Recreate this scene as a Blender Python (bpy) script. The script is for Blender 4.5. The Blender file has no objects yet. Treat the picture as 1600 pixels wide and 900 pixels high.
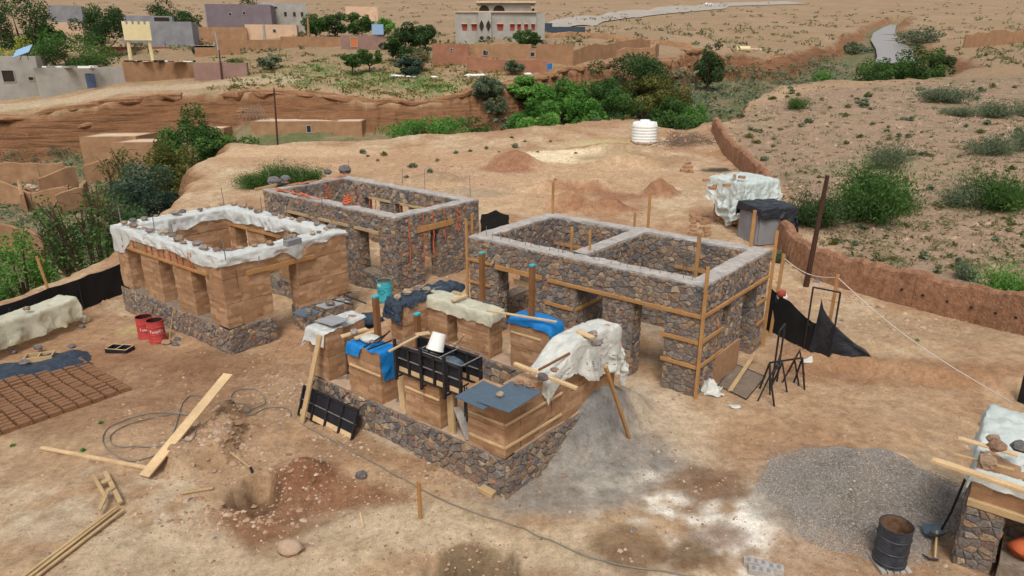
import bpy, math, random
import numpy as np
from mathutils import Vector, noise as mnoise
R = math.radians
random.seed(7)
rng = np.random.default_rng(11)
scene = bpy.context.scene
COL = scene.collection

# ------------------------------------------------------------------ camera, sky, sun, exposure
CAM_H, PITCH, FPX = 10.0, R(19.0), 1067.0
cam_d = bpy.data.cameras.new('camera')
cam_d.sensor_width = 36.0
cam_d.lens = FPX / 1600.0 * 36.0
cam_d.clip_start = 0.1
cam_d.clip_end = 5000
cam = bpy.data.objects.new('camera', cam_d)
cam.location = (0, 0, CAM_H)
cam.rotation_euler = (math.pi / 2 - PITCH, 0, 0)
COL.objects.link(cam)
scene.camera = cam

SUN_EL, SUN_AZ = R(56), R(-174)      # high behind thin overcast, from behind the camera
world = bpy.data.worlds.new('World')
scene.world = world
world.use_nodes = True
wn = world.node_tree.nodes
wl = world.node_tree.links
wn.clear()
sky_n = wn.new('ShaderNodeTexSky')
sky_n.sky_type = 'NISHITA'
sky_n.sun_disc = False
sky_n.sun_elevation = SUN_EL
sky_n.sun_rotation = SUN_AZ
sky_n.air_density = 1.0
sky_n.dust_density = 4.0
sky_n.ozone_density = 1.0
hs = wn.new('ShaderNodeHueSaturation')
hs.inputs['Saturation'].default_value = 0.4
bg = wn.new('ShaderNodeBackground')
bg.inputs['Strength'].default_value = 0.11
wo = wn.new('ShaderNodeOutputWorld')
wl.new(sky_n.outputs[0], hs.inputs['Color'])
wl.new(hs.outputs[0], bg.inputs[0])
wl.new(bg.outputs[0], wo.inputs[0])
sun_d = bpy.data.lights.new('sun', 'SUN')
sun_d.energy = 1.25
sun_d.angle = R(18)
sun_d.color = (1.0, 0.965, 0.92)
sun = bpy.data.objects.new('sun', sun_d)
sdir = Vector((math.sin(SUN_AZ) * math.cos(SUN_EL), math.cos(SUN_AZ) * math.cos(SUN_EL), math.sin(SUN_EL)))
sun.rotation_euler = sdir.to_track_quat('Z', 'Y').to_euler()
sun.location = (0, 0, 60)
COL.objects.link(sun)
scene.view_settings.view_transform = 'Standard'
scene.view_settings.look = 'None'
scene.view_settings.gamma = 1.0
scene.view_settings.exposure = 0.47

# ------------------------------------------------------------------ survey helpers: photograph pixel -> place
CP, SP = math.cos(PITCH), math.sin(PITCH)
def ray(u, v):
    x = (u - 800) / FPX; y = -(v - 450) / FPX
    return np.array([x, CP + y * SP, -SP + y * CP])
def gp(u, v, z=0.0):
    r = ray(u, v); t = (z - CAM_H) / r[2]
    return np.array([r[0] * t, r[1] * t, z])
def gy(u, v, Y):
    r = ray(u, v); t = Y / r[1]
    return np.array([r[0] * t, Y, CAM_H + r[2] * t])
def pj(p):
    dx, dy, dz = p[0], p[1], p[2] - CAM_H
    zc = dy * CP - dz * SP; yc = dy * SP + dz * CP
    return 800 + FPX * dx / zc, 450 - FPX * yc / zc

# ------------------------------------------------------------------ value noise (numpy)
def _h(ix, iy, s):
    n = (ix.astype(np.int64) * 374761393 + iy.astype(np.int64) * 668265263 + s * 974634777) & 0x7fffffff
    n = ((n ^ (n >> 13)) * 1274126177) & 0x7fffffff
    n = n ^ (n >> 16)
    return (n & 0xffff) / 65535.0
def vnoise(x, y, s=0):
    x = np.asarray(x, float); y = np.asarray(y, float)
    ix = np.floor(x); iy = np.floor(y)
    fx = x - ix; fy = y - iy
    fx = fx * fx * (3 - 2 * fx); fy = fy * fy * (3 - 2 * fy)
    a = _h(ix, iy, s); b = _h(ix + 1, iy, s); c = _h(ix, iy + 1, s); d = _h(ix + 1, iy + 1, s)
    return (a * (1 - fx) + b * fx) * (1 - fy) + (c * (1 - fx) + d * fx) * fy
def fbm(x, y, s=0, o=4, g=0.5):
    t = 0; amp = 1; tot = 0
    for i in range(o):
        t = t + amp * vnoise(np.asarray(x) * 2 ** i + 17.3 * i, np.asarray(y) * 2 ** i - 9.1 * i, s + i)
        tot += amp; amp *= g
    return t / tot * 2 - 1
def sstep(a, b, x):
    t = np.clip((x - a) / (b - a), 0, 1)
    return t * t * (3 - 2 * t)

# ------------------------------------------------------------------ mesh helpers
class MB:
    """collects polygons for ONE mesh object"""
    def __init__(s): s.v = []; s.f = []; s.t = []
    def add(s, vs, fs, t=0.5):
        o = len(s.v); s.v += [tuple(map(float, p)) for p in vs]
        for f in fs: s.f.append(tuple(i + o for i in f)); s.t.append(t)
    def obox(s, c, ax, ay, az, t=0.5):
        c, ax, ay, az = map(np.asarray, (c, ax, ay, az))
        P = [c + i * ax + j * ay + k * az for k in (-1, 1) for j in (-1, 1) for i in (-1, 1)]
        s.add(P, [(0, 2, 3, 1), (4, 5, 7, 6), (0, 1, 5, 4), (2, 6, 7, 3), (0, 4, 6, 2), (1, 3, 7, 5)], t)
    def bar(s, p, q, w, h, up=(0, 0, 1), t=0.5):
        p = np.array(p, float); q = np.array(q, float); d = q - p; L = np.linalg.norm(d); d = d / L
        up = np.array(up, float)
        if abs(d @ up) > 0.98: up = np.array([0.64, 0.77, 0.0])
        a = np.cross(d, up); a /= np.linalg.norm(a); b = np.cross(a, d)
        W, H, c = w / 2, h / 2, min(w, h) * 0.10
        prof = [(-W + c, -H), (W - c, -H), (W, -H + c), (W, H - c), (W - c, H), (-W + c, H), (-W, H - c), (-W, -H + c)]
        P = [p + a * x + b * y for x, y in prof] + [q + a * x + b * y for x, y in prof]
        F = [tuple(range(7, -1, -1)), tuple(range(8, 16))] + [(i, (i + 1) % 8, 8 + (i + 1) % 8, 8 + i) for i in range(8)]
        s.add(P, F, t)
    def tube(s, pts, r, n=6, cap=True, t=0.5):
        pts = [np.array(p, float) for p in pts]
        rs = r if hasattr(r, '__len__') else [r] * len(pts)
        rings = []; a = None
        for i, p in enumerate(pts):
            d = pts[min(i + 1, len(pts) - 1)] - pts[max(i - 1, 0)]; d = d / (np.linalg.norm(d) + 1e-9)
            if a is None:
                a = np.cross(d, [0, 0, 1.0])
                if np.linalg.norm(a) < 0.1: a = np.cross(d, [1.0, 0, 0])
            a = a - d * (a @ d); a /= np.linalg.norm(a) + 1e-9; b = np.cross(d, a)
            rings.append([p + rs[i] * (math.cos(k * 2 * math.pi / n) * a + math.sin(k * 2 * math.pi / n) * b) for k in range(n)])
        P = [x for rg in rings for x in rg]
        F = [(i * n + k, i * n + (k + 1) % n, (i + 1) * n + (k + 1) % n, (i + 1) * n + k) for i in range(len(pts) - 1) for k in range(n)]
        if cap: F += [tuple(range(n - 1, -1, -1)), tuple(range((len(pts) - 1) * n, len(pts) * n))]
        s.add(P, F, t)
    def lathe(s, prof, c=(0, 0, 0), n=24, t=0.5):
        c = np.array(c, float)
        P = [c + [r * math.cos(k * 2 * math.pi / n), r * math.sin(k * 2 * math.pi / n), z] for r, z in prof for k in range(n)]
        F = [(i * n + k, i * n + (k + 1) % n, (i + 1) * n + (k + 1) % n, (i + 1) * n + k) for i in range(len(prof) - 1) for k in range(n)]
        s.add(P, F, t)
    def grid(s, A, t=0.5, closed=False):
        A = np.asarray(A, float); a, b, _ = A.shape
        F = [(i * b + j, i * b + j + 1, ((i + 1) % a) * b + j + 1, ((i + 1) % a) * b + j) for i in range(a if closed else a - 1) for j in range(b - 1)]
        s.add(A.reshape(-1, 3), F, t)
    def rock(s, c, r, seed=0, flat=0.7, t=0.5, jag=0.35):
        rd = random.Random(seed)
        c = np.array(c, float); P = []; F = []
        n, m = 7, 4
        P.append(c + np.array([0, 0, r * flat]))
        for i in range(1, m):
            th = math.pi * i / m
            for k in range(n):
                ph = 2 * math.pi * (k + 0.5 * (i % 2)) / n
                q = r * (1 - jag / 2 + jag * rd.random())
                P.append(c + np.array([q * math.sin(th) * math.cos(ph) * 1.15, q * math.sin(th) * math.sin(ph) * 0.9, q * math.cos(th) * flat]))
        P.append(c - np.array([0, 0, r * flat * 0.8]))
        F += [(0, 1 + k, 1 + (k + 1) % n) for k in range(n)]
        for i in range(m - 2):
            for k in range(n):
                a, b = 1 + i * n + k, 1 + i * n + (k + 1) % n
                F.append((a, a + n, b + n, b))
        L = len(P) - 1; o = 1 + (m - 2) * n
        F += [(L, o + (k + 1) % n, o + k) for k in range(n)]
        s.add(P, F, t)
    def mesh(s, name, m, org=(0, 0, 0), smooth=False, tint=False):
        me = bpy.data.meshes.new(name)
        V = np.asarray(s.v, float) - np.asarray(org, float)
        me.from_pydata(V.tolist(), [], s.f)
        if tint:
            at = me.attributes.new('tint', 'FLOAT', 'FACE'); at.data.foreach_set('value', np.array(s.t, np.float32))
        if smooth: me.polygons.foreach_set('use_smooth', [True] * len(s.f))
        if m: me.materials.append(m)
        me.update()
        return me

def wloc(o):
    l = Vector(o.location)
    while o.parent: o = o.parent; l += o.location
    return l
def link(name, me, parent=None, loc=(0, 0, 0)):
    o = bpy.data.objects.new(name, me); COL.objects.link(o); o.location = loc
    if parent: o.parent = parent
    return o
def part(name, mb, m, parent, label=None, kind=None, smooth=False, tint=False):
    """mb in world coordinates -> a mesh child of parent (parents are unrotated)"""
    o = link(name, mb.mesh(name, m, wloc(parent), smooth, tint), parent)
    if label: o['label'] = label
    if kind: o['kind'] = kind
    return o
def tag(o, label, cat, group=None):
    o['label'] = label; o['category'] = cat; o['kind'] = 'thing'
    if group: o['group'] = group
    return o
def thing(name, label, cat, loc, group=None):
    o = bpy.data.objects.new(name, None); COL.objects.link(o); o.location = tuple(map(float, loc)); o.empty_display_size = 0.2
    return tag(o, label, cat, group)
def solo(name, mb, m, label, cat, loc, group=None, smooth=False, tint=False):
    o = link(name, mb.mesh(name, m, loc, smooth, tint), None, tuple(map(float, loc)))
    return tag(o, label, cat, group)
def structure(name, me):
    o = link(name, me); o['kind'] = 'structure'; return o

# ------------------------------------------------------------------ materials
def srgb(r, g, b):
    f = lambda c: (c / 255 / 12.92) if c / 255 <= 0.04045 else ((c / 255 + 0.055) / 1.055) ** 2.4
    return (f(r), f(g), f(b), 1)
class Mat:
    def __init__(s, name, rough=0.9):
        s.m = bpy.data.materials.new(name); s.m.use_nodes = True
        s.n = s.m.node_tree.nodes; s.l = s.m.node_tree.links
        s.b = s.n['Principled BSDF']; s.b.inputs['Roughness'].default_value = rough
        s.b.inputs['Specular IOR Level'].default_value = 0.25
        s.tc = s.n.new('ShaderNodeTexCoord')
    def noise(s, scale, detail=5, rough=0.6, vec=None, dist=0.0):
        n = s.n.new('ShaderNodeTexNoise'); n.inputs['Scale'].default_value = scale
        n.inputs['Detail'].default_value = detail; n.inputs['Roughness'].default_value = rough
        n.inputs['Distortion'].default_value = dist
        s.l.new(vec or s.tc.outputs['Object'], n.inputs['Vector']); return n.outputs['Fac']
    def mapping(s, sc, rot=(0, 0, 0)):
        n = s.n.new('ShaderNodeMapping'); n.inputs['Scale'].default_value = sc; n.inputs['Rotation'].default_value = rot
        s.l.new(s.tc.outputs['Object'], n.inputs['Vector']); return n.outputs[0]
    def ramp(s, fac, stops, const=False):
        n = s.n.new('ShaderNodeValToRGB'); e = n.color_ramp.elements
        while len(e) < len(stops): e.new(0.5)
        for i, (p, c) in enumerate(stops): e[i].position = p; e[i].color = c
        if const: n.color_ramp.interpolation = 'CONSTANT'
        s.l.new(fac, n.inputs[0]); return n.outputs[0]
    def attr(s, name):
        n = s.n.new('ShaderNodeAttribute'); n.attribute_name = name; return n
    def mix(s, fac, a, b, mode='MIX'):
        n = s.n.new('ShaderNodeMix'); n.data_type = 'RGBA'; n.blend_type = mode
        for val, idx in ((fac, 0), (a, 6), (b, 7)):
            if isinstance(val, (int, float)): n.inputs[idx].default_value = val
            elif isinstance(val, tuple): n.inputs[idx].default_value = val
            else: s.l.new(val, n.inputs[idx])
        return n.outputs[2]
    def math(s, op, a, b=0.5):
        n = s.n.new('ShaderNodeMath'); n.operation = op
        for i, val in enumerate((a, b)):
            if isinstance(val, (int, float)): n.inputs[i].default_value = val
            else: s.l.new(val, n.inputs[i])
        return n.outputs[0]
    def base(s, c):
        if isinstance(c, tuple): s.b.inputs['Base Color'].default_value = c
        else: s.l.new(c, s.b.inputs['Base Color'])
    def bump(s, h, strength=0.4, dist=0.02):
        n = s.n.new('ShaderNodeBump'); n.inputs['Strength'].default_value = strength; n.inputs['Distance'].default_value = dist
        s.l.new(h, n.inputs['Height']); s.l.new(n.outputs[0], s.b.inputs['Normal'])
    def translucent(s, c, fac):
        t = s.n.new('ShaderNodeBsdfTranslucent'); t.inputs[0].default_value = c
        mx = s.n.new('ShaderNodeMixShader'); mx.inputs[0].default_value = fac
        out = s.n['Material Output']
        s.l.new(s.b.outputs[0], mx.inputs[1]); s.l.new(t.outputs[0], mx.inputs[2]); s.l.new(mx.outputs[0], out.inputs[0])
def simple(name, c1, c2, scale=6, rough=0.9, bump=0.3, bscale=None, stretch=None, dist=0.01, spec=None, metal=0):
    m = Mat(name, rough)
    vec = m.mapping(stretch) if stretch else None
    f = m.noise(scale, 6, 0.65, vec)
    m.base(m.ramp(f, [(0.3, c1), (0.7, c2)]))
    if bump: m.bump(m.noise(bscale or scale * 4, 5, 0.6, vec), bump, dist)
    if spec is not None: m.b.inputs['Specular IOR Level'].default_value = spec
    m.b.inputs['Metallic'].default_value = metal
    return m.m
M = {}
def build_materials():
    # terrain
    m = Mat('soil', 0.95)
    a = m.attr('col').outputs['Color']
    n1 = m.noise(0.9, 8, 0.7); n2 = m.noise(7, 7, 0.8); n3 = m.noise(45, 4, 0.75); n5 = m.noise(2.6, 6, 0.75)
    rk = m.attr('rock').outputs['Fac']
    st = m.noise(1.0, 7, 0.72, m.mapping((0.16, 0.16, 2.6)), 0.4)
    c = m.mix(1.0, a, m.ramp(n1, [(0.3, (0.86, 0.83, 0.80, 1)), (0.7, (1.12, 1.12, 1.12, 1))]), 'MULTIPLY')
    c = m.mix(1.0, c, m.ramp(n5, [(0.3, (0.70, 0.66, 0.62, 1)), (0.5, (1, 1, 1, 1)), (0.72, (1.26, 1.26, 1.26, 1))]), 'MULTIPLY')
    c = m.mix(1.0, c, m.ramp(n2, [(0.28, (0.66, 0.63, 0.60, 1)), (0.5, (1, 1, 1, 1)), (0.76, (1.30, 1.30, 1.30, 1))]), 'MULTIPLY')
    c = m.mix(1.0, c, m.ramp(n3, [(0.3, (0.74, 0.73, 0.72, 1)), (0.7, (1.24, 1.24, 1.24, 1))]), 'MULTIPLY')
    rc = m.ramp(st, [(0.30, srgb(78, 54, 38)), (0.42, srgb(122, 84, 56)), (0.52, srgb(152, 108, 74)), (0.60, srgb(128, 88, 60)), (0.70, srgb(166, 126, 90))])
    rc = m.mix(1.0, rc, m.ramp(n2, [(0.3, (0.7, 0.7, 0.7, 1)), (0.7, (1.2, 1.2, 1.2, 1))]), 'MULTIPLY')
    m.base(m.mix(m.math('MULTIPLY', rk, 0.9), c, rc))
    hgt = m.math('ADD', m.math('ADD', m.math('MULTIPLY', n2, 1.0), m.math('MULTIPLY', n3, 0.5)), m.math('MULTIPLY', m.math('MULTIPLY', st, rk), 14.0))
    m.bump(hgt, 0.8, 0.07)
    M['soil'] = m.m
    # stone
    m = Mat('fieldstone', 0.85)
    t = m.attr('tint').outputs['Fac']
    pal = [(0.0, srgb(106, 104, 104)), (0.13, srgb(132, 126, 120)), (0.26, srgb(146, 128, 110)), (0.40, srgb(122, 112, 106)), (0.50, srgb(164, 140, 114)),
           (0.60, srgb(132, 114, 102)), (0.70, srgb(150, 140, 128)), (0.80, srgb(154, 122, 100)), (0.88, srgb(114, 112, 114)), (0.95, srgb(178, 160, 136))]
    c = m.ramp(t, pal, True)
    n1 = m.noise(6, 8, 0.75); n2 = m.noise(26, 5, 0.75); n4 = m.noise(1.2, 4, 0.6)
    c = m.mix(1.0, c, m.ramp(n1, [(0.30, (0.45, 0.45, 0.48, 1)), (0.5, (1, 0.98, 0.96, 1)), (0.72, (1.6, 1.5, 1.38, 1))]), 'MULTIPLY')
    c = m.mix(1.0, c, m.ramp(n2, [(0.30, (0.5, 0.5, 0.52, 1)), (0.5, (1, 1, 1, 1)), (0.72, (1.45, 1.42, 1.36, 1))]), 'MULTIPLY')
    c = m.mix(m.ramp(n4, [(0.45, (0, 0, 0, 1)), (0.7, (0.55, 0.55, 0.55, 1))]), c, srgb(146, 126, 108))
    m.base(c); m.bump(m.math('ADD', n1, n2), 0.9, 0.04)
    M['stone'] = m.m
    M['mortar'] = simple('mortar', srgb(104, 92, 80), srgb(152, 136, 118), 6, 0.95, 0.9, 30, dist=0.03)
    M['sill'] = simple('dusty_sill', srgb(158, 134, 112), srgb(190, 164, 138), 4, 0.95, 0.5, 20, dist=0.02)
    M['cement'] = simple('cement_cap', srgb(144, 138, 130), srgb(186, 179, 170), 4, 0.9, 0.6, 22, dist=0.02)
    # rammed earth: horizontal tamped layers
    m = Mat('rammed_earth', 0.95)
    nw = m.noise(1.1, 4, 0.6); fine = m.noise(22, 6, 0.8)
    sx = m.n.new('ShaderNodeSeparateXYZ'); m.l.new(m.tc.outputs['Object'], sx.inputs[0])
    zz = m.math('ADD', sx.outputs[2], m.math('MULTIPLY', m.noise(5, 3, 0.6), 0.06))
    zl = m.math('FLOOR', m.math('DIVIDE', zz, 0.115)); fr = m.math('FRACT', m.math('DIVIDE', zz, 0.115))
    cb = m.n.new('ShaderNodeCombineXYZ'); m.l.new(m.math('MULTIPLY', sx.outputs[0], 0.8), cb.inputs[0]); m.l.new(m.math('MULTIPLY', sx.outputs[1], 0.8), cb.inputs[1]); m.l.new(m.math('MULTIPLY', zl, 7.31), cb.inputs[2])
    lay = m.noise(1.0, 2, 0.7, cb.outputs[0])
    c = m.ramp(lay, [(0.30, srgb(148, 113, 83)), (0.44, srgb(160, 124, 92)), (0.56, srgb(166, 130, 97)), (0.70, srgb(174, 138, 104))])
    cb2 = m.n.new('ShaderNodeCombineXYZ'); zl2 = m.math('FLOOR', m.math('DIVIDE', zz, 0.125))
    m.l.new(m.math('MULTIPLY', sx.outputs[0], 1.25), cb2.inputs[0]); m.l.new(m.math('MULTIPLY', sx.outputs[1], 1.25), cb2.inputs[1]); m.l.new(m.math('MULTIPLY', zl2, 5.17), cb2.inputs[2])
    pa = m.math('MULTIPLY', m.noise(1.0, 1, 0.5, cb2.outputs[0]), m.math('ADD', m.noise(0.9, 1, 0.5), 0.5))
    c = m.mix(m.ramp(pa, [(0.53, (0, 0, 0, 1)), (0.555, (0.7, 0.7, 0.7, 1))]), c, srgb(190, 155, 121))
    c = m.mix(m.ramp(fr, [(0.0, (0.14, 0.14, 0.14, 1)), (0.14, (0, 0, 0, 1))]), c, srgb(150, 114, 88))
    bl = m.noise(3.2, 6, 0.75); pit = m.noise(11, 3, 0.6)
    c = m.mix(1.0, c, m.ramp(nw, [(0.3, (0.88, 0.86, 0.84, 1)), (0.7, (1.12, 1.12, 1.12, 1))]), 'MULTIPLY')
    c = m.mix(1.0, c, m.ramp(bl, [(0.3, (0.82, 0.80, 0.78, 1)), (0.5, (1, 1, 1, 1)), (0.7, (1.16, 1.16, 1.15, 1))]), 'MULTIPLY')
    c = m.mix(1.0, c, m.ramp(pit, [(0.27, (0.6, 0.58, 0.55, 1)), (0.34, (1, 1, 1, 1))]), 'MULTIPLY')
    c = m.mix(1.0, c, m.ramp(fine, [(0.25, (0.80, 0.79, 0.78, 1)), (0.6, (1.08, 1.08, 1.08, 1))]), 'MULTIPLY')
    m.base(c); m.bump(m.math('ADD', m.math('MULTIPLY', lay, 0.6), m.math('ADD', fine, bl)), 0.8, 0.03)
    M['rammed'] = m.m
    M['earthwall'] = simple('earth_wall', srgb(126, 90, 66), srgb(170, 128, 98), 4, 0.95, 1.0, 12, dist=0.08)
    M['adobe'] = simple('adobe_wall', srgb(140, 106, 78), srgb(172, 136, 102), 0.8, 0.95, 0.7, 5, dist=0.06)
    M['adobe_red'] = simple('red_adobe_wall', srgb(136, 94, 72), srgb(162, 116, 90), 0.8, 0.95, 0.7, 5, dist=0.06)
    M['ochre'] = simple('ochre_wall', srgb(136, 104, 76), srgb(162, 126, 94), 0.8, 0.95, 0.5, 5, dist=0.05)
    M['peach'] = simple('peach_render', srgb(190, 158, 130), srgb(208, 178, 150), 0.6, 0.9, 0.2, 5)
    M['cream'] = simple('cream_paint', srgb(206, 190, 144), srgb(222, 206, 164), 0.6, 0.8, 0.1, 5)
    M['concrete'] = simple('grey_render', srgb(142, 138, 130), srgb(170, 166, 156), 0.5, 0.9, 0.3, 5)
    M['concrete_dark'] = simple('block_grey', srgb(118, 118, 120), srgb(146, 146, 146), 0.6, 0.9, 0.3, 5)
    M['mauve'] = simple('mauve_render', srgb(108, 98, 104), srgb(124, 112, 116), 0.5, 0.9, 0.1, 5)
    M['plum'] = simple('plum_wall', srgb(128, 102, 92), srgb(148, 120, 108), 0.6, 0.9, 0.2, 5)
    M['roofclay'] = simple('pale_mud_roof', srgb(186, 160, 132), srgb(208, 186, 160), 0.7, 0.95, 0.3, 5)
    M['redpaint'] = simple('red_paint', srgb(150, 62, 48), srgb(160, 74, 58), 2, 0.7, 0.0)
    M['redwall'] = simple('brick_red_wall', srgb(142, 78, 58), srgb(152, 88, 66), 0.8, 0.9, 0.2, 5)
    M['opening_shade'] = simple('painted_shade', srgb(46, 40, 36), srgb(58, 50, 44), 2, 0.95, 0.0)  # flat dark colour standing in for the shade inside openings
    M['bluedoor'] = simple('blue_door', srgb(78, 92, 120), srgb(90, 104, 132), 4, 0.6, 0.0)
    M['orangedoor'] = simple('orange_door', srgb(186, 104, 54), srgb(196, 116, 64), 4, 0.6, 0.0)
    M['white'] = simple('white_paint', srgb(222, 220, 212), srgb(234, 232, 226), 3, 0.6, 0.0)
    M['lightblue'] = simple('light_blue_sheet', srgb(128, 160, 190), srgb(140, 170, 198), 3, 0.5, 0.0)
    # timber
    def wood(n, a, b):
        m = Mat(n, 0.75)
        f = m.noise(3, 6, 0.7, m.mapping((6, 6, 6)), 1.2); g = m.noise(1.6, 3, 0.5)
        m.base(m.mix(1.0, m.ramp(f, [(0.3, a), (0.7, b)]), m.ramp(g, [(0.3, (0.82, 0.8, 0.78, 1)), (0.7, (1.12, 1.1, 1.08, 1))]), 'MULTIPLY'))
        m.bump(f, 0.3, 0.006); return m.m
    M['pine'] = wood('pine', srgb(186, 158, 118), srgb(216, 188, 146))
    M['timber'] = wood('site_timber', srgb(152, 112, 68), srgb(190, 146, 94))
    M['oldwood'] = wood('weathered_wood', srgb(168, 142, 104), srgb(196, 170, 128))
    M['darkpole'] = wood('dark_pole', srgb(58, 40, 32), srgb(82, 58, 46))
    M['brownwood'] = wood('brown_wood', srgb(118, 80, 48), srgb(140, 98, 62))
    # sheets
    def sheet(n, c, tr, fac, rough, wr=0.35, clear=0.0):
        m = Mat(n, rough)
        f = m.noise(5, 6, 0.6); m.base(m.mix(1.0, c, m.ramp(f, [(0.3, (0.86, 0.86, 0.86, 1)), (0.7, (1.08, 1.08, 1.08, 1))]), 'MULTIPLY'))
        r1 = m.noise(4.5, 4, 0.6, None, 2.0); rid = m.math('ABSOLUTE', m.math('SUBTRACT', r1, 0.5))
        m.bump(m.math('MULTIPLY', rid, 6.0), wr, 0.06)
        m.b.inputs['Specular IOR Level'].default_value = 0.4
        if fac: m.translucent(tr, fac)
        if clear:
            out = m.n['Material Output']; src = out.inputs[0].links[0].from_socket
            tp = m.n.new('ShaderNodeBsdfTransparent'); mx = m.n.new('ShaderNodeMixShader'); mx.inputs[0].default_value = clear
            m.l.new(src, mx.inputs[1]); m.l.new(tp.outputs[0], mx.inputs[2]); m.l.new(mx.outputs[0], out.inputs[0])
        return m.m
    M['plastic'] = sheet('milky_plastic', srgb(234, 240, 236), srgb(222, 222, 206), 0.16, 0.3, 0.35, 0.22)
    M['plastic_y'] = sheet('yellowed_plastic', srgb(222, 220, 194), srgb(206, 200, 164), 0.14, 0.36, 0.35, 0.15)
    M['plastic_b'] = sheet('pale_plastic', srgb(224, 236, 230), srgb(200, 214, 206), 0.15, 0.3, 0.35, 0.2)
    M['sack'] = sheet('woven_white_sack', srgb(224, 224, 214), srgb(210, 208, 196), 0.15, 0.7, 0.5)
    M['bluetarp'] = sheet('blue_tarp', srgb(20, 132, 206), srgb(20, 110, 180), 0.15, 0.45)
    M['darktarp'] = sheet('dark_blue_tarp', srgb(52, 66, 80), None, 0, 0.33, 0.6)
    M['blacktarp'] = sheet('black_tarp', srgb(36, 40, 46), None, 0, 0.35)
    M['net'] = sheet('black_net', srgb(22, 22, 24), None, 0, 0.8, 0.2)
    M['greysheet'] = sheet('grey_blue_board', srgb(84, 100, 112), None, 0, 0.5, 0.1)
    M['greyboard'] = sheet('pale_grey_board', srgb(150, 150, 150), None, 0, 0.5, 0.1)
    M['steel'] = simple('dark_steel', srgb(36, 36, 38), srgb(60, 58, 58), 8, 0.55, 0.1, metal=0.3)
    M['rebar'] = simple('rebar', srgb(120, 116, 112), srgb(146, 140, 134), 8, 0.6, 0.0, metal=0.3)
    M['blackpanel'] = simple('black_panel', srgb(26, 26, 30), srgb(44, 44, 50), 5, 0.55, 0.1)
    M['orange'] = simple('orange_strap', srgb(186, 92, 56), srgb(208, 110, 70), 5, 0.7, 0.0)
    M['tealpaint'] = simple('teal_drum', srgb(48, 158, 170), srgb(62, 176, 186), 4, 0.45, 0.05, 10, spec=0.5)
    M['reddrum'] = simple('faded_red_drum', srgb(170, 52, 52), srgb(194, 84, 80), 3, 0.55, 0.1, 10, spec=0.4)
    M['blackdrum'] = simple('scuffed_black_drum', srgb(30, 34, 42), srgb(66, 72, 80), 6, 0.5, 0.1, 10, spec=0.4)
    M['rust'] = simple('rusty_inside', srgb(84, 60, 46), srgb(140, 108, 82), 7, 0.9, 0.2)
    M['darkrust'] = simple('dark_inside', srgb(34, 24, 20), srgb(56, 38, 32), 7, 0.9, 0.2)
    M['tank'] = simple('white_tank', srgb(222, 222, 216), srgb(236, 236, 230), 1, 0.45, 0.0, spec=0.4)
    M['green'] = simple('green_crate', srgb(24, 84, 50), srgb(34, 100, 62), 5, 0.5, 0.0)
    M['redbrick'] = simple('mud_brick', srgb(112, 80, 56), srgb(146, 108, 78), 5, 0.95, 0.8, 26, dist=0.02)
    M['tanbrick'] = simple('tan_brick', srgb(152, 114, 84), srgb(180, 142, 108), 5, 0.95, 0.6, 26, dist=0.02)
    M['hose'] = simple('grey_hose', srgb(112, 108, 98), srgb(136, 132, 120), 3, 0.7, 0.0)
    M['rope'] = simple('pale_rope', srgb(196, 190, 178), srgb(212, 206, 196), 3, 0.8, 0.0)
    M['water'] = simple('muddy_water', srgb(128, 120, 112), srgb(154, 146, 136), 0.35, 0.3, 0.8, 1.2, spec=0.5, dist=0.2)
    M['gravel'] = None
    m = Mat('loose_stone', 0.9)
    t = m.attr('tint').outputs['Fac']
    m.base(m.ramp(t, [(0.0, srgb(120, 92, 70)), (0.3, srgb(150, 118, 92)), (0.6, srgb(170, 142, 116)), (0.9, srgb(188, 166, 142)), (1.0, srgb(112, 108, 108))]))
    m.bump(m.noise(30), 0.4, 0.01); M['pebble'] = m.m
    m = Mat('grey_gravel', 0.9)
    t = m.attr('tint').outputs['Fac']
    m.base(m.ramp(t, [(0.0, srgb(100, 95, 90)), (0.5, srgb(133, 126, 118)), (1.0, srgb(168, 160, 150))])); M['gravel'] = m.m
    def leaf(n, a, b, c):
        m = Mat(n, 0.7); t = m.attr('tint').outputs['Fac']
        m.base(m.ramp(t, [(0.0, a), (0.55, b), (1.0, c)])); m.translucent(b, 0.25); return m.m
    M['leaf_dark'] = leaf('dark_foliage', srgb(38, 58, 30), srgb(58, 84, 42), srgb(88, 112, 60))
    M['leaf_green'] = leaf('green_foliage', srgb(46, 72, 32), srgb(70, 104, 46), srgb(104, 138, 66))
    M['leaf_bright'] = leaf('bright_foliage', srgb(60, 100, 42), srgb(94, 142, 58), srgb(132, 176, 84))
    M['leaf_olive'] = leaf('olive_foliage', srgb(74, 78, 36), srgb(106, 108, 52), srgb(138, 138, 74))
    M['leaf_grey'] = leaf('grey_green_foliage', srgb(76, 88, 64), srgb(104, 118, 88), srgb(140, 150, 118))
    M['leaf_blue'] = leaf('blue_green_foliage', srgb(48, 70, 56), srgb(70, 94, 76), srgb(98, 120, 98))
    M['leaf_lime'] = leaf('lime_foliage', srgb(128, 142, 44), srgb(160, 170, 60), srgb(186, 194, 84))
    M['leaf_dry'] = leaf('dry_tuft', srgb(92, 96, 62), srgb(122, 120, 84), srgb(158, 148, 112))
    M['bark'] = simple('bark', srgb(70, 56, 46), srgb(98, 80, 64), 6, 0.95, 0.5)
    M['twig'] = simple('grey_twig', srgb(104, 92, 80), srgb(128, 114, 100), 6, 0.95, 0.2)
build_materials()
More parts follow.
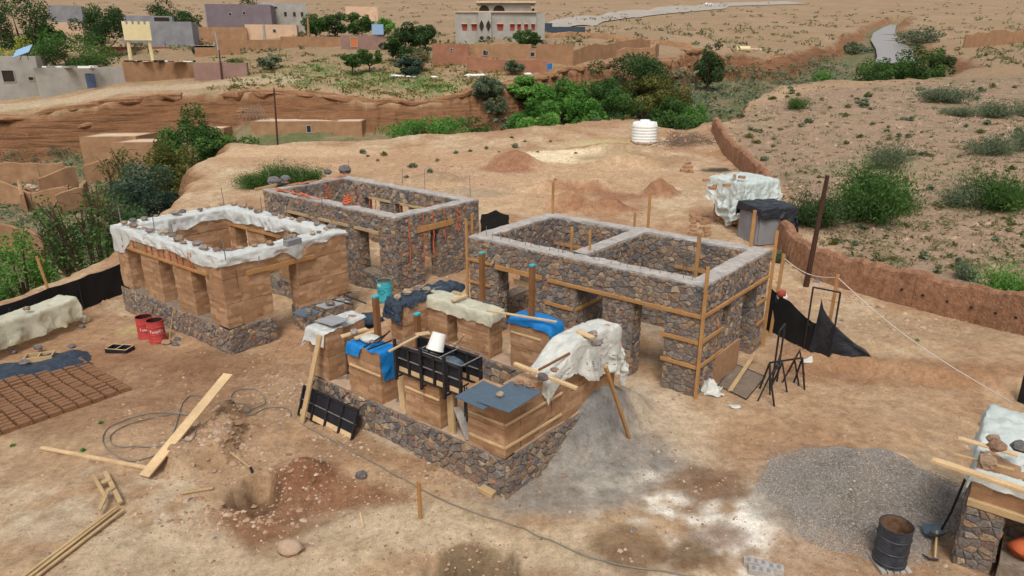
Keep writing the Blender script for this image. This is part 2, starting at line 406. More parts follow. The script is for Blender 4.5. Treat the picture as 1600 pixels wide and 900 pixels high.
# ------------------------------------------------------------------ terrain
def lp(x, y):
    x = np.asarray(x, float); y = np.asarray(y, float)
    r = np.hypot(x, y) + 12
    return np.stack([np.arctan2(x, y + 12) * 2.2, np.log(r)], -1)
def rbf_fit(P, Z):
    A = lp(P[:, 0], P[:, 1]); n = len(P)
    D = np.linalg.norm(A[:, None] - A[None], axis=-1)
    K = np.zeros((n + 3, n + 3)); K[:n, :n] = D + np.eye(n) * 1e-3
    K[:n, n] = 1; K[n, :n] = 1; K[:n, n + 1:] = A; K[n + 1:, :n] = A.T
    w = np.linalg.solve(K, np.concatenate([Z, [0, 0, 0]]))
    def f(x, y):
        q = lp(x, y); sh = q.shape[:-1]; q = q.reshape(-1, 2)
        out = np.full(len(q), w[n]) + q @ w[n + 1:]
        for i in range(n): out += w[i] * np.hypot(q[:, 0] - A[i, 0], q[:, 1] - A[i, 1])
        return out.reshape(sh)
    return f
UP = []
for x in (-22, -14, -7, 0, 7, 14):
    for y in (-20, 4, 12, 20, 30):
        UP.append((x, y, 0.0))
UP += [(-30, 10, 0), (-45, -20, 0), (25, 5, 0.2), (40, -20, 0.5), (-60, 20, -1), (45, 15, 1.0), (70, 30, 3)]
UP += [(-5, 26.4, .45), (-9, 30.5, .5), (-3, 29, .5), (-12, 34, .6), (-1, 31, .5), (1, 29, .3)]
UP += [(-14, 40, 0.7), (-5, 40, 0.7), (5, 40, 0.5), (13, 38, 0.5), (-20, 52, 1.2), (-8, 52, 1.2), (5, 52, 1.2), (18, 52, 1.3),
       (-24, 66, 2), (-14, 66, 2), (-4, 66, 2), (6, 66, 2.1), (16, 66, 2.2)]
for u, v, Y in [(1600, 250, 50), (1600, 150, 85), (1600, 105, 120), (1480, 121, 105), (1300, 150, 80), (1120, 190, 72), (1300, 300, 44), (1600, 400, 32),
                (1450, 330, 40), (1450, 200, 62), (1200, 215, 66), (1380, 124, 100), (1220, 137, 88), (1900, 250, 50), (1900, 130, 95), (1700, 80, 160),
                (0, 155, 92), (190, 135, 92), (300, 122, 98), (385, 127, 93), (450, 110, 100), (560, 140, 90), (600, 110, 100), (500, 85, 112), (700, 108, 102),
                (900, 112, 102), (200, 76, 125), (300, 62, 150), (450, 58, 160), (550, 56, 160), (780, 63, 120), (850, 64, 128), (640, 48, 180), (1000, 82, 125), (950, 52, 165),
                (1150, 78, 150), (1270, 46, 230), (1100, 40, 210), (1290, 66, 190), (1480, 66, 190), (1560, 76, 165), (1600, 62, 190), (1450, 32, 300), (1540, 95, 130),
                (-250, 165, 88), (-300, 80, 140), (120, 172, 81), (300, 150, 85), (-60, 185, 79), (650, 168, 85), (1345, 40, 300), (0, 190, 79)]:
    UP.append(tuple(gy(u, v, Y)))
for u, v, Y in [(835, 50, 165), (850, 46, 182), (890, 42, 205), (930, 36, 225), (985, 29, 262), (1060, 20, 305), (1120, 14, 350), (800, 52, 160)]: UP.append(tuple(gy(u, v, Y)))
for u in (-500, 0, 300, 600, 900, 1200, 1500, 2100):
    UP.append(tuple(gy(u, 22 if u < 1000 else 24, 320))); UP.append(tuple(gy(u, -2, 520))); UP.append(tuple(gy(u, -45, 1100)))
UP = np.array(UP); upper = rbf_fit(UP[:, :2], UP[:, 2])
FL = [tuple(gp(*a)) for a in [(60, 378, -5), (0, 420, -4.6), (200, 350, -5), (120, 400, -4.8), (300, 300, -4)]]
FL += [tuple(gy(*a)) for a in [(0, 268, 75), (130, 258, 75), (260, 240, 76), (390, 196, 82), (560, 198, 83), (700, 205, 84), (850, 200, 88), (1000, 184, 98), (1100, 148, 120), (1250, 114, 150),
                               (1330, 104, 165), (1420, 100, 162), (1382, 62, 225), (1392, 41, 340)]]
FL += [(-40, 20, -5), (-60, 50, -5.2), (-35, 45, -5), (-20, 62, -3), (-90, 70, -4), (0, 78, -1.5)]
FL = np.array(FL); floorf = rbf_fit(FL[:, :2], FL[:, 2])
near_rim = [(-60, -40), (-34, 5), (-24.5, 20)] + [tuple(gp(*a)[:2]) for a in [(0, 470, 0), (100, 440, 0), (186, 405, 0), (255, 345, 0.3), (296, 292, 0.9), (322, 258, 1.2), (362, 232, 1.6), (440, 223, 2),
            (560, 219, 2), (720, 216, 2), (900, 208, 2.1), (985, 203, 2.2)]] + [tuple(gy(*a)[:2]) for a in [(1062, 196, 69), (1122, 186, 72.5), (1170, 166, 79), (1222, 135, 90), (1290, 129, 95), (1380, 123, 101), (1480, 120, 106), (1545, 104, 122)]]
far_rim = [tuple(gy(*a)[:2]) for a in [(1470, 96, 158), (1458, 80, 186), (1434, 62, 226), (1422, 50, 262), (1418, 40, 335), (1378, 37, 340), (1348, 46, 290), (1330, 58, 226), (1300, 67, 190), (1200, 100, 135), (1150, 84, 146), (1090, 80, 138),
            (1035, 108, 113), (940, 116, 106), (870, 122, 100), (790, 160, 90), (700, 166, 86.5), (590, 166, 85), (470, 152, 87), (390, 150, 87), (250, 153, 85), (130, 168, 82), (0, 185, 79.5), (-200, 192, 78), (-500, 200, 80)]]
RAV = np.array(near_rim + far_rim + [(-160, 60), (-160, -40)])
def sdist(x, y, poly):
    x = np.asarray(x, float); y = np.asarray(y, float)
    d = np.full(x.shape, 1e9); ins = np.zeros(x.shape, bool)
    for i in range(len(poly)):
        ax, ay = poly[i]; bx, by = poly[(i + 1) % len(poly)]
        ex, ey = bx - ax, by - ay
        t = np.clip(((x - ax) * ex + (y - ay) * ey) / (ex * ex + ey * ey), 0, 1)
        d = np.minimum(d, np.hypot(x - ax - t * ex, y - ay - t * ey))
        c = ((ay > y) != (by > y)) & (x < ex * (y - ay) / (ey if abs(ey) > 1e-9 else 1e-9) + ax)
        ins ^= c
    return np.where(ins, d, -d)
GX = []
def axis(lo, hi, fine_lo, fine_hi, d0, grow, dmax):
    a = [fine_lo]
    while a[-1] < fine_hi: a.append(a[-1] + d0)
    d = d0
    while a[-1] < hi: d = min(d * grow, dmax); a.append(a[-1] + d)
    b = [fine_lo]; d = d0
    while b[-1] > lo: d = min(d * grow, dmax); b.append(b[-1] - d)
    return np.array(b[:0:-1] + a)
XS = axis(-900, 900, -17, 13, 0.125, 1.022, 26)
YS = axis(-60, 1150, 9.5, 32, 0.125, 1.0125, 26)
X, Y = np.meshgrid(XS, YS)
BX = {}
def ell(u, v, z=0.0): return gp(u, v, z)[:2]
def blob(c, rx, ry, ang=0, irr=0.25, s=3):
    """soft irregular disc, 1 at the centre and 0 outside"""
    ca, sa = math.cos(ang), math.sin(ang)
    dx, dy = X - c[0], Y - c[1]
    a = (dx * ca + dy * sa) / rx; b = (-dx * sa + dy * ca) / ry
    r = np.hypot(a, b) + irr * fbm(X * 1.6 / max(rx, .5), Y * 1.6 / max(rx, .5), s, 4)
    return r
ROADP = [gy(*a) for a in [(800, 47, 185), (850, 40, 205), (905, 33, 240), (980, 22, 300), (1050, 14, 360), (1120, 8, 420), (1260, 4, 470)]]
WANG = math.atan2(0.61, -0.79)
def terrain():
    zu = upper(X, Y)
    near = 1 - sstep(40, 90, np.hypot(X, Y - 15))
    zu = zu + fbm(X * .05, Y * .05, 2) * np.clip((np.hypot(X, Y) - 70) * .008, 0, 1.1) + fbm(X * .25, Y * .25, 5) * (0.10 + 0.25 * sstep(45, 120, Y))
    zu += fbm(X * .9, Y * .9, 8) * 0.07 + fbm(X * 3.1, Y * 3.1, 21) * 0.04
    zf = floorf(X, Y) + fbm(X * .15, Y * .15, 31) * 0.7 + fbm(X * .6, Y * .6, 33) * .2
    d = sdist(X, Y, RAV)
    dn = d + fbm(X * .12, Y * .12, 41, 5) * 2.6 * sstep(30, 70, Y) + fbm(X * .5, Y * .5, 45, 5) * 1.0
    w = np.where(Y > 72, 3.4, 5.0)
    k = np.clip(dn / w, 0, 1)
    # strata: the cliff falls in ledges
    kk = np.clip(k + .10 * fbm(X * .35, Y * .35, 52, 4) * (k > .01) * (k < .99), 0, 1)
    q5 = kk * 5 + .5 * fbm(X * .07, Y * .07, 51); led = (np.floor(q5) + sstep(.45, .95, q5 - np.floor(q5)) - .25) / 5
    mk = np.where(Y > 72, np.where(kk <= .02, 0, np.where(kk >= .98, 1, np.clip(led * .75 + kk * .25, 0, 1))), sstep(0, 1, kk))
    z = zu * (1 - mk) + np.minimum(zf, zu - .3) * mk
    for i in range(len(ROADP) - 1):
        a, b = ROADP[i], ROADP[i + 1]; e = b - a
        t = np.clip(((X - a[0]) * e[0] + (Y - a[1]) * e[1]) / (e[0] ** 2 + e[1] ** 2), 0, 1); dr = np.hypot(X - a[0] - t * e[0], Y - a[1] - t * e[1])
        wr = 1 - sstep(9, 40, dr); dyr = np.clip(Y - a[1] - t * e[1], -14, 14); z = z * (1 - wr) + (a[2] + e[2] * t + .18 * dyr) * wr
    # a broad hollow keeps the plain below the line from this side up to the road
    zc_ = np.maximum(Y * CP - (z - CAM_H) * SP, 1); uu = 800 + FPX * X / zc_; vr = np.interp(uu, [800, 850, 905, 980, 1050, 1120], [47, 40, 33, 22, 14, 8]) + 7.5
    yv = -(vr - 450) / FPX; zs_ = CAM_H + Y * (-SP + yv * CP) / (CP + yv * SP); yr = np.interp(uu, [800, 850, 905, 980, 1050, 1120], [185, 205, 240, 300, 360, 420])
    wk = sstep(740, 800, uu) * (1 - sstep(1120, 1200, uu)) * sstep(128, 150, Y) * (1 - sstep(-16, -9, Y - yr))
    z = z * (1 - wk) + np.minimum(z, zs_) * wk
    # --- site relief
    def hump(u, v, amp, rx, ry, ang=0, sharp=False, irr=.25, s=3, z0=0):
        nonlocal z
        r = blob(ell(u, v, z0), rx, ry, ang, irr, s)
        f = (1 - sstep(.72, 1.0, r)) if sharp else np.clip(1 - r, 0, 1) ** 1.15
        if not sharp: f = sstep(0, 1, np.clip(1.15 - r, 0, 1) / 1.15)
        z = z + amp * f
    hump(1350, 780, 1.2, 2.1, 1.9, 0, s=61)
    hump(922, 672, 1.35, 1.2, 2.7, -0.72, irr=.15, s=62)
    hump(960, 690, .22, 2.2, 2.2, 0, s=63)
    hump(402, 770, -.75, .62, .85, 0.3, True, .35, 64)
    hump(500, 790, -.22, 2.2, 1.6, 0, False, .2, 65)
    hump(474, 745, .45, .65, .6, 0, s=66)
    hump(320, 715, .5, .95, 1.3, 0, True, .45, 67)
    hump(352, 660, .5, .42, .5, 0, True, .4, 68)
    hump(745, 898, -.75, 1.05, .75, 0, True, .3, 69)
    hump(610, 690, .12, 1.5, .8, WANG, s=70)
    for (u, v, a, rx, ry) in [(800, 262, .9, 2.6, 2.0), (860, 292, .7, 2.4, 1.2), (930, 292, .6, 2.6, 1.1), (980, 262, .6, 4, 2.0), (905, 316, .75, 1.5, .9), (1030, 296, .8, 1.5, 1.2), (955, 314, .5, 1.6, .8),
                              (870, 316, .55, 1.3, .8), (680, 282, .45, 2.4, 1.6), (720, 297, .3, 1.2, .8), (960, 248, .5, 5, 2.2)]:
        hump(u, v, a * 1.45, rx, ry, 0, s=int(u), z0=1.1)
    # low bank beyond the black netting on the right
    q = gp(1230, 562)[:2]; e = gp(1600, 622)[:2]; ex = e - q; nrm = np.array([-ex[1], ex[0]]); nrm /= np.linalg.norm(nrm)
    if nrm[1] < 0: nrm = -nrm
    dd = (X - q[0]) * nrm[0] + (Y - q[1]) * nrm[1] + fbm(X * .8, Y * .8, 77) * .25
    z = z + .38 * sstep(-.25, .35, dd) * (1 - sstep(2.5, 6, dd)) * sstep(q[0] - 1, q[0] + .8, X) * (Y < 30)
    return z, d, k, zu, zf
Z, DR, KR, ZU, ZF = terrain()
from bisect import bisect_right
def T(x, y):
    i = min(max(bisect_right(YS, y) - 1, 0), len(YS) - 2); j = min(max(bisect_right(XS, x) - 1, 0), len(XS) - 2)
    fy = (y - YS[i]) / (YS[i + 1] - YS[i]); fx = (x - XS[j]) / (XS[j + 1] - XS[j])
    return float((Z[i, j] * (1 - fx) + Z[i, j + 1] * fx) * (1 - fy) + (Z[i + 1, j] * (1 - fx) + Z[i + 1, j + 1] * fx) * fy)
def at(u, v, lim=900):
    """the point of the ground seen at a photograph pixel"""
    r = ray(u, v); t = 8.0
    while t < lim:
        p = np.array([0, 0, CAM_H]) + r * t
        if p[2] < T(p[0], p[1]): break
        t += 0.15 if t < 60 else 0.5
    a, b = t - 0.5, t
    for _ in range(14):
        m = (a + b) / 2; p = np.array([0, 0, CAM_H]) + r * m
        if p[2] < T(p[0], p[1]): b = m
        else: a = m
    p = np.array([0, 0, CAM_H]) + r * b
    return np.array([p[0], p[1], T(p[0], p[1])])
def on(x, y, dz=0.0): return np.array([x, y, T(x, y) + dz])
# --- what the ground is made of (plain soil colours by place, no light or shade)
def lin(r, g, b): return np.array(srgb(r, g, b)[:3])
def ground_colours():
    n1 = fbm(X * .08, Y * .08, 101, 5); n2 = fbm(X * .5, Y * .5, 105, 5); n3 = fbm(X * 2.2, Y * 2.2, 109, 4)
    c = np.zeros(X.shape + (3,))
    def lay(col, w):
        w = np.clip(w, 0, 1)[..., None]
        c[:] = c * (1 - w) + col * w
    lay(lin(184, 144, 110), np.ones(X.shape))
    lay(lin(170, 120, 84), sstep(-.1, .5, n2 + n1 * .5))
    lay(lin(198, 168, 138), sstep(.1, .6, -n2 + n3 * .5) * .8)
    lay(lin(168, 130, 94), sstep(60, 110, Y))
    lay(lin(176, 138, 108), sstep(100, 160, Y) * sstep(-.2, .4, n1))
    right = sstep(0, 3, sdist(X, Y, np.array([gp(1600, 560)[:2] + [30, -6], gp(1600, 520)[:2], gp(1330, 436, .2)[:2], gp(1212, 355, .5)[:2], gy(1115, 205, 70)[:2], gy(1170, 160, 80)[:2], gy(1480, 118, 106)[:2], [220, 120], [220, 0]])))
    lay(lin(158, 124, 102), right)
    lay(lin(140, 114, 92), right * sstep(.0, .5, n2 + n3 * .6) * .8)
    lay(lin(140, 128, 92), right * sstep(.15, .5, n1 + n3 * .4) * .45)
    # ravine sides and bed
    cliff = sstep(.02, .2, KR) * (1 - sstep(.9, 1.0, KR))
    stra = np.sin(Z * 5 + fbm(X * .2, Y * .2, 121) * 4) * .5 + .5
    lay(lin(150, 104, 66), cliff * .9)
    lay(lin(126, 84, 56), cliff * stra * .6 * (Y > 70))
    lay(lin(176, 132, 90), cliff * (1 - stra) * .5)
    lay(lin(136, 116, 84), sstep(.95, 1, KR))
    lay(lin(84, 100, 46), sstep(.95, 1, KR) * sstep(-.15, .35, n2 + n1) * .75)
    # grass on the far terrace
    for (u, v, Yd, rx, ry) in [(500, 130, 92, 9, 2.5), (620, 128, 93, 5, 2), (690, 128, 92, 3.5, 3.0), (640, 118, 97, 9, 2), (480, 105, 102, 6, 3), (560, 118, 98, 10, 3)]:
        g = gy(u, v, Yd); r = blob(g[:2], rx, ry, 0, .6, int(u))
        lay(lin(112, 130, 70), (1 - sstep(.5, 1.1, r)) * sstep(-.25, .3, n2 + n3 * .4) * .85)
    lay(lin(118, 128, 72), (Y > 78) * (Y < 125) * (X < 8) * (KR < .05) * sstep(.15, .55, n2 + n3 * .5) * .55)
    lay(lin(140, 134, 96), (Y > 120) * sstep(.25, .6, n2) * .4)
    # dry dusty working floor round the houses
    def spot(u, v, rx, ry, col, k=1.0, soft=(.6, 1.1), irr=.4, s=0, ang=0, z0=0, mod=None):
        r = blob(ell(u, v, z0), rx, ry, ang, irr, 200 + s + int(u) % 97)
        w = (1 - sstep(soft[0], soft[1], r)) * k
        if mod is not None: w = w * mod
        lay(lin(*col), w)
    spot(250, 610, 7, 3, (152, 102, 68), .8)
    spot(330, 575, 2.2, 1.4, (138, 92, 60), .7)
    spot(160, 560, 2.4, 1.2, (142, 94, 60), .7)
    spot(430, 640, 1.4, .9, (150, 106, 74), .7)
    spot(560, 700, 1.6, .8, (150, 110, 80), .6)
    spot(700, 830, 1.2, .6, (160, 116, 82), .6)
    spot(1180, 690, 1.8, 1.0, (160, 114, 82), .6)
    spot(1060, 560, 1.4, 1.6, (150, 128, 110), .6)
    spot(120, 530, 4, 3, (160, 106, 68), .6)
    spot(480, 620, 2.0, 2.2, (176, 136, 104), .7)
    spot(250, 720, 4, 2.4, (176, 132, 98), .8)
    spot(120, 800, 3.6, 1.6, (196, 172, 148), .8, mod=sstep(-.4, .3, n2 + n3))
    spot(330, 880, 3.4, 1.2, (192, 164, 136), .7)
    spot(500, 800, 2.3, 1.7, (146, 92, 56), .95, (.75, 1.05), .22)
    spot(474, 748, 1.0, .8, (140, 84, 50), .9)
    spot(402, 770, .6, .8, (112, 76, 52), .8)
    spot(640, 830, 3.2, .9, (198, 170, 140), .7, ang=.3)
    spot(760, 850, 4.2, .9, (200, 172, 142), .75, ang=-.2)
    spot(620, 690, 2.4, .5, (182, 160, 138), .8, ang=WANG)
    spot(745, 895, .95, .75, (132, 104, 76), .95, (.8, 1.05), .25)
    spot(730, 900, .4, .4, (120, 112, 98), .9)
    spot(955, 705, 2.6, 2.3, (132, 128, 128), .95, (.55, 1.0), .25)
    spot(932, 664, 1.3, 2.9, (122, 122, 126), .95, (.7, 1.0), .15, ang=-.72)
    spot(880, 770, 2.4, 1.3, (138, 134, 132), .85, (.5, 1.1))
    spot(1080, 800, 3.0, 2.4, (200, 190, 182), .8, (.4, 1.1), .5, mod=sstep(-.35, .3, n2 + n3 * .8))
    spot(1120, 800, 3.6, 2.6, (206, 198, 190), .6, (.2, 1.15), .5, mod=sstep(-.6, .4, n2 + n3))
    spot(1130, 830, 2.5, 2.0, (236, 232, 228), .9, (.3, 1.15), .6, mod=sstep(-.3, .5, n3 + n2 * .7))
    spot(1060, 800, .9, 1.5, (240, 236, 232), .95, (.5, 1.1), .6, mod=sstep(-.35, .45, n3 + n2 * .7))
    spot(1100, 768, 1.3, 1.0, (132, 92, 66), .9, (.5, 1.1), .5)
    spot(1120, 840, .8, .6, (146, 112, 100), .8, (.5, 1.1), .6)
    spot(985, 868, 1.0, .8, (132, 94, 60), .9, (.5, 1.1), .5)
    spot(1080, 872, .9, .5, (124, 90, 60), .9, (.5, 1.1), .5)
    spot(1270, 870, 1.6, 1.0, (176, 128, 90), .8, (.5, 1.1), .5)
    spot(1345, 782, 2.2, 1.9, (124, 114, 106), .96, (.8, 1.08), .2)
    spot(1230, 790, 1.0, 1.2, (140, 130, 122), .7, (.5, 1.1), .4)
    spot(1050, 500, 1.6, 2.6, (168, 150, 134), .8, (.5, 1.1), .4, ang=-.7)
    spot(1030, 650, 1.6, 3, (198, 174, 150), .7, (.4, 1.1), .4)
    spot(1330, 660, 7, 2.6, (182, 134, 98), .6, (.4, 1.1), .4)
    spot(1400, 590, 6, 1.0, (160, 106, 68), .8, (.4, 1.1), .4, ang=-.15)
    spot(1440, 520, 7, 2.2, (178, 142, 108), .7)
    spot(210, 513, 1.1, .7, (178, 152, 90), .85, (.4, 1.1), .4)
    # back of the plateau
    Z0 = 1.1
    spot(600, 240, 17, 5, (186, 138, 102), .8, z0=2)
    spot(450, 235, 10, 2.6, (202, 158, 122), .8, z0=1.8)
    spot(830, 275, 12, 6, (192, 146, 110), .8, z0=1)
    spot(880, 254, 5.5, 2.8, (226, 200, 166), .95, (.6, 1.1), .35, z0=Z0)
    spot(945, 240, 4.5, 2.0, (190, 170, 112), .75, (.4, 1.1), .4, z0=Z0)
    spot(985, 255, 5.0, 2.4, (160, 126, 90), .8, (.5, 1.1), .4, z0=Z0)
    for (u, v, rx, ry) in [(800, 266, 2.8, 2.2), (905, 300, 4.6, 1.6), (905, 316, 1.6, 1.0), (1030, 297, 1.6, 1.3), (955, 314, 1.8, .9), (870, 318, 1.4, .9)]:
        spot(u, v, rx, ry, (156, 98, 66), .95, (.6, 1.1), .35, z0=1.1)
    spot(820, 318, 6, 3, (196, 152, 116), .7, z0=.6)
    spot(1124, 268, 1.6, 1.1, (58, 54, 52), .95, (.5, 1.0), .35, z0=1.2)
    spot(740, 300, 2.5, 1.5, (160, 136, 112), .7, z0=1)
    spot(690, 284, 2.5, 1.6, (160, 126, 94), .8, z0=1)
    spot(1240, 375, 2.0, 1.2, (146, 96, 66), .7, z0=1.1)
    # village track along the cliff top
    lay(lin(190, 164, 136), (1 - sstep(1.5, 3.2, np.abs(sdist(X, Y, RAV) + 6.5 + n2))) * (X < -28) * (Y > 70) * .8)
    lu = c @ np.array([.25, .62, .13]); c = lu[..., None] * np.array([1.02, 1.0, .93]) * .32 + c * .68
    sat = np.clip((1 - c.min(-1) / c.max(-1)) * 2.2 - .35, 0, 1)[..., None]; c = c * (1 + sat * (np.array([.97, 1.01, .96]) - 1))
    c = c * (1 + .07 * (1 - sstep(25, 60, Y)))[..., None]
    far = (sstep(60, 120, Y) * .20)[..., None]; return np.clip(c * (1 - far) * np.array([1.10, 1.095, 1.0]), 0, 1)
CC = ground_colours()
def build_ground():
    ny, nx = X.shape
    V = np.stack([X, Y, Z], -1).reshape(-1, 3).astype(np.float32)
    i = np.arange((ny - 1) * (nx - 1)); r, q = i // (nx - 1), i % (nx - 1)
    a = r * nx + q
    F = np.stack([a, a + 1, a + nx + 1, a + nx], -1).astype(np.int32)
    me = bpy.data.meshes.new('ground')
    me.vertices.add(len(V)); me.vertices.foreach_set('co', V.ravel())
    me.loops.add(F.size); me.loops.foreach_set('vertex_index', F.ravel())
    me.polygons.add(len(F)); me.polygons.foreach_set('loop_start', np.arange(0, F.size, 4, dtype=np.int32))
    me.polygons.foreach_set('use_smooth', np.ones(len(F), bool))
    me.update(calc_edges=True)
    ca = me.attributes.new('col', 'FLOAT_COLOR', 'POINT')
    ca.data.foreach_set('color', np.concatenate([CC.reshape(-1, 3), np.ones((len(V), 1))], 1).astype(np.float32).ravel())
    rk = me.attributes.new('rock', 'FLOAT', 'POINT')
    gyv, gxv = np.gradient(Z, YS, XS); slope = np.hypot(gxv, gyv)
    rk.data.foreach_set('value', (sstep(.02, .15, KR) * (1 - sstep(.95, 1.0, KR)) * (.35 + .65 * sstep(.2, .7, slope)) * np.where(Y > 60, 1, .8)).astype(np.float32).ravel())
    me.materials.append(M['soil'])
    return structure('ground', me)
build_ground()
print('ground', X.shape)
# ------------------------------------------------------------------ masonry
def clip_poly(P, a, b, c):
    """keep the part of convex polygon P where a*x + b*y <= c"""
    out = []
    n = len(P)
    for i in range(n):
        p, q = P[i], P[(i + 1) % n]
        dp = a * p[0] + b * p[1] - c; dq = a * q[0] + b * q[1] - c
        if dp <= 0: out.append(p)
        if (dp < 0 < dq) or (dq < 0 < dp):
            t = dp / (dp - dq); out.append((p[0] + (q[0] - p[0]) * t, p[1] + (q[1] - p[1]) * t))
    return out
def voronoi(w, h, size, rd):
    """irregular stone outlines filling a w x h rectangle"""
    rows = max(1, round(h / (size * .78))); rh = h / rows
    seeds = []
    for r in range(-1, rows + 1):
        cols = max(1, round(w / (size * rd.uniform(1.0, 1.3)))); cw = w / cols
        off = rd.random()
        for c in range(-1, cols + 1):
            x, y = (c + .2 + off * .6 + rd.uniform(-.36, .36)) * cw, (r + .5 + rd.uniform(-.42, .42)) * rh
            if rd.random() < .12: continue
            seeds.append((x, y))
            if rd.random() < .34: seeds.append((x + rd.uniform(.4, .55) * cw, y + rd.uniform(-.45, .45) * rh))
    S = np.array(seeds); cells = []
    sc = np.array([1.0, 1.4])
    for i, s in enumerate(seeds):
        if not (-.5 * size < s[0] < w + .5 * size and -.5 * size < s[1] < h + .5 * size): continue
        d = (S - s) * sc; dd = (d ** 2).sum(1); idx = np.argsort(dd)[1:16]
        P = [(0, 0), (w, 0), (w, h), (0, h)]
        for j in idx:
            q = S[j]; a = (q[0] - s[0]) * sc[0] ** 2; b = (q[1] - s[1]) * sc[1] ** 2
            P = clip_poly(P, a, b, a * (q[0] + s[0]) / 2 + b * (q[1] + s[1]) / 2)
            if len(P) < 3: break
        if len(P) >= 3: cells.append(P)
    return cells
def shrink(P, g):
    n = len(P); A = sum(P[i][0] * P[(i + 1) % n][1] - P[(i + 1) % n][0] * P[i][1] for i in range(n)) / 2
    if A < 0.0035: return None
    Q = P
    for i in range(n):
        p, q = P[i], P[(i + 1) % n]; ex, ey = q[0] - p[0], q[1] - p[1]; L = math.hypot(ex, ey)
        if L < 1e-6: continue
        a, b = ey / L, -ex / L
        Q = clip_poly(Q, a, b, a * p[0] + b * p[1] - g)
        if len(Q) < 3: return None
    # drop tiny edges
    O = [Q[0]]
    for p in Q[1:]:
        if math.hypot(p[0] - O[-1][0], p[1] - O[-1][1]) > .018: O.append(p)
    return O if len(O) >= 3 else None
STONES = {}
def stones_on(key, o, u, n, w, h, size=.26, holes=(), rd=random, v=(0, 0, 1), gap=.010, proud=.03):
    """field stones over a face: origin o, along u, up v, outward normal n"""
    o, u, n, v = (np.array(k, float) for k in (o, u, n, v))
    L = STONES.setdefault(key, [])
    for P in voronoi(w, h, size, rd):
        cx = sum(p[0] for p in P) / len(P); cy = sum(p[1] for p in P) / len(P)
        bad = False
        for (a0, a1, b0, b1) in holes:
            if a0 < cx < a1 and b0 < cy < b1: bad = True; break
            if max(p[0] for p in P) > a0 and min(p[0] for p in P) < a1 and max(p[1] for p in P) > b0 and min(p[1] for p in P) < b1:
                g = [(a0 - cx, 1, 0, a0), (cx - a1, -1, 0, -a1), (b0 - cy, 0, 1, b0), (cy - b1, 0, -1, -b1)]
                g = max(g); P = clip_poly(P, g[1], g[2], g[3])
                if len(P) < 3: bad = True; break
        if bad: continue
        Q = shrink(P, gap * rd.uniform(.6, 1.5))
        if not Q: continue
        pr = proud * rd.uniform(.35, 1.5); m = len(Q)
        cx = sum(p[0] for p in Q) / m; cy = sum(p[1] for p in Q) / m
        tx, ty = rd.uniform(-.12, .12), rd.uniform(-.12, .12)
        def w3(x, y, d): return o + u * x + v * y + n * d
        ring = [w3(x, y, -.015) for x, y in Q] + [w3(x, y, pr * .55) for x, y in Q]
        top = [w3(cx + (x - cx) * .8, cy + (y - cy) * .8, pr + (x - cx) * tx + (y - cy) * ty) for x, y in Q]
        fs = [(i, (i + 1) % m, m + (i + 1) % m, m + i) for i in range(m)] + [(m + i, m + (i + 1) % m, 2 * m + (i + 1) % m, 2 * m + i) for i in range(m)] + [tuple(range(2 * m, 3 * m))]
        c3 = w3(cx, cy, pr)
        A = abs(sum(Q[i][0] * Q[(i + 1) % m][1] - Q[(i + 1) % m][0] * Q[i][1] for i in range(m)) / 2)
        vd = np.array([0, 0, CAM_H]) - c3; D = np.linalg.norm(vd)
        vis = A * max(0, (vd @ n) / D) / D ** 2
        pu, pv = pj(c3)
        if not (0 < pu < 1600 and 0 < pv < 900): vis = 0
        L.append((vis, ring + top, fs, rd.random()))
def flush_stones(key, parent, limit=300, hidden=None):
    L = STONES.pop(key, [])
    if hidden: L = [(0 if hidden(np.mean(s[1], 0)) else s[0], *s[1:]) for s in L]
    L.sort(key=lambda s: -s[0])
    for s in L[:limit]:
        mb = MB(); mb.add(s[1], s[2], s[3]); part('stone', mb, M['stone'], parent, tint=True)
    if len(L) > limit:
        mb = MB()
        for s in L[limit:]: mb.add(s[1], s[2], s[3])
        part('stonework', mb, M['stone'], parent, kind='stuff', tint=True)
def holes_cells(w, z0, z1, ops):
    ss = sorted(set([0, w] + [a for o in ops for a in o[:2] if 0 <= a <= w])); zs = sorted(set([z0, z1] + [a for o in ops for a in o[2:] if z0 <= a <= z1]))
    solid = lambda s, z: not any(o[0] < s < o[1] and o[2] < z < o[3] for o in ops)
    return ss, zs, solid
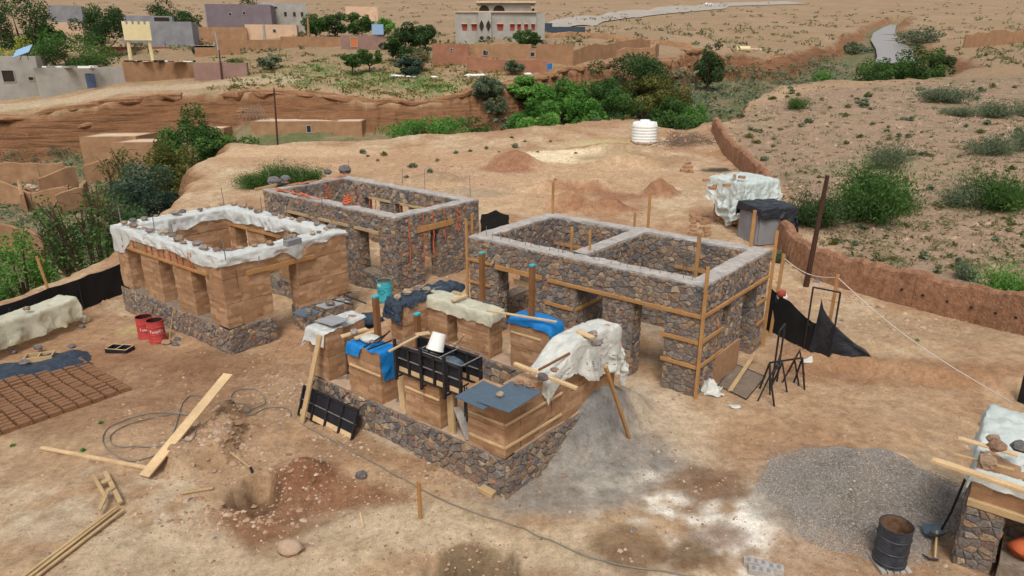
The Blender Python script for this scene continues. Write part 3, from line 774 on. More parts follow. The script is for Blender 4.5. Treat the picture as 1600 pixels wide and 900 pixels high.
def wall_core(mb, p0, p1, inn, th, z0, z1, ops, ends=(True, True), top=False):
    """solid wall between p0 and p1 (outer face), thickness th towards inn, with openings (s0,s1,zb,zt)"""
    p0 = np.array([*p0[:2], 0.0]); p1 = np.array([*p1[:2], 0.0]); w = np.linalg.norm(p1 - p0); u = (p1 - p0) / w
    n = np.array([inn[0], inn[1], 0.0])
    ss, zs, solid = holes_cells(w, z0, z1, ops)
    P = lambda s, d, z: p0 + u * s + n * d + np.array([0, 0, z])
    q = lambda *a: mb.add(list(a), [(0, 1, 2, 3)])
    for i in range(len(ss) - 1):
        for j in range(len(zs) - 1):
            s0, s1, a, b = ss[i], ss[i + 1], zs[j], zs[j + 1]; sm, zm = (s0 + s1) / 2, (a + b) / 2
            if not solid(sm, zm): continue
            q(P(s0, 0, a), P(s1, 0, a), P(s1, 0, b), P(s0, 0, b)); q(P(s1, th, a), P(s0, th, a), P(s0, th, b), P(s1, th, b))
            def isol(ii, jj):
                if jj < 0 or jj >= len(zs) - 1: return False
                if ii < 0: return not ends[0]
                if ii >= len(ss) - 1: return not ends[1]
                return solid((ss[ii] + ss[ii + 1]) / 2, (zs[jj] + zs[jj + 1]) / 2)
            if not isol(i - 1, j): q(P(s0, th, a), P(s0, 0, a), P(s0, 0, b), P(s0, th, b))
            if not isol(i + 1, j): q(P(s1, 0, a), P(s1, th, a), P(s1, th, b), P(s1, 0, b))
            if not isol(i, j + 1) and (j + 1 < len(zs) - 1 or not top): q(P(s0, 0, b), P(s1, 0, b), P(s1, th, b), P(s0, th, b))
            if j > 0 and not isol(i, j - 1): q(P(s0, th, a), P(s1, th, a), P(s1, 0, a), P(s0, 0, a))
def s_of(p0, p1, u, z):
    """distance along p0-p1 at which a point of height z is seen at photograph column u"""
    p0 = np.array(p0[:2]); p1 = np.array(p1[:2]); L = np.linalg.norm(p1 - p0)
    lo, hi = -2.0, L + 2.0
    f = lambda s: pj([*(p0 + (p1 - p0) * s / L), z])[0] - u
    sg = 1 if f(hi) > f(lo) else -1
    for _ in range(50):
        m = (lo + hi) / 2
        if f(m) * sg < 0: lo = m
        else: hi = m
    return (lo + hi) / 2
def s_ops(p0, p1, L):
    return [(s_of(p0, p1, a, (zb + zt) / 2), s_of(p0, p1, b, (zb + zt) / 2), zb, zt) if s_of(p0, p1, a, 1) < s_of(p0, p1, b, 1) else
            (s_of(p0, p1, b, (zb + zt) / 2), s_of(p0, p1, a, (zb + zt) / 2), zb, zt) for a, b, zb, zt in L]
def unit(a):
    a = np.array(a, float); return a / np.linalg.norm(a)
def inset_quad(Q, th):
    Q = [np.array(q[:2], float) for q in Q]; n = len(Q); out = []
    c = sum(Q) / n
    for i in range(n):
        a, b, d = Q[i - 1], Q[i], Q[(i + 1) % n]
        e1, e2 = unit(b - a), unit(d - b)
        n1, n2 = np.array([-e1[1], e1[0]]), np.array([-e2[1], e2[0]])
        if n1 @ (c - b) < 0: n1 = -n1
        if n2 @ (c - b) < 0: n2 = -n2
        k = (n1 + n2) / (1 + n1 @ n2); out.append(b + k * th)
    return out
def face_stones(key, p0, p1, nrm, z0, z1, ops, size, rd, th=None, jamb=True, proud=.03):
    p0 = np.array([*p0[:2], z0]); p1 = np.array([*p1[:2], z0]); w = np.linalg.norm(p1 - p0); u = (p1 - p0) / w
    n = np.array([*nrm[:2], 0.0])
    stones_on(key, p0, u, n, w, z1 - z0, size, [(a, b, c - z0, d - z0) for a, b, c, d in ops], rd, proud=proud)
    if jamb and th:
        for a, b, c, d in ops:
            if min(d, z1) - max(c, z0) < .3: continue
            cc = max(c, z0); d = min(d, z1)
            stones_on(key, p0 + u * a + np.array([0, 0, cc - z0]), -n, u, th, d - cc, size, (), rd, proud=proud)
            stones_on(key, p0 + u * b + np.array([0, 0, cc - z0]), -n, -u, th, d - cc, size, (), rd, proud=proud)
def rough_cap(mb, Q, I, z, th=.03, lift=.03):
    """cement capping along the top of the walls of quad Q (outer) / I (inner), lightly uneven"""
    n = len(Q)
    for i in range(n):
        a, b = np.array(Q[i]), np.array(Q[(i + 1) % n]); c, d = np.array(I[i]), np.array(I[(i + 1) % n])
        k = max(4, int(np.linalg.norm(b - a) / .18)); A = []
        for s in range(k + 1):
            t = s / k; o = a + (b - a) * t; q = c + (d - c) * t; row = []
            for j, f in enumerate((-.03, -.03, .15, .5, .85, 1.03, 1.03)):
                p = o + (q - o) * f
                zz = z + th + .045 * float(fbm(p[0] * 2.3, p[1] * 2.3, 301)) + lift * float(fbm(p[0] * 5, p[1] * 5, 302)) if 0 < j < 6 else z - .06
                row.append((p[0], p[1], zz))
            A.append(row)
        mb.grid(A)
def batten(parent, p0, p1, nrm, s0, s1, z, w=.045, h=.10, name='timber_batten', m='timber', out=.055):
    p0 = np.array([*p0[:2], z]); p1 = np.array([*p1[:2], z]); u = unit(p1 - p0); n = np.array([*nrm[:2], 0])
    mb = MB(); mb.bar(p0 + u * s0 + n * out, p0 + u * s1 + n * out, w, h)
    return part(name, mb, M[m], parent)
def post(parent, p, z0, z1, w=.09, d=.06, name='corner_post', m='timber', lean=(0, 0)):
    mb = MB(); mb.bar([p[0], p[1], z0], [p[0] + lean[0], p[1] + lean[1], z1], w, d, up=(0.64, 0.77, 0)); return part(name, mb, M[m], parent)
def rod(parent, p, z0, z1, r=.014):
    mb = MB(); l = random.uniform(-.04, .04); mb.tube([[p[0], p[1], z0], [p[0] + l, p[1] + l * .5, z1]], r, 5); return part('rebar_rod', mb, M['rebar'], parent)

# ------------------------------------------------------------------ C: two-room stone house
def house_two_rooms():
    Lc, Bc, Rc, Fc = np.array([-1.57, 24.40]), np.array([1.61, 28.27]), np.array([8.91, 22.60]), np.array([5.56, 18.66])
    Q = [Lc, Bc, Rc, Fc]; th = .55; I = inset_quad(Q, th); H = 3.6; z0 = -.35; rd = random.Random(31)
    t = thing('stone_house', 'open two-room stone house with timber battens on its faces and a cross wall inside', 'house', [*((Lc + Rc) / 2), 0])
    nF = unit([-(Fc - Lc)[1], (Fc - Lc)[0]]); nF = nF if nF[1] < 0 else -nF          # long front, towards the camera
    nR = unit([(Rc - Fc)[1], -(Rc - Fc)[0]]); nR = nR if nR[0] > 0 else -nR
    opsF = s_ops(Lc, Fc, [(777, 806, -1, 2.62), (805, 835, -1, 2.5), (897, 939, -1, 2.62), (985, 1035, -1, 2.62)])
    opsF = [(opsF[0][0], opsF[1][1], -1, 2.62), opsF[2], opsF[3]]
    opsR = s_ops(Fc, Rc, [(1127, 1141, 1.75, 2.5), (1153, 1176, -1, 2.62)])
    Lb = np.linalg.norm(Bc - Rc)
    opsB = [(3.2 - 1.55, 3.2 - .75, 1.2, 2.5), (6.9, 7.8, .9, 2.5)]
    opsL = [(1.6, 3.0, .9, 2.45)]
    core = MB()
    wall_core(core, Lc, Fc, -nF, th, z0, H, opsF, top=True); wall_core(core, Fc, Rc, -nR, th, z0, H, opsR, top=True)
    wall_core(core, Bc, Rc, nF, th, z0, H, opsB, top=True); wall_core(core, Lc, Bc, nR, th, z0, H, opsL, top=True)
    # cross wall, from just left of the middle doorway
    s = opsF[1][0]; pa = Lc + unit(Fc - Lc) * (s - .02); pa_in = pa - nF * th
    dv = unit((Bc - Lc) + (Rc - Fc)); pb = pa_in + dv * 3.9
    un = unit(Fc - Lc)
    wall_core(core, pa_in, pb, -un, .5, z0, H, [], top=True)
    part('mortar_core', core, M['mortar'], t)
    K = 'C'
    face_stones(K, Lc, Fc, nF, z0, H, opsF, .215, rd, th); face_stones(K, Fc, Rc, nR, z0, H, opsR, .21, rd, th)
    face_stones(K, I[1], I[2], nF, z0, H, [(a - th, b - th, c, d) for a, b, c, d in opsB], .23, rd)
    face_stones(K, Lc, Bc, -nR, z0, H, opsL, .34, rd); face_stones(K, Bc, Rc, -nF, z0, H, opsB, .36, rd, th)
    face_stones(K, I[0], I[1], nR, z0, H, [(a - th, b - th, c, d) for a, b, c, d in opsL], .29, rd)
    face_stones(K, I[0], I[3], -nF, z0, H, [(a - th, b - th, c, d) for a, b, c, d in opsF], .36, rd)
    face_stones(K, I[3], I[2], -nR, z0, H, [(a - th, b - th, c, d) for a, b, c, d in opsR], .36, rd)
    face_stones(K, pa_in, pb, un, z0, H, [], .23, rd); face_stones(K, pa_in - un * .5, pb - un * .5, -un, z0, H, [], .36, rd)
    flush_stones(K, t)
    cap = MB(); rough_cap(cap, Q, I, H); part('wall_cap', cap, M['cement'], t)
    cap = MB(); c0, c1 = pa_in, pb; A = []
    for k in range(22):
        f = k / 21; p = c0 + (c1 - c0) * f
        A.append([(*(p - un * (.5 * g)), H + (.055 + .03 * float(fbm(k * .5, g * 3, 5)) if 0 < j < 4 else -.05)) for j, g in enumerate((-.05, -.05, .5, 1.05, 1.05))])
    cap.grid(A); part('cross_wall_cap', cap, M['cement'], t)
    lenF = np.linalg.norm(Fc - Lc); lenR = np.linalg.norm(Rc - Fc)
    # lintel battens, guide battens and posts nailed to the faces
    S = lambda u, z: s_of(Lc, Fc, u, z); SR = lambda u, z: s_of(Fc, Rc, u, z)
    batten(t, Lc, Fc, nF, S(775, 2.68), S(848, 2.68), 2.70, .05, .17, 'lintel_board')
    batten(t, Lc, Fc, nF, S(857, 2.6), lenF + .02, 2.68, .06, .12, 'lintel_batten')
    batten(t, Fc, Rc, nR, -.05, lenR + .05, 2.68, .06, .11, 'lintel_batten')
    for z, a, b in [(2.75, 733, 771), (1.9, 733, 768), (1.05, 733, 770)]: batten(t, Lc, Fc, nF, S(a, z), S(b, z), z)
    for z in (1.85, 1.05):
        batten(t, Lc, Fc, nF, S(853, z), S(897, z), z, h=.12); batten(t, Lc, Fc, nF, S(1033, z), lenF, z, h=.12)
        batten(t, Fc, Rc, nR, 0, SR(1127, z), z, h=.12); batten(t, Fc, Rc, nR, SR(1180, z), lenR, z, h=.10)
        q = pa_in; mb = MB(); mb.bar([*(q + un * .06 - dv * th), z], [*(q + un * .06 + dv * .95), z], .045, .11); part('timber_batten', mb, M['timber'], t)
    post(t, Fc + nF * .09 + nR * .09, -.2, 4.25, .10, .07); post(t, Lc + nF * .08 - un * .07, -.1, 4.3, .10, .06)
    post(t, Rc + nR * .1 + un * .02, -.1, 4.3, .10, .06)
    for (u, v, h) in [(866, 382, 4.75), (893, 392, 3.75), (921, 385, 3.7)]:
        pass
    wp = lambda u, v, z: gp(u, v, z)[:2]
    post(t, wp(866, 338, 3.5) + dv * -.12, 0, 5.0, .10, .07, 'guide_post'); post(t, wp(893, 392, 3.4) , 0, 4.25, .10, .07, 'guide_post')
    post(t, wp(1009, 405, 2.2), 0, 4.9, .10, .07, 'guide_post'); post(t, wp(1084, 433, 3.2) + dv * .15, 0, 4.6, .11, .08, 'guide_post')
    post(t, wp(1173, 386, 3.6), 3.3, 4.9, .11, .07, 'guide_post'); post(t, wp(921, 398, 3.5), 3.0, 4.35, .08, .06, 'guide_post')
    post(t, wp(991, 356, 3.6), 3.4, 4.2, .08, .06, 'guide_post')
    batten(t, I[1], I[2], nF, .1, 2.6, 2.55, .05, .12, 'lintel_board'); batten(t, I[1], I[2], nF, 5.5, lenF - 1.3, 2.55, .05, .12, 'lintel_board')
    batten(t, I[0], I[1], nR, .9, 3.1, 2.5, .05, .16, 'lintel_board')
    bl = MB(); p = Lc + un * (S(822, 2.2)) - nF * .25; bl.bar([*(p - un * .75), 2.18], [*(p + un * .75), 2.22], .04, .22); part('cross_board', bl, M['oldwood'], t)
    for k in range(26):
        f = (k + .5) / 26
        for a, b, off, zz in ((Lc, Fc, .30, .75), (I[1], I[2], .25, .5)):
            p = a + (b - a) * f + (-nF * off if a is Lc else nF * .12)
            if rd.random() < .8: rod(t, p + un * rd.uniform(-.1, .1), 2.6 if a is Lc else 1.6, H + rd.uniform(.05, .45) if a is Lc else 2.4 + rd.random(), .012)
    pl = MB(); p0 = Fc + unit(Rc - Fc) * SR(1113, .6); p1 = Fc + unit(Rc - Fc) * SR(1150, .6)
    pl.obox([*((p0 + p1) / 2 + nR * .06), .48], [*((p1 - p0) / 2), 0], [*(nR * .04), 0], [0, 0, .55]); part('plaster_patch', pl, M['adobe'], t)
    sp = MB(); p = Lc + un * S(945, 1.2) - nF * .5; 
    return t, dict(L=Lc, B=Bc, R=Rc, F=Fc, nF=nF, nR=nR, un=un, dv=dv)
tC, C = house_two_rooms()

# ------------------------------------------------------------------ B: single-room stone house with orange straps
def house_one_room():
    Lc, Bc, Rc, Fc = np.array([-12.26, 33.39]), np.array([-9.17, 37.5]), np.array([-1.55, 31.04]), np.array([-4.8, 27.29])
    Q = [Lc, Bc, Rc, Fc]; th = .55; I = inset_quad(Q, th); H = 3.6; z0 = -.5; rd = random.Random(41)
    t = thing('stone_house', 'open one-room stone house with orange straps hanging down its walls', 'house', [*((Lc + Rc) / 2), 0])
    un = unit(Fc - Lc); nF = np.array([un[1], -un[0]]); nF = nF if nF[1] < 0 else -nF
    dv = unit(Rc - Fc); nR = np.array([dv[1], -dv[0]]); nR = nR if nR[0] > 0 else -nR
    opsF = s_ops(Lc, Fc, [(457, 475, 1.0, 2.75), (508, 533, 1.0, 2.75), (562, 594, .95, 2.75)])
    opsR = s_ops(Fc, Rc, [(664, 688, -1, 2.7)])
    opsB = s_ops(Bc, Rc, [(582, 607, 1.0, 2.8), (630, 653, 1.0, 2.8)])
    core = MB()
    wall_core(core, Lc, Fc, -nF, th, z0, H, opsF, top=True); wall_core(core, Fc, Rc, -nR, th, z0, H, opsR, top=True)
    wall_core(core, Bc, Rc, nF, th, z0, H, opsB, top=True); wall_core(core, Lc, Bc, nR, th, z0, H, [], top=True)
    part('mortar_core', core, M['mortar'], t)
    K = 'B'
    face_stones(K, Lc, Fc, nF, z0, H, opsF, .22, rd, th); face_stones(K, Fc, Rc, nR, z0, H, opsR, .22, rd, th)
    face_stones(K, I[1], I[2], nF, z0, H, [(a - th, b - th, c, d) for a, b, c, d in opsB], .28, rd, th); face_stones(K, I[0], I[1], nR, z0, H, [], .36, rd)
    face_stones(K, Bc, Rc, -nF, z0, H, opsB, .4, rd); face_stones(K, Lc, Bc, -nR, z0, H, [], .4, rd)
    face_stones(K, I[0], I[3], -nF, z0, H, [(a - th, b - th, c, d) for a, b, c, d in opsF], .4, rd); face_stones(K, I[3], I[2], -nR, z0, H, [(a - th, b - th, c, d) for a, b, c, d in opsR], .4, rd)
    flush_stones(K, t)
    cap = MB(); rough_cap(cap, Q, I, H); part('wall_cap', cap, M['cement'], t)
    S = lambda u, z: s_of(Lc, Fc, u, z); SR = lambda u, z: s_of(Fc, Rc, u, z)
    for a, b in [(451, 484), (500, 546), (555, 593)]: batten(t, Lc, Fc, nF, S(a, 2.8), S(b, 2.8), 2.84, .05, .13, 'lintel_board', 'oldwood')
    batten(t, Fc, Rc, nR, SR(651, 2.8), SR(707, 2.8), 2.9, .06, .24, 'lintel_board')
    for a, b in [(578, 612), (627, 664)]: batten(t, I[1], I[2], nF, s_of(I[1], I[2], a, 2.8), s_of(I[1], I[2], b, 2.8), 2.85, .05, .12, 'lintel_board', 'oldwood')
    post(t, Rc + nR * .1 - dv * .55, -.2, 3.0, .12, .06)
    def strap(p, n, za, zb):
        mb = MB(); n = np.array([*n, 0]); p = np.array([*p, 0.0]); d = np.array([-n[1], n[0], 0])
        A = [[p + n * (.05 + .02 * math.sin(k * 2.1)) + d * (sd * .036 + .03 * math.sin(k * 1.3 + p[0])) + np.array([0, 0, za + (zb - za) * k / 8]) for sd in (-1, 1)] for k in range(9)]
        mb.grid(A); part('orange_strap', mb, M['orange'], t)
    for u, za, zb in [(639, 3.5, 1.5), (661, 3.55, 1.4), (676, 3.55, 1.5), (694, 3.55, 2.1), (714, 3.5, 2.3), (718, 3.3, 2.4)]: strap(Fc + dv * SR(u, 2.6), nR, za, zb)
    for u, za, zb in [(578, 3.3, 1.5), (587, 3.0, 1.4), (607, 3.3, 1.6), (616, 3.3, 1.9), (625, 3.3, 1.8), (639, 3.2, 1.9), (650, 3.0, 1.5), (660, 3.2, 1.6), (670, 3.3, 2.2), (563, 3.2, 2.0), (555, 3.3, 2.1)]:
        strap(I[1] + un * s_of(I[1], I[2], u, 2.4), nF, za, zb)
    for k, (u, za, zb) in enumerate([(506, 3.5, 2.6), (510, 3.4, 2.2)]): strap(I[0] + dv * s_of(I[0], I[1], u, 3.0), nR, za, zb)
    ml = MB()     # loose straps lying on the wall head
    for k in range(22):
        f = rd.uniform(.04, .45); p = Lc + (Fc - Lc) * f - nF * rd.uniform(.1, .45); a = rd.uniform(-.6, .6); d = un * math.cos(a) + dv * math.sin(a)
        l = rd.uniform(.2, .5); e = np.array([-d[1], d[0]]) * .05
        ml.add([[*(p - d * l - e), H + .10], [*(p + d * l - e), H + .12], [*(p + d * l + e), H + .12], [*(p - d * l + e), H + .10]], [(0, 1, 2, 3)])
    for k in range(12):
        f = rd.uniform(.2, .95); p = Lc + (Bc - Lc) * f + nR * rd.uniform(.1, .45); d = dv; l = rd.uniform(.2, .4); e = np.array([-d[1], d[0]]) * .06
        ml.add([[*(p - d * l - e), H + .10], [*(p + d * l - e), H + .12], [*(p + d * l + e), H + .12], [*(p - d * l + e), H + .10]], [(0, 1, 2, 3)])
    part('loose_straps', ml, M['orange'], t, kind='stuff')
    for u, v, h in [(503, 318, .9), (422, 292, .8), (617, 336, .6), (629, 289, .9), (664, 297, 1.0), (735, 307, 1.0), (545, 272, .8), (470, 275, .5)]: rod(t, gp(u, v, H)[:2], H, H + h, .016)
    bo = MB()
    for k in range(7):
        a = k * .9; c = np.array([*gp(543.5, 316, 3.75)[:2], 3.72]); bo.tube([c + np.array([.22 * math.cos(a + j) * (1 - .1 * k % 3), .16 * math.sin(a + j), .05 * k + .03 * math.sin(j * 3)]) for j in np.linspace(0, 5, 9)], .035, 5)
    solo('strap_bundle', bo, M['orange'], 'bundle of orange straps heaped on the wall head of the strapped stone house', 'straps', [*gp(543.5, 316, 3.7)[:2], 3.68])
    for k, (u, v, r) in enumerate([(430, 287, .30), (446, 283, .26), (512, 271, .22), (539, 270, .34)]):
        mb = MB(); c = [*gp(u, v, 3.75)[:2], 3.66 + r * .75]; mb.rock(c, r, k + 80, .85, t=.95 if k < 2 else .13)
        solo('wall_stone', mb, M['stone'], ['pale rounded stone at the left corner of the strapped house wall', 'small grey stone just right of the corner stone on the strapped house', 'low grey stone on the back left wall head', 'large grey stone at the far corner of the strapped house'][k], 'stone', [*c[:2], 3.66], tint=True)
    pk = MB(); a = np.array([*gp(398, 296, 3.7)[:2], 3.68]); b = np.array([*gp(432, 290, 3.7)[:2], 3.74]); pk.bar(a, b, .05, .14); solo('plank', pk, M['oldwood'], 'short plank sticking out past the left corner of the strapped house', 'plank', a)
    return t, dict(L=Lc, B=Bc, R=Rc, F=Fc, nF=nF, nR=nR, un=un, dv=dv)
tB, B = house_one_room()

# ------------------------------------------------------------------ rammed earth pieces
def earth_block(parent, p0, p1, inn, th, z0, z1, seed, name='earth_block', amp=.018):
    """one tamped lift of earth: a block with slightly worn faces and edges"""
    p0 = np.array([*p0[:2], 0.0]); p1 = np.array([*p1[:2], 0.0]); w = np.linalg.norm(p1 - p0); u = (p1 - p0) / w; n = np.array([*inn[:2], 0.0])
    a, b, c = max(2, int(w / .22)), max(2, int(th / .22)), max(2, int((z1 - z0) / .2))
    idx = {}; mb = MB(); V = []; F = []
    def vert(i, j, k):
        key = (i, j, k)
        if key in idx: return idx[key]
        s, d, z = w * i / a, th * j / b, z0 + (z1 - z0) * k / c
        p = p0 + u * s + n * d + np.array([0, 0, z])
        ns = np.array([-1 if i == 0 else 1 if i == a else 0, -1 if j == 0 else 1 if j == b else 0, -1 if k == 0 else 1 if k == c else 0], float)
        e = amp * (mnoise.noise(Vector((p[0] * 3.1, p[1] * 3.1, p[2] * 4 + seed))) )
        if abs(ns).sum() > 1: e -= (.007 + .02 * abs(mnoise.noise(Vector((p[0] * 6, p[1] * 6, p[2] * 6))))) if ns[2] else .002
        p = p + (u * ns[0] + n * ns[1] + np.array([0, 0, ns[2] * .4])) * e
        idx[key] = len(V); V.append(p); return idx[key]
    for i in range(a):
        for k in range(c):
            F.append((vert(i, 0, k), vert(i + 1, 0, k), vert(i + 1, 0, k + 1), vert(i, 0, k + 1))); F.append((vert(i + 1, b, k), vert(i, b, k), vert(i, b, k + 1), vert(i + 1, b, k + 1)))
    for j in range(b):
        for k in range(c):
            F.append((vert(0, j + 1, k), vert(0, j, k), vert(0, j, k + 1), vert(0, j + 1, k + 1))); F.append((vert(a, j, k), vert(a, j + 1, k), vert(a, j + 1, k + 1), vert(a, j, k + 1)))
    for i in range(a):
        for j in range(b):
            F.append((vert(i, j, c), vert(i + 1, j, c), vert(i + 1, j + 1, c), vert(i, j + 1, c))); F.append((vert(i, j + 1, 0), vert(i + 1, j + 1, 0), vert(i + 1, j, 0), vert(i, j, 0)))
    mb.add(V, F); return part(name, mb, M['rammed'], parent)
def earth_pier(parent, p0, p1, inn, th, z0, z1, seed, lift=.85):
    n = max(1, round((z1 - z0) / lift)); zs = np.linspace(z0, z1, n + 1)
    rd = random.Random(seed)
    for k in range(n):
        d = np.array(inn[:2]) * rd.uniform(-.012, .012)
        earth_block(parent, np.array(p0[:2]) + d, np.array(p1[:2]) + d, inn, th, zs[k] + (.006 if k else 0), zs[k + 1], seed + k)
def earth_wall_line(parent, p0, p1, inn, th, z0, z1, ops, seed, zl=None):
    """piers between openings plus a band above the openings"""
    p0 = np.array(p0[:2]); p1 = np.array(p1[:2]); L = np.linalg.norm(p1 - p0); u = (p1 - p0) / L
    zt = zl if zl is not None else (ops[0][3] if ops else z1)
    cur = 0.0
    for k, o in enumerate(sorted(ops) + [(L, L, 0, 0)]):
        if o[0] - cur > .05: earth_pier(parent, p0 + u * cur, p0 + u * o[0], inn, th, z0, zt, seed + 10 * k)
        if o[1] > o[0] and o[2] > z0 + .1: earth_pier(parent, p0 + u * o[0], p0 + u * o[1], inn, th, z0, o[2], seed + 10 * k + 5)
        cur = max(cur, o[1])
    if zt < z1 - .05:
        m = max(1, round(L / 2.4))
        for k in range(m):
            earth_block(parent, p0 + u * (L * k / m + (.004 if k else 0)), p0 + u * (L * (k + 1) / m), inn, th, zt + .006, z1, seed + 70 + k)
def fold(x, y, s): return 1 - 2 * abs(float(fbm(x, y, s, 3)))
# ------------------------------------------------------------------ A: rammed-earth house under plastic
def house_earth():
    Lc, Fc, Rc = np.array([-15.9, 26.45]), np.array([-9.72, 21.75]), np.array([-6.45, 25.6]); Bc = Lc + Rc - Fc
    Q = [Lc, Bc, Rc, Fc]; th = .55; H = 3.5; zp = 1.0; rd = random.Random(51)
    t = thing('earth_house', 'roofless tan rammed-earth house on a stone plinth, its wall tops wrapped in white plastic', 'house', [*((Lc + Rc) / 2), 0])
    un = unit(Fc - Lc); nF = np.array([un[1], -un[0]]); nF = nF if nF[1] < 0 else -nF
    dv = unit(Rc - Fc); nR = np.array([dv[1], -dv[0]]); nR = nR if nR[0] > 0 else -nR
    lenF = np.linalg.norm(Fc - Lc); lenR = np.linalg.norm(Rc - Fc)
    I = inset_quad(Q, th)
    # plinth slightly proud of the earth walls
    e = .06; P = inset_quad(Q, -e); PI = inset_quad(Q, th + e); z0 = -.5
    door = (s_of(P[3], P[2], 432, .8), s_of(P[3], P[2], 472, .8), -1, 9)
    core = MB()
    wall_core(core, P[0], P[3], -nF, th + 2 * e, z0, zp, []); wall_core(core, P[3], P[2], -nR, th + 2 * e, z0, zp, [door])
    wall_core(core, P[1], P[2], nF, th + 2 * e, z0, zp, []); wall_core(core, P[0], P[1], nR, th + 2 * e, z0, zp, [])
    part('plinth_core', core, M['mortar'], t)
    K = 'A'
    face_stones(K, P[0], P[3], nF, z0, zp, [], .20, rd); face_stones(K, P[3], P[2], nR, z0, zp, [door], .20, rd, th)
    face_stones(K, PI[1], PI[2], nF, z0, zp, [], .3, rd); face_stones(K, P[0], P[1], -nR, z0, zp, [], .34, rd); face_stones(K, P[1], P[2], -nF, z0, zp, [], .34, rd)
    face_stones(K, PI[0], PI[1], nR, z0, zp, [], .3, rd)
    flush_stones(K, t)
    zl = 2.75
    opsF = s_ops(Lc, Fc, [(203, 224, zp, zl), (252, 275, zp, zl), (303, 326, zp, zl)])
    opsR = s_ops(Fc, Rc, [(431, 471, -1, zl)])
    earth_wall_line(t, Lc, Fc, -nF, th, zp - .03, H, opsF, 500)
    earth_wall_line(t, Fc - nF * th, Rc, -nR, th, zp - .03, H, [(a - th, b - th, c, d) for a, b, c, d in opsR], 600)
    opsB = s_ops(I[1], I[2], [(370, 389, zp + .01, 2.8), (416, 434, zp + .01, 2.8)])
    earth_wall_line(t, I[1], I[2] , -nF, th, zp + .01, H, opsB, 700); earth_wall_line(t, I[0] - nR * .0, I[1] , -nR, th, zp + .01, H, [], 800)
    # timber lintels, orange straps on the front band
    batten(t, Lc, Fc, nF, opsF[0][0] - .2, opsF[2][1] + .25, zl + .05, .05, .10, 'lintel_batten', 'timber', .03)
    batten(t, Fc, Rc, nR, opsR[0][0] - .9, opsR[0][1] + .75, zl + .07, .06, .16, 'lintel_board', 'timber', .03)
    batten(t, I[1], I[2], nF, opsB[0][0] - .4, opsB[1][1] + .4, 2.85, .05, .13, 'lintel_board', 'timber', .03)
    for u in (208, 228, 237, 247, 256, 266, 276, 285, 297, 301):
        s = s_of(Lc, Fc, u, 3.1); p = Lc + un * s
        mb = MB(); n3 = np.array([*nF, 0]); d3 = np.array([*un, 0])
        mb.grid([[np.array([*p, 0]) + n3 * (.045 + .01 * math.sin(k)) + d3 * (sd * .035 + .015 * math.sin(k * 1.7 + u)) + np.array([0, 0, 3.42 - .1 * k]) for sd in (-1, 1)] for k in range(8)])
        part('orange_strap', mb, M['orange'], t)
    for u, v, h in [(189, 346, .75), (242, 365, .75), (273, 378, .75), (352, 402, .75), (350, 317, .8), (409, 331, .75), (443, 340, .6), (519, 357, .75), (404, 410, .3)]: rod(t, gp(u, v, H + .1)[:2], H, H + h, .018)
    # wooden bottom boards seen at the door foot
    # ---------------- plastic sheet over the wall head
    U = [np.array(q) for q in Q]; mb = MB(); per = [U[3], U[2], U[1], U[0]]; J = inset_quad(per, th)
    ring = []
    nseg = [int(np.linalg.norm(per[(i + 1) % 4] - per[i]) / .06) for i in range(4)]
    s_acc = 0
    for i in range(4):
        a, b, c, d = per[i], per[(i + 1) % 4], J[i], J[(i + 1) % 4]; L = np.linalg.norm(b - a)
        for k in range(nseg[i]):
            f = k / nseg[i]; o = a + (b - a) * f; q = c + (d - c) * f; s = s_acc + f * L
            out = unit(o - q)
            base = (.30, .20, .18, .26)[i]
            ho = base + .24 * float(fbm(s * .55, 1.0, 401, 3)) + .22 * float(fbm(s * 1.9, 2.0, 402, 3))
            if i == 3: ho = base + .30 * max(0, math.sin((s - s_acc) * 1.05 + 1.2)) * .5 + .1 * float(fbm(s * 1.5, 3, 404)) + (.62 if f < .19 else 0) * min(1, (.19 - f) * 14 if f < .19 else 0)
            if i == 0: ho = .30 + .10 * float(fbm(s * 1.2, 5, 405)) + .35 * math.exp(-((s - s_acc - 2.9) / .35) ** 2) - .12 * sstep(3.2, 3.6, s - s_acc)
            hi = .26 + .2 * float(fbm(s * .5, 9.0, 403, 3)) + .08 * float(fbm(s * 2.0, 7.0, 406))
            if i == 2 or i == 1: hi += .22 * abs(math.sin(s * .9))
            row = []
            prof = [(-.10, -ho), (-.085, -ho * .66), (-.06, -ho * .33), (-.045, -.03), (.0, .05), (.25, .08), (.5, .09), (.75, .08), (1.0, .05), (1.08, -.03), (1.10, -hi * .4), (1.13, -hi * .75), (1.16, -hi)]
            P0 = np.array(prof); jj = np.linspace(0, 12, 29); prof = np.stack([np.interp(jj, np.arange(13), P0[:, 0]), np.interp(jj, np.arange(13), P0[:, 1])], 1)
            for j, (g, dz) in zip(jj, prof):
                p = o + (q - o) * g
                wv = .03 * (fold(s * 3.2 - j * .35, j * .6, 417) - .5) + .05 * float(fbm(s * 2.2 + j * .13, j * .35, 411, 3)) + .10 * (fold(s * 1.5 + j * .12, j * .25, 412) - .5)
                if 3.7 <= j <= 8.3: zz = H - .01 + dz + .08 * (fold(s * .75 + j * .2, j * .55, 413) - .45) + .045 * (fold(s * 1.5 - j * .3, j * 1.1, 415) - .5) + .05 * float(fbm(s * .6, 3, 414)); side = 0
                else:
                    zz = H + .03 + dz; side = wv * (1.0 if j < 4 else -1.0) * min(1, abs(dz) * 4 + .2)
                row.append((*(p + out * (side + (.02 if j < 4 else -.02))), zz))
            ring.append(row)
        s_acc += L
    mb.grid(ring, closed=True)
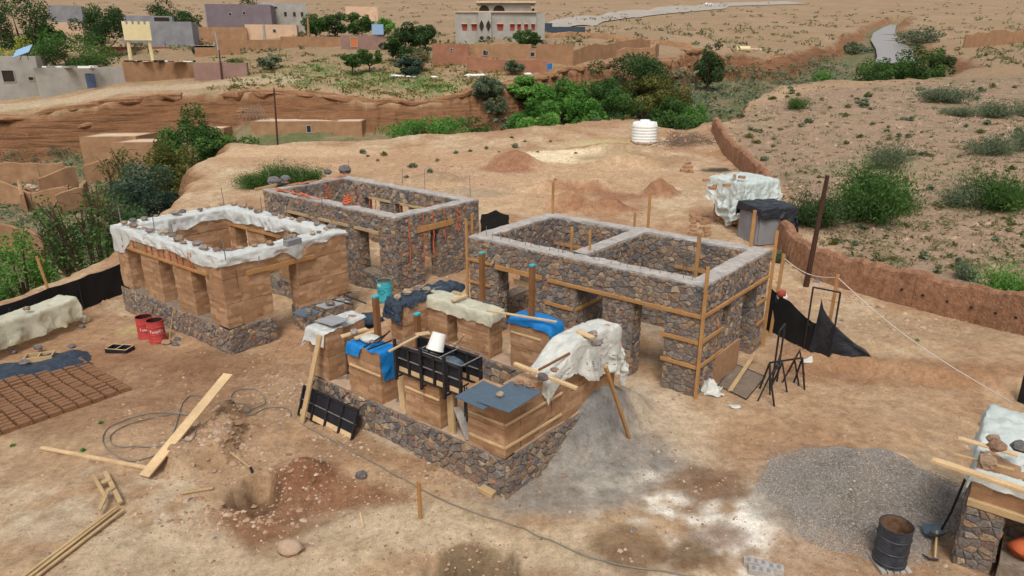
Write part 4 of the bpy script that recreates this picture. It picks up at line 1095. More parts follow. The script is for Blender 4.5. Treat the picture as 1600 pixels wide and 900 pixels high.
    ps = solo('plastic_sheet', mb, M['plastic'], 'long milky plastic sheet wrapped over the wall tops of the rammed-earth house', 'plastic sheet', [*((Lc + Rc) / 2), H], smooth=True)
    # stones holding it down
    k = 0
    for i in range(4):
        a, b, c, d = per[i], per[(i + 1) % 4], J[i], J[(i + 1) % 4]
        for r_ in range((9, 10, 8, 11)[i]):
            f = (r_ + rd.uniform(.2, .8)) / (9, 10, 8, 11)[i]; g = rd.uniform(.2, .8); o = a + (b - a) * f; q = c + (d - c) * f; p = o + (q - o) * g
            r = rd.uniform(.09, .19); m = MB(); cc = [*p, H + .13 + r * .3]; m.rock(cc, r, 900 + k, rd.uniform(.45, .7), t=rd.choice([.05, .3, .55, .7, .82, .97, .75, .18, .55]), jag=.5)
            solo('weight_stone', m, M['stone'], 'loose stone weighing down the plastic on the rammed-earth house', 'stone', [*p, H + .12], 'stones holding down the plastic on the rammed-earth house', tint=True); k += 1
    lv = MB(); a = np.array([*gp(446, 381, H + .2)[:2], H + .2]); b = np.array([*gp(468, 375, H + .2)[:2], H + .2]); d = unit(b - a); w = np.cross(d, [0, 0, 1])
    tt = thing('hollow_block', 'grey hollow block with four holes lying on the plastic by the far right corner', 'block', a)
    lv.obox((a + b) / 2, d * np.linalg.norm(b - a) / 2, w * .12, [0, 0, .10]); part('block_body', lv, M['concrete_dark'], tt)
    for j in range(4):
        h = MB(); h.obox(a + (b - a) * (.17 + .22 * j) - w * -.123 * -1 + np.array([0, 0, 0]), d * .05, w * .006, [0, 0, .06]); part('block_hole_shade', h, M['opening_shade'], tt)  # thin dark plates paint the shade of the block's holes
    return t, dict(L=Lc, B=Bc, R=Rc, F=Fc, nF=nF, nR=nR, un=un, dv=dv)
tA, A_ = house_earth()

# ------------------------------------------------------------------ sheets draped over things
def drape(c, u, v, hu, hv, zt, sheet, seed, drop_to=0.0, flare=.16, wr=.05, step=.06, lift=None, maxdrop=None, ext=None):
    """a cloth laid over a block: centre c, half sizes hu/hv along u/v; sheet=(a0,a1,b0,b1) cloth extents in block coordinates"""
    a0, a1, b0, b1 = sheet; na = max(6, int((a1 - a0) / step)); nb = max(6, int((b1 - b0) / step))
    u3, v3 = np.array([*u[:2], 0.0]), np.array([*v[:2], 0.0]); G = []
    for i in range(na + 1):
        row = []
        for j in range(nb + 1):
            a = a0 + (a1 - a0) * i / na; b = b0 + (b1 - b0) * j / nb
            ed = 1 - min(i, na - i, j, nb - j) / 3.0
            if ed > 0: a += .10 * ed * float(fbm(i * .21, j * .21, seed + 40)); b += .10 * ed * float(fbm(i * .23, j * .19, seed + 41))
            if ext: a, b = ext(a, b)
            ca, cb = max(-hu, min(hu, a)), max(-hv, min(hv, b)); oa, ob = a - ca, b - cb; ov = math.hypot(oa, ob)
            n = float(fbm(a * 2.3, b * 2.3, seed, 4)) * .55 + .8 * (fold(a * 1.7 + b * .4, b * 1.7 - a * .3, seed + 9) - .6); n2 = fold(a * 3.6 + b, b * 3.6 - a, seed + 3) - .5 + .5 * (fold(a * 7 - b * 3, b * 7 + a * 3, seed + 6) - .5)
            z = zt + .03 + (wr * .8 * n if ov < .01 else 0) + (lift(a, b) if lift else 0)
            if ov > 0.001:
                f = flare + .14 * n + .09 * math.sin(6.5 * (a * (1 if abs(ob) > abs(oa) else 0) + b * (1 if abs(oa) >= abs(ob) else 0)) + 2 * n)
                f = max(f, .02); dx = oa / ov; dy = ob / ov; k = min(ov, .1) / .1
                ca += dx * (f * ov + .03 * k); cb += dy * (f * ov + .03 * k); z -= ov * .97
                if maxdrop: z = max(z, zt - maxdrop)
            p = np.array([*c[:2], 0]) + u3 * ca + v3 * cb
            lo = drop_to if drop_to is not None else T(p[0], p[1]) + .02 + .05 * abs(n2)
            z = max(z, lo + .03 * abs(n)); p[2] = z + wr * .3 * n2; p[:2] += (wr * .35 * n2) * np.array([oa, ob]) / ov if ov > .05 else 0
            row.append(p)
        G.append(row)
    mb = MB(); mb.grid(G); return mb

# ------------------------------------------------------------------ D: the house in the foreground, plinth and piers only
def house_front():
    Fc, Lc, Rc = np.array([-.16, 13.62]), np.array([-5.86, 18.06]), np.array([2.88, 17.05]); Bc = Lc + Rc - Fc
    Q = [Lc, Bc, Rc, Fc]; th = .62; zp = 1.12; rd = random.Random(61)
    t = thing('earth_house', 'half-built house of separate rammed-earth piers on a low stone plinth, foreground centre', 'house', [*((Lc + Rc) / 2), 0])
    un = unit(Fc - Lc); nF = np.array([un[1], -un[0]]); nF = nF if nF[1] < 0 else -nF
    dv = unit(Rc - Fc); nR = np.array([dv[1], -dv[0]]); nR = nR if nR[0] > 0 else -nR
    e = .025; P = inset_quad(Q, -e); PI = inset_quad(Q, th + e); z0 = -.6; core = MB()
    door = (1.75, 2.75, -1, 9)
    wall_core(core, P[0], P[3], -nF, th + 2 * e, z0, zp, []); wall_core(core, P[3], P[2], -nR, th + 2 * e, z0, zp, [])
    wall_core(core, P[1], P[2], nF, th + 2 * e, z0, zp, []); wall_core(core, P[0], P[1], nR, th + 2 * e, z0, zp, [door])
    part('plinth_core', core, M['mortar'], t)
    K = 'D'
    face_stones(K, P[0], P[3], nF, z0, zp, [], .21, rd, proud=.04); face_stones(K, P[3], P[2], nR, z0, zp, [], .21, rd, proud=.04)
    face_stones(K, PI[1], PI[2], nF, z0, zp, [], .30, rd); face_stones(K, P[0], P[1], -nR, z0, zp, [door], .3, rd, th); face_stones(K, PI[0], PI[1], nR, z0, zp, [(door[0] - th, door[1] - th, -1, 9)], .32, rd)
    face_stones(K, P[1], P[2], -nF, z0, zp, [], .34, rd)
    flush_stones(K, t)
    cap = MB(); rough_cap(cap, inset_quad(P, .05), inset_quad(PI, -.05), zp - .02, .03, .02); part('plinth_cap', cap, M['sill'], t)
    fl = MB(); fl.add([[*PI[k], .30] for k in (0, 3, 2, 1)], [(0, 1, 2, 3)]); part('floor_fill', fl, M['adobe'], t)
    zt = 2.62; S = lambda u, z: s_of(Lc, Fc, u, z); b0 = zp - .02
    lenF = np.linalg.norm(Fc - Lc); lenR = np.linalg.norm(Rc - Fc); X0 = lambda s: Lc + un * s
    # front row of piers
    earth_pier(t, X0(0), X0(S(513, 1.6)), -nF, th, b0, zt, 1000)
    pL = Lc - nF * th; earth_pier(t, pL, pL - nF * .95, un, th, b0, zt, 1010)
    earth_pier(t, X0(S(546, 1.6)), X0(S(596, 1.6)), -nF, th, b0, zt, 1020)
    earth_pier(t, X0(S(633, 1.5)), X0(S(688, 1.5)), -nF, th, b0, zt - .1, 1030)
    s4 = S(731, 1.7); earth_pier(t, X0(s4), X0(lenF), -nF, th, b0, zt, 1040)
    # right wall: full height at the corner, then stepping down to the plinth
    q = Fc - nF * th
    for k, (a, b, zz) in enumerate([(0, 1.15, zt), (1.155, 2.3, zt), (2.305, 3.3, zt), (3.305, lenR - th - .02, zt)]): earth_pier(t, q + dv * a, q + dv * b, -nR, th, b0, zz, 1100 + 10 * k)
    # back row
    Bi, Ri = Bc, Rc; bu = unit(Rc - Bc); SB = lambda u, z: s_of(Bc + nF * th, Rc + nF * th, u, z)
    earth_pier(t, Bc, Bc + bu * SB(699, 1.8), nF, th, b0, zt, 1200)
    pB = Bc + nF * th; earth_pier(t, pB, pB - dv * 1.0, bu, th, b0, zt, 1210)
    earth_pier(t, Bc + bu * SB(715, 1.6), Bc + bu * SB(765, 1.6), nF, th, b0, zt, 1220)
    sb0, sb1 = SB(797, 1.6), SB(858, 1.6); earth_pier(t, Bc + bu * sb0, Bc + bu * sb1, nF, th, b0, zt, 1230)
    # thin timber inlays showing in the corner pier and its neighbours
    for z in (1.42, 2.02):
        batten(t, Lc, Fc, nF, s4 + .05, lenF - .02, z, .04, .06, 'inlay_batten', 'pine', .012)
        batten(t, Fc, Rc, nR, 0, 2.1, z, .04, .06, 'inlay_batten', 'pine', .012)
    for a, b in ((546, 596), (633, 688)): batten(t, Lc, Fc, nF, S(a, 2) + .03, S(b, 2) - .03, 1.98, .04, .05, 'inlay_batten', 'pine', .012)
    batten(t, Bc, Rc, nF, sb0 + .05, sb1 - .3, 2.28, .04, .06, 'inlay_batten', 'pine', th + .012)
    return t, dict(L=Lc, B=Bc, R=Rc, F=Fc, nF=nF, nR=nR, un=un, dv=dv, bu=bu, th=th, zt=zt, S=S, SB=SB, lenF=lenF, lenR=lenR, s4=s4, sb=(sb0, sb1), X0=X0)
tD, D = house_front()
# ------------------------------------------------------------------ sheets, boards and gear on the foreground house
u_, n_, d_, th, zt = D['un'], D['nF'], D['dv'], D['th'], D['zt']
def on_front(s, depth, z): p = D['X0'](s) - n_ * depth; return np.array([p[0], p[1], z])
def on_back(s, depth, z): p = D['B'] + D['bu'] * s + n_ * depth; return np.array([p[0], p[1], z])
def beam(name, p, q, w, h, m, label, cat, group=None, up=(0, 0, 1)):
    mb = MB(); mb.bar(p, q, w, h, up); return solo(name, mb, M[m], label, cat, p, group)
def stone_at(p, r, label, t=.3, group=None, name='loose_stone', flat=.7):
    mb = MB(); mb.rock([p[0], p[1], p[2] + r * flat * .7], r, int(abs(p[0] * 977 + p[1] * 331)) % 9999, flat, t, .45)
    return solo(name, mb, M['stone'], label, 'stone', p, group, tint=True)
# left corner pier: plastic and grey boards
s1 = D['S'](513, 1.6)
cL = D['X0'](s1 / 2) - n_ * (th / 2)
solo('plastic_sheet', drape(cL, u_, n_, s1 / 2, th / 2, zt, (-s1 / 2 - .42, s1 / 2 + .02, -th / 2 - .1, th / 2 + .45), 21, wr=.05), M['plastic'], 'small milky plastic sheet on the left corner pier of the foreground house', 'plastic sheet', [*cL, zt], smooth=True)
cL2 = D['X0'](.31) - n_ * (th + .5)
solo('plastic_sheet', drape(cL2, u_, n_, .31, .48, zt, (-.4, .42, -.62, .45), 22, wr=.05), M['plastic'], 'milky plastic sheet on the return of the left corner pier, hanging over its far end', 'plastic sheet', [*cL2, zt], smooth=True)
def board(name, c, du, dv, z, m, label, cat='board', tilt=0.0, t=.02, bend=0.0):
    mb = MB(); A = []
    for i in range(9):
        A.append([(*(np.array(c[:2]) + du * (i / 4 - 1) + dv * (j / 3 - 1)), z + tilt * (i / 4 - 1) + bend * ((i / 4 - 1) ** 2) + .012 * float(fbm(i * .6, j * .6, 77))) for j in range(7)])
    mb.grid(A); B2 = [[(x, y, zz - t) for x, y, zz in r] for r in A]; mb.grid([r[::-1] for r in B2])
    rim = [A[0], [r[-1] for r in A], A[-1][::-1], [r[0] for r in A][::-1]]
    rim2 = [B2[0], [r[-1] for r in B2], B2[-1][::-1], [r[0] for r in B2][::-1]]
    for a, b in zip(rim, rim2): mb.grid([a, b])
    return solo(name, mb, M[m], label, cat, [*c[:2], z])
board('grey_board', gp(519, 502, zt + .1)[:2], u_ * .40, n_ * .30, zt + .14, 'greyboard', 'pale grey board on the front edge of the left corner pier', tilt=.02)
board('grey_board', gp(478, 489, zt + .1)[:2], u_ * .30, n_ * .28, zt + .13, 'greysheet', 'dark blue-grey board on the outer edge of the left corner pier')
board('grey_board', gp(520, 476, zt + .1)[:2], d_ * .42, u_ * .26, zt + .14, 'greyboard', 'pale grey board under a brown stone, middle of the left corner pier')
stone_at([*gp(516, 475, zt + .2)[:2], zt + .17], .13, 'brown stone on the middle grey board of the left corner pier', .62)
stone_at([*gp(482, 487, zt + .2)[:2], zt + .16], .12, 'grey stone on the dark board of the left corner pier', .15)
stone_at([*gp(534, 467, zt + .2)[:2], zt + .1], .10, 'small grey stone at the far end of the left corner pier', .72)
for k, (a, b) in enumerate([((519, 468), (551, 476)), ((538, 461), (572, 474))]):
    beam('steel_bar', gp(*a, zt + .16), gp(*b, zt + .14), .05, .03, 'steel', ['dark steel bar lying across the plastic nearest the middle board', 'dark steel bar along the far edge of the left corner pier'][k], 'bar')
# second pier: planks, blue sheets, tools
sa, sb = D['S'](546, 1.6), D['S'](596, 1.6); c2 = D['X0']((sa + sb) / 2) - n_ * (th / 2)
solo('blue_tarp', drape(c2 - u_ * .32, u_, n_, .28, th / 2, zt, (-.5, .3, -.3, .62), 31, wr=.03), M['bluetarp'], 'small blue sheet under the planks on the second front pier', 'tarp', [*c2, zt], smooth=True)
solo('blue_tarp', drape(c2 + u_ * .28, u_, n_, (sb - sa) / 2 - .28, th / 2, zt, (-.25, .85 + .35, -.3, .34), 32, wr=.035, flare=.05), M['bluetarp'], 'blue sheet hanging down the right side of the second front pier', 'tarp', [*c2, zt], smooth=True)
beam('plank', gp(533, 526, zt + .10), gp(573, 514, zt + .16), .16, .05, 'pine', 'pale plank carrying a tape roll, outer edge of the second front pier', 'plank')
beam('plank', gp(555, 529, zt + .12), gp(587, 517, zt + .16), .15, .05, 'pine', 'pale plank beside the brown post on the second front pier', 'plank')
tr = MB(); cc = np.array([*gp(553, 518, zt + .2)[:2], zt + .17]); tr.lathe([(.05, 0), (.09, 0), (.09, .08), (.05, .08), (.05, 0)], cc, 16); solo('tape_roll', tr, M['cement'], 'pale tape roll standing on the outer plank', 'tape roll', cc)
sk = MB(); cc = np.array([*gp(578, 530, zt + .1)[:2], zt + .06]); sk.rock(cc + [0, 0, .05], .26, 5, .35); solo('small_sack', sk, M['sack'], 'crumpled off-white sack lying by the brown post on the second front pier', 'sack', cc, smooth=True)
stone_at([*gp(580, 528, zt + .3)[:2], zt + .16], .07, 'small brown stone on the crumpled sack', .3)
for k, (a, b) in enumerate([((568, 543), (604, 522)), ((575, 546), (612, 532)), ((590, 536), (609, 517))]):
    beam('steel_bar', gp(*a, zt + .15), gp(*b, zt + .2), .035, .035, 'steel', ['dark steel bar nearest the planks on the second front pier', 'dark steel bar lying across the blue sheets on the second front pier', 'short dark steel bar behind the brown post'][k], 'bar')
def brown_post(p, z0, z1, label):
    tt = thing('formwork_post', label, 'post', [*p[:2], z0]); mb = MB(); mb.bar([*p[:2], z0], [*p[:2], z1], .17, .13, up=(*u_, 0)); part('shaft', mb, M['brownwood'], tt)
    cp = MB(); cp.bar([*p[:2], z1 - .03], [*p[:2], z1 + .012], .18, .14, up=(*u_, 0)); part('painted_end', cp, M['tealpaint'], tt)
    return tt
brown_post(gp(591, 529, zt)[:2], zt + .03, 3.85, 'brown timber post with a teal painted end, standing on the second front pier')
brown_post(gp(654, 541, zt)[:2] , 2.5, 3.55, 'brown timber post with a teal painted end, inside the raised black formwork')
brown_post(on_back((D['sb'][0] + D['sb'][1]) / 2 - .12, .35, 0)[:2], zt + .03, 4.35, 'brown timber post rising through the bright blue tarp')
brown_post(gp(754, 470, zt)[:2], zt + .03, 4.2, 'tall brown timber post rising beside the greenish plastic on the back row')
# formwork: black panels with ribs, yellow board along the foot
def form_panel(p, q, z0, z1, lean, label, n=4):
    """a black shuttering panel from p to q (bottom edge), leaning by the vector lean at the top"""
    p = np.array([*p[:2], z0]); q = np.array([*q[:2], z0]); L = np.linalg.norm(q - p); a = (q - p) / L; up = np.array([*lean, z1 - z0]); Hh = np.linalg.norm(up); up = up / Hh; nn = np.cross(a, up)
    if nn[1] > 0: nn = -nn
    tt = thing('shuttering', label, 'formwork', p)
    W = lambda s, h, d: p + a * s + up * h + nn * d
    m = MB(); m.obox(W(L / 2, Hh / 2, 0), a * L / 2, up * Hh / 2, nn * .012); part('plate', m, M['blackpanel'], tt)
    for k in range(n + 1):
        m = MB(); s = L * k / n; s = min(max(s, .03), L - .03); m.bar(W(s, 0, .045), W(s, Hh, .045), .05, .06, up=nn); part('rib', m, M['steel'], tt)
    for h in (.02, Hh - .02):
        m = MB(); m.bar(W(.0, h, .04), W(L, h, .04), .05, .04, up=up); part('rail', m, M['steel'], tt)
    m = MB(); m.bar(W(.0, Hh * .55, .035), W(L, Hh * .55, .035), .03, .022, up=up); part('middle_rail', m, M['rebar'], tt)
    for k in range(n):
        m = MB(); m.obox(W(L * (k + .5) / n, Hh * .12, .018), a * (L / n / 2 - .045), up * Hh * .10, nn * .006); part('foot_board', m, M['pine'], tt)
    return tt, W, L, Hh, nn
s3a, s3b = D['S'](625, 2.5), D['S'](725, 2.5); e3 = .05
f0, f1 = on_front(s3a, -.05, 0), on_front(s3b, -.05, 0)
fp, W, L, Hh, nn = form_panel(f0, f1, 2.38, 3.12, (0, 0), 'black ribbed formwork panel clamped on the front of the third pier', 5)
for s in (.02, L * .42, L * .78):
    m = MB(); m.bar(W(s, -.18, .10), W(s, Hh + .18, .10), .07, .07, up=nn); part('upright', m, M['steel'], fp)
    m = MB(); m.bar(W(s, -.12, .14), W(s, -.12, -.75), .035, .035); part('tie_rod', m, M['steel'], fp)
b0_, b1_ = on_front(s3a, th + .05, 0), on_front(s3b, th + .05, 0)
fp2, W2, L2, _, _ = form_panel(b0_, b1_, 2.38, 3.12, (0, 0), 'black ribbed formwork panel clamped on the inner side of the third pier', 5)
cg = MB()
for s in (.0, .33, .66, 1.0):
    cg.tube([f0 + (f1 - f0) * s + [0, 0, 3.16], b0_ + (b1_ - b0_) * s + [0, 0, 3.16]], .016, 5)
cg.tube([f0 + [0, 0, 3.16], f1 + [0, 0, 3.16]], .014, 5); cg.tube([b0_ + [0, 0, 3.2], b1_ + [0, 0, 3.2]], .014, 5)
part('tie_frame', cg, M['rebar'], fp)
s5, s6 = D['S'](490, .35), D['S'](577, .25)
form_panel(on_front(s5, -.55, 0), on_front(s6 - .05, -.55, 0), .02, .86, (-n_[0] * .30, -n_[1] * .30), 'black ribbed formwork panel leaning against the stone plinth', 4)
# white bucket, grey sack-cloth, stick, crate
def lathe_thing(name, p, prof, m, label, cat, tilt=None, n=20):
    mb = MB(); mb.lathe(prof, (0, 0, 0), n); V = np.array(mb.v)
    if tilt is not None:
        ax = unit(tilt[0]); an = tilt[1]; K = np.array([[0, -ax[2], ax[1]], [ax[2], 0, -ax[0]], [-ax[1], ax[0], 0]]); Rm = np.eye(3) + math.sin(an) * K + (1 - math.cos(an)) * K @ K; V = V @ Rm.T
    mb.v = [tuple(v + np.array(p)) for v in V]; return solo(name, mb, M[m], label, cat, p, smooth=False)
pb = on_front(D['S'](668, 2.9), .32, 2.62)
lathe_thing('bucket', pb + [0, 0, .62], [(.02, -.30), (.17, -.30), (.175, -.28), (.21, .1), (.225, .1), (.225, .13), (.20, .13), (.16, -.27), (.02, -.27)], 'white', 'white plastic bucket tipped upside down in the raised black formwork', 'bucket', tilt=((*u_, 0), 2.7))
mb = drape(on_front(D['S'](690, 2.9), .3, 0), u_, n_, .22, .2, 2.95, (-.34, .36, -.3, .3), 41, drop_to=2.7, wr=.06); solo('dark_cloth', mb, M['greysheet'], 'dark grey rubber cloth slumped in the raised formwork beside the white bucket', 'cloth', on_front(D['S'](690, 2.9), .3, 2.95), smooth=True)
beam('plank', gp(608, 549, 3.3), gp(653, 525, 3.35), .06, .04, 'pine', 'thin pale lath sticking out to the left over the raised formwork', 'lath')
beam('plank', gp(650, 523, 3.32), gp(671, 520, 3.3), .16, .04, 'pine', 'short pale plank lying across the far corner of the raised formwork', 'plank')
beam('stick', gp(706, 546, 2.75), gp(725, 523, 3.3), .045, .045, 'oldwood', 'slanting stick poking up from the raised formwork', 'stick')
pc = gp(735, 592, .32); tt = thing('plastic_crate', 'dark green plastic crate standing on the floor inside the foreground house', 'crate', pc)
for k in range(4):
    c = pc + np.array([0, 0, .07 + .145 * k]); m = MB()
    for sx in (-1, 1):
        m.obox(c + [*(u_ * .24 * sx), 0], [*(u_ * .012), 0], [*(n_ * .17), 0], [0, 0, .06]); m.obox(c + [*(n_ * .17 * sx), 0], [*(u_ * .24), 0], [*(n_ * .012), 0], [0, 0, .06])
    part('side_band', m, M['green'], tt)
m = MB(); m.obox(pc + [0, 0, .38], [*(u_ * .22), 0], [*(n_ * .15), 0], [0, 0, .04]); part('contents', m, M['adobe'], tt)
m = MB(); m.obox(pc + [0, 0, .02], [*(u_ * .23), 0], [*(n_ * .16), 0], [0, 0, .015]); part('crate_floor', m, M['green'], tt)
# gap between third and fourth pier: timber prop, pale plank, bent bars
beam('plank', on_front(D['S'](701, 1.9), .1, 1.14), on_front(D['S'](698, 2.3), .12, 2.4), .20, .08, 'oldwood', 'upright pale timber plank against the right side of the third pier', 'plank', up=(*n_, 0))
beam('plank', on_front(D['S'](728, 1.3), .12, 1.16), on_front(D['S'](705, 2.0), .2, 1.85), .20, .06, 'cement', 'dusty pale plank leaning in the gap before the corner pier', 'plank')
bb = MB()
for k in range(3): bb.tube([on_front(D['S'](704 + 4 * k, 2.3), .5, 2.3 - .02 * k), on_front(D['S'](722 + 3 * k, 1.9), .1, 1.75 - .12 * k), on_front(D['S'](716 + 3 * k, 2.1), .3, 2.15)], .022, 5)
solo('bent_bars', bb, M['steel'], 'zigzag of bent dark steel bars in the gap beside the corner pier', 'steel bars', on_front(D['S'](714, 2), .3, 1.8))
beam('plank', on_front(D['S'](622, 1.4), .15, 1.15), on_front(D['S'](614, 1.9), .25, 2.0), .14, .05, 'pine', 'pale plank leaning on the right side of the second front pier', 'plank')
beam('plank', on_front(D['S'](640, 1.9), .4, 1.2), on_front(D['S'](616, 2.4), .5, 2.25), .34, .03, 'cement', 'pale grey board leaning on the third pier beneath the hanging blue sheet', 'board', up=(*n_, 0))
# corner pier: dark sheet
board('dark_sheet', gp(755, 617, zt + .06)[:2], u_ * .42, n_ * .50, zt + .07, 'greysheet', 'left blue-grey board on the front corner pier', tilt=-.02)
board('dark_sheet', gp(797, 620, zt + .08)[:2], u_ * .45, n_ * .62, zt + .10, 'greysheet', 'right blue-grey board on the front corner pier, a pale stone on it', tilt=.01)
stone_at([*gp(782, 617, zt + .15)[:2], zt + .13], .09, 'pale stone on the blue-grey board of the front corner pier', .96)
for k, (u, v, t_) in enumerate([(812, 600, .82), (829, 604, .82)]): stone_at([*gp(u, v, zt + .12)[:2], zt + .1], .11, ['pink rounded stone at the left end of the white sack sheet', 'pink rounded stone just under the edge of the white sack sheet'][k], t_)
# the white sack sheet over the right wall
R0 = D['F'] - n_ * 0; cw = D['F'] + d_ * 3.0 - np.array([-D['nR'][0], -D['nR'][1]]) * 0 - D['nR'] * (th / 2)
lift = lambda a, b: .58 * sstep(-1.5, -.35, a + .1 * b) - .10 * sstep(.6, 1.5, a)
ext = lambda a, b: (a, b if b < th / 2 else th / 2 + (b - th / 2) * (.40 + .55 * sstep(-1.2, .6, a)))
sm = drape(cw, d_, D['nR'], 1.55, th / 2 + .06, zt - .03, (-1.98, 3.0, -1.0, 1.75), 51, lift=lift, wr=.11, flare=.08, drop_to=1.25, ext=ext)
sack = solo('sack_sheet', sm, M['sack'], 'big white woven sack sheet bulging over the right wall of the foreground house', 'sack sheet', [*cw, zt], smooth=True)
fb = MB(); fb.obox([*(D['F'] + d_ * 4.05 - D['nR'] * .32), 2.85], [*(d_ * .45), 0], [*(D['nR'] * .25), 0], [0, 0, .24]); part('earth_block', fb, M['rammed'], tD)
# faint dark print on the sack sheet
SG = np.array(sm.v).reshape(int(round((len(sm.v)))), 3)
na_ = max(6, int((3.0 + 1.98) / .06)) + 1; nb_ = len(sm.v) // na_; SG = SG.reshape(na_, nb_, 3)
def sheet_pt(i, j):
    i0, j0 = int(min(max(i, 1), na_ - 3)), int(min(max(j, 1), nb_ - 3)); fi, fj = i - i0, j - j0
    p = (SG[i0, j0] * (1 - fi) + SG[i0 + 1, j0] * fi) * (1 - fj) + (SG[i0, j0 + 1] * (1 - fi) + SG[i0 + 1, j0 + 1] * fi) * fj
    n = np.cross(SG[i0 + 1, j0] - SG[i0, j0], SG[i0, j0 + 1] - SG[i0, j0]); n /= np.linalg.norm(n) + 1e-9
    return p + n * (.012 if n[2] > 0 or n @ np.array([*D['nR'], 0]) > 0 else -.012)
pm = MB(); rdp = random.Random(6)
GL = {'T': [((0, 4), (3, 4)), ((1.5, 4), (1.5, 0))], 'n': [((0, 3), (0, 0)), ((0, 3), (2.5, 3)), ((2.5, 3), (2.5, 0))], '1': [((1, 0), (1, 4)), ((0, 3), (1, 4))], '8': [((0, 0), (2, 0)), ((0, 2), (2, 2)), ((0, 4), (2, 4)), ((0, 0), (0, 4)), ((2, 0), (2, 4))], 'd': [((0, 0), (1.5, 1.2))]}
def glyph(ch, i, j, sc, w=.22):
    for (x0, y0), (x1, y1) in GL[ch]:
        dx, dy = x1 - x0, y1 - y0; L = math.hypot(dx, dy); ox, oy = -dy / L * w, dx / L * w
        q = [sheet_pt(i + x * sc, j - y * sc) for x, y in ((x0 - ox, y0 - oy), (x1 - ox, y1 - oy), (x1 + ox, y1 + oy), (x0 + ox, y0 + oy))]; pm.add(q, [(0, 1, 2, 3)])
jr = nb_ * .80
for k, ch in enumerate('8nd1n8dT1n8d'):
    glyph(ch, 14 + k * 4.0 + rdp.uniform(-.6, .6), jr + rdp.uniform(-.7, .7), .5 if ch != 'T' else .8)
for k in range(14): glyph('d', 15 + k * 3.3, jr + 3.3 + rdp.uniform(-.3, .3), .5)
part('faded_print', pm, M['blacktarp'], sack)
beam('plank', gp(804, 568, 2.95), gp(902, 607, 2.8), .10, .07, 'pine', 'pale batten lying across the white sack sheet, its end sticking out over the floor', 'batten')
beam('plank', gp(842, 578, 2.95), gp(890, 552, 3.05), .05, .05, 'brownwood', 'reddish lath along the inner edge of the white sack sheet', 'lath')
beam('plank', gp(903, 517, 3.28), gp(927, 528, 3.26), .16, .05, 'pine', 'short pale plank on top of the white sack sheet', 'plank')
stone_at([*gp(926, 519, 3.3)[:2], 3.2], .13, 'brown-grey stone beside the short plank on top of the sack sheet', .72)
stone_at([*gp(932, 535, 3.25)[:2], 3.17], .13, 'grey stone below the short plank on the sack sheet', .15)
stone_at([*gp(849, 584, 2.95)[:2], 2.78], .15, 'dark grey stone on the batten across the sack sheet', .05)
stone_at([*gp(866, 577, 2.95)[:2], 2.9], .09, 'small red-brown stone on the sack sheet', .82)
beam('prop_pole', on(*at(984, 684)[:2], -.05), gp(946, 573, 2.75), .085, .085, 'timber', 'long orange timber pole leaning against the white sack sheet', 'pole')
beam('prop_board', on(*at(471, 661)[:2], -.03), gp(500, 524, 2.55), .17, .06, 'oldwood', 'long pale board leaning against the left corner pier', 'board', up=(*n_, 0))
# back row: dark tarp, greenish plastic, bright blue tarp
cb = D['B'] + n_ * (th + .2) + D['bu'] * .3
solo('dark_tarp', drape(D['B'] - d_ * .35 + D['bu'] * .31, d_, D['bu'], 1.35, .33, zt + .02, (-2.0, 1.5, -.75, .55), 61, wr=.17, flare=.12, drop_to=1.6), M['darktarp'], 'crumpled dark blue tarp over the back left corner of the foreground house', 'tarp', [*D['B'], zt], smooth=True)
dk = MB(); c0 = np.array([*gp(575, 496, 2.2)[:2], 2.1]); dk.rock(c0, .42, 12, .55); solo('tarp_bundle', dk, M['darktarp'], 'bundle of dark blue tarp at the left foot of the crumpled tarp', 'tarp', c0, smooth=True)
for k, (u, v, r, t_) in enumerate([(636, 458, .15, .96), (654, 451, .13, .72), (668, 453, .12, .72), (621, 465, .12, .96)]):
    stone_at([*gp(u, v, zt + .15)[:2], zt + .12], r, ['tan stone in the middle of the crumpled dark tarp', 'grey stone near the far corner of the crumpled dark tarp', 'grey stone at the right end of the crumpled dark tarp', 'pale flat stone at the left end of the crumpled dark tarp'][k], t_)
bk = D['B'] + D['bu'] * 1.65 + n_ * (th / 2)
solo('plastic_sheet', drape(bk, D['bu'], n_, 1.62, th / 2, zt, (-1.62, 1.95, -.5, .72), 71, wr=.07, flare=.10, drop_to=1.25), M['plastic_y'], 'greenish-white plastic sheet spanning the piers of the back row', 'plastic sheet', [*bk, zt], smooth=True)
beam('plank', gp(707, 470, zt + .12), gp(728, 461, zt + .16), .16, .05, 'pine', 'short pale plank on the greenish plastic of the back row', 'plank')
rp = MB(); rp.tube([gp(664, 458, zt + .12), gp(680, 450, zt + .14), gp(690, 448, zt + .12)], .02, 5); solo('rope_piece', rp, M['hose'], 'dark cord lying across the left part of the greenish plastic', 'cord', gp(664, 458, zt + .1))
cm = D['B'] + D['bu'] * (sum(D['sb']) / 2) + n_ * (th / 2); hw = (D['sb'][1] - D['sb'][0]) / 2
solo('blue_tarp', drape(cm, D['bu'], n_, hw, th / 2, zt + .06, (-hw - .25, hw + .9, -.5, th / 2 + .22), 81, wr=.04, flare=.22, lift=lambda a, b: .10 * math.cos(a * 1.6) , drop_to=1.15), M['bluetarp'], 'bright blue tarp draped over the back row pier and hanging down on the right', 'tarp', [*cm, zt], smooth=True)
beam('plank', gp(761, 485, zt + .3), gp(870, 503, zt + .32), .07, .05, 'pine', 'long pale batten laid across the greenish plastic and the bright blue tarp', 'batten')
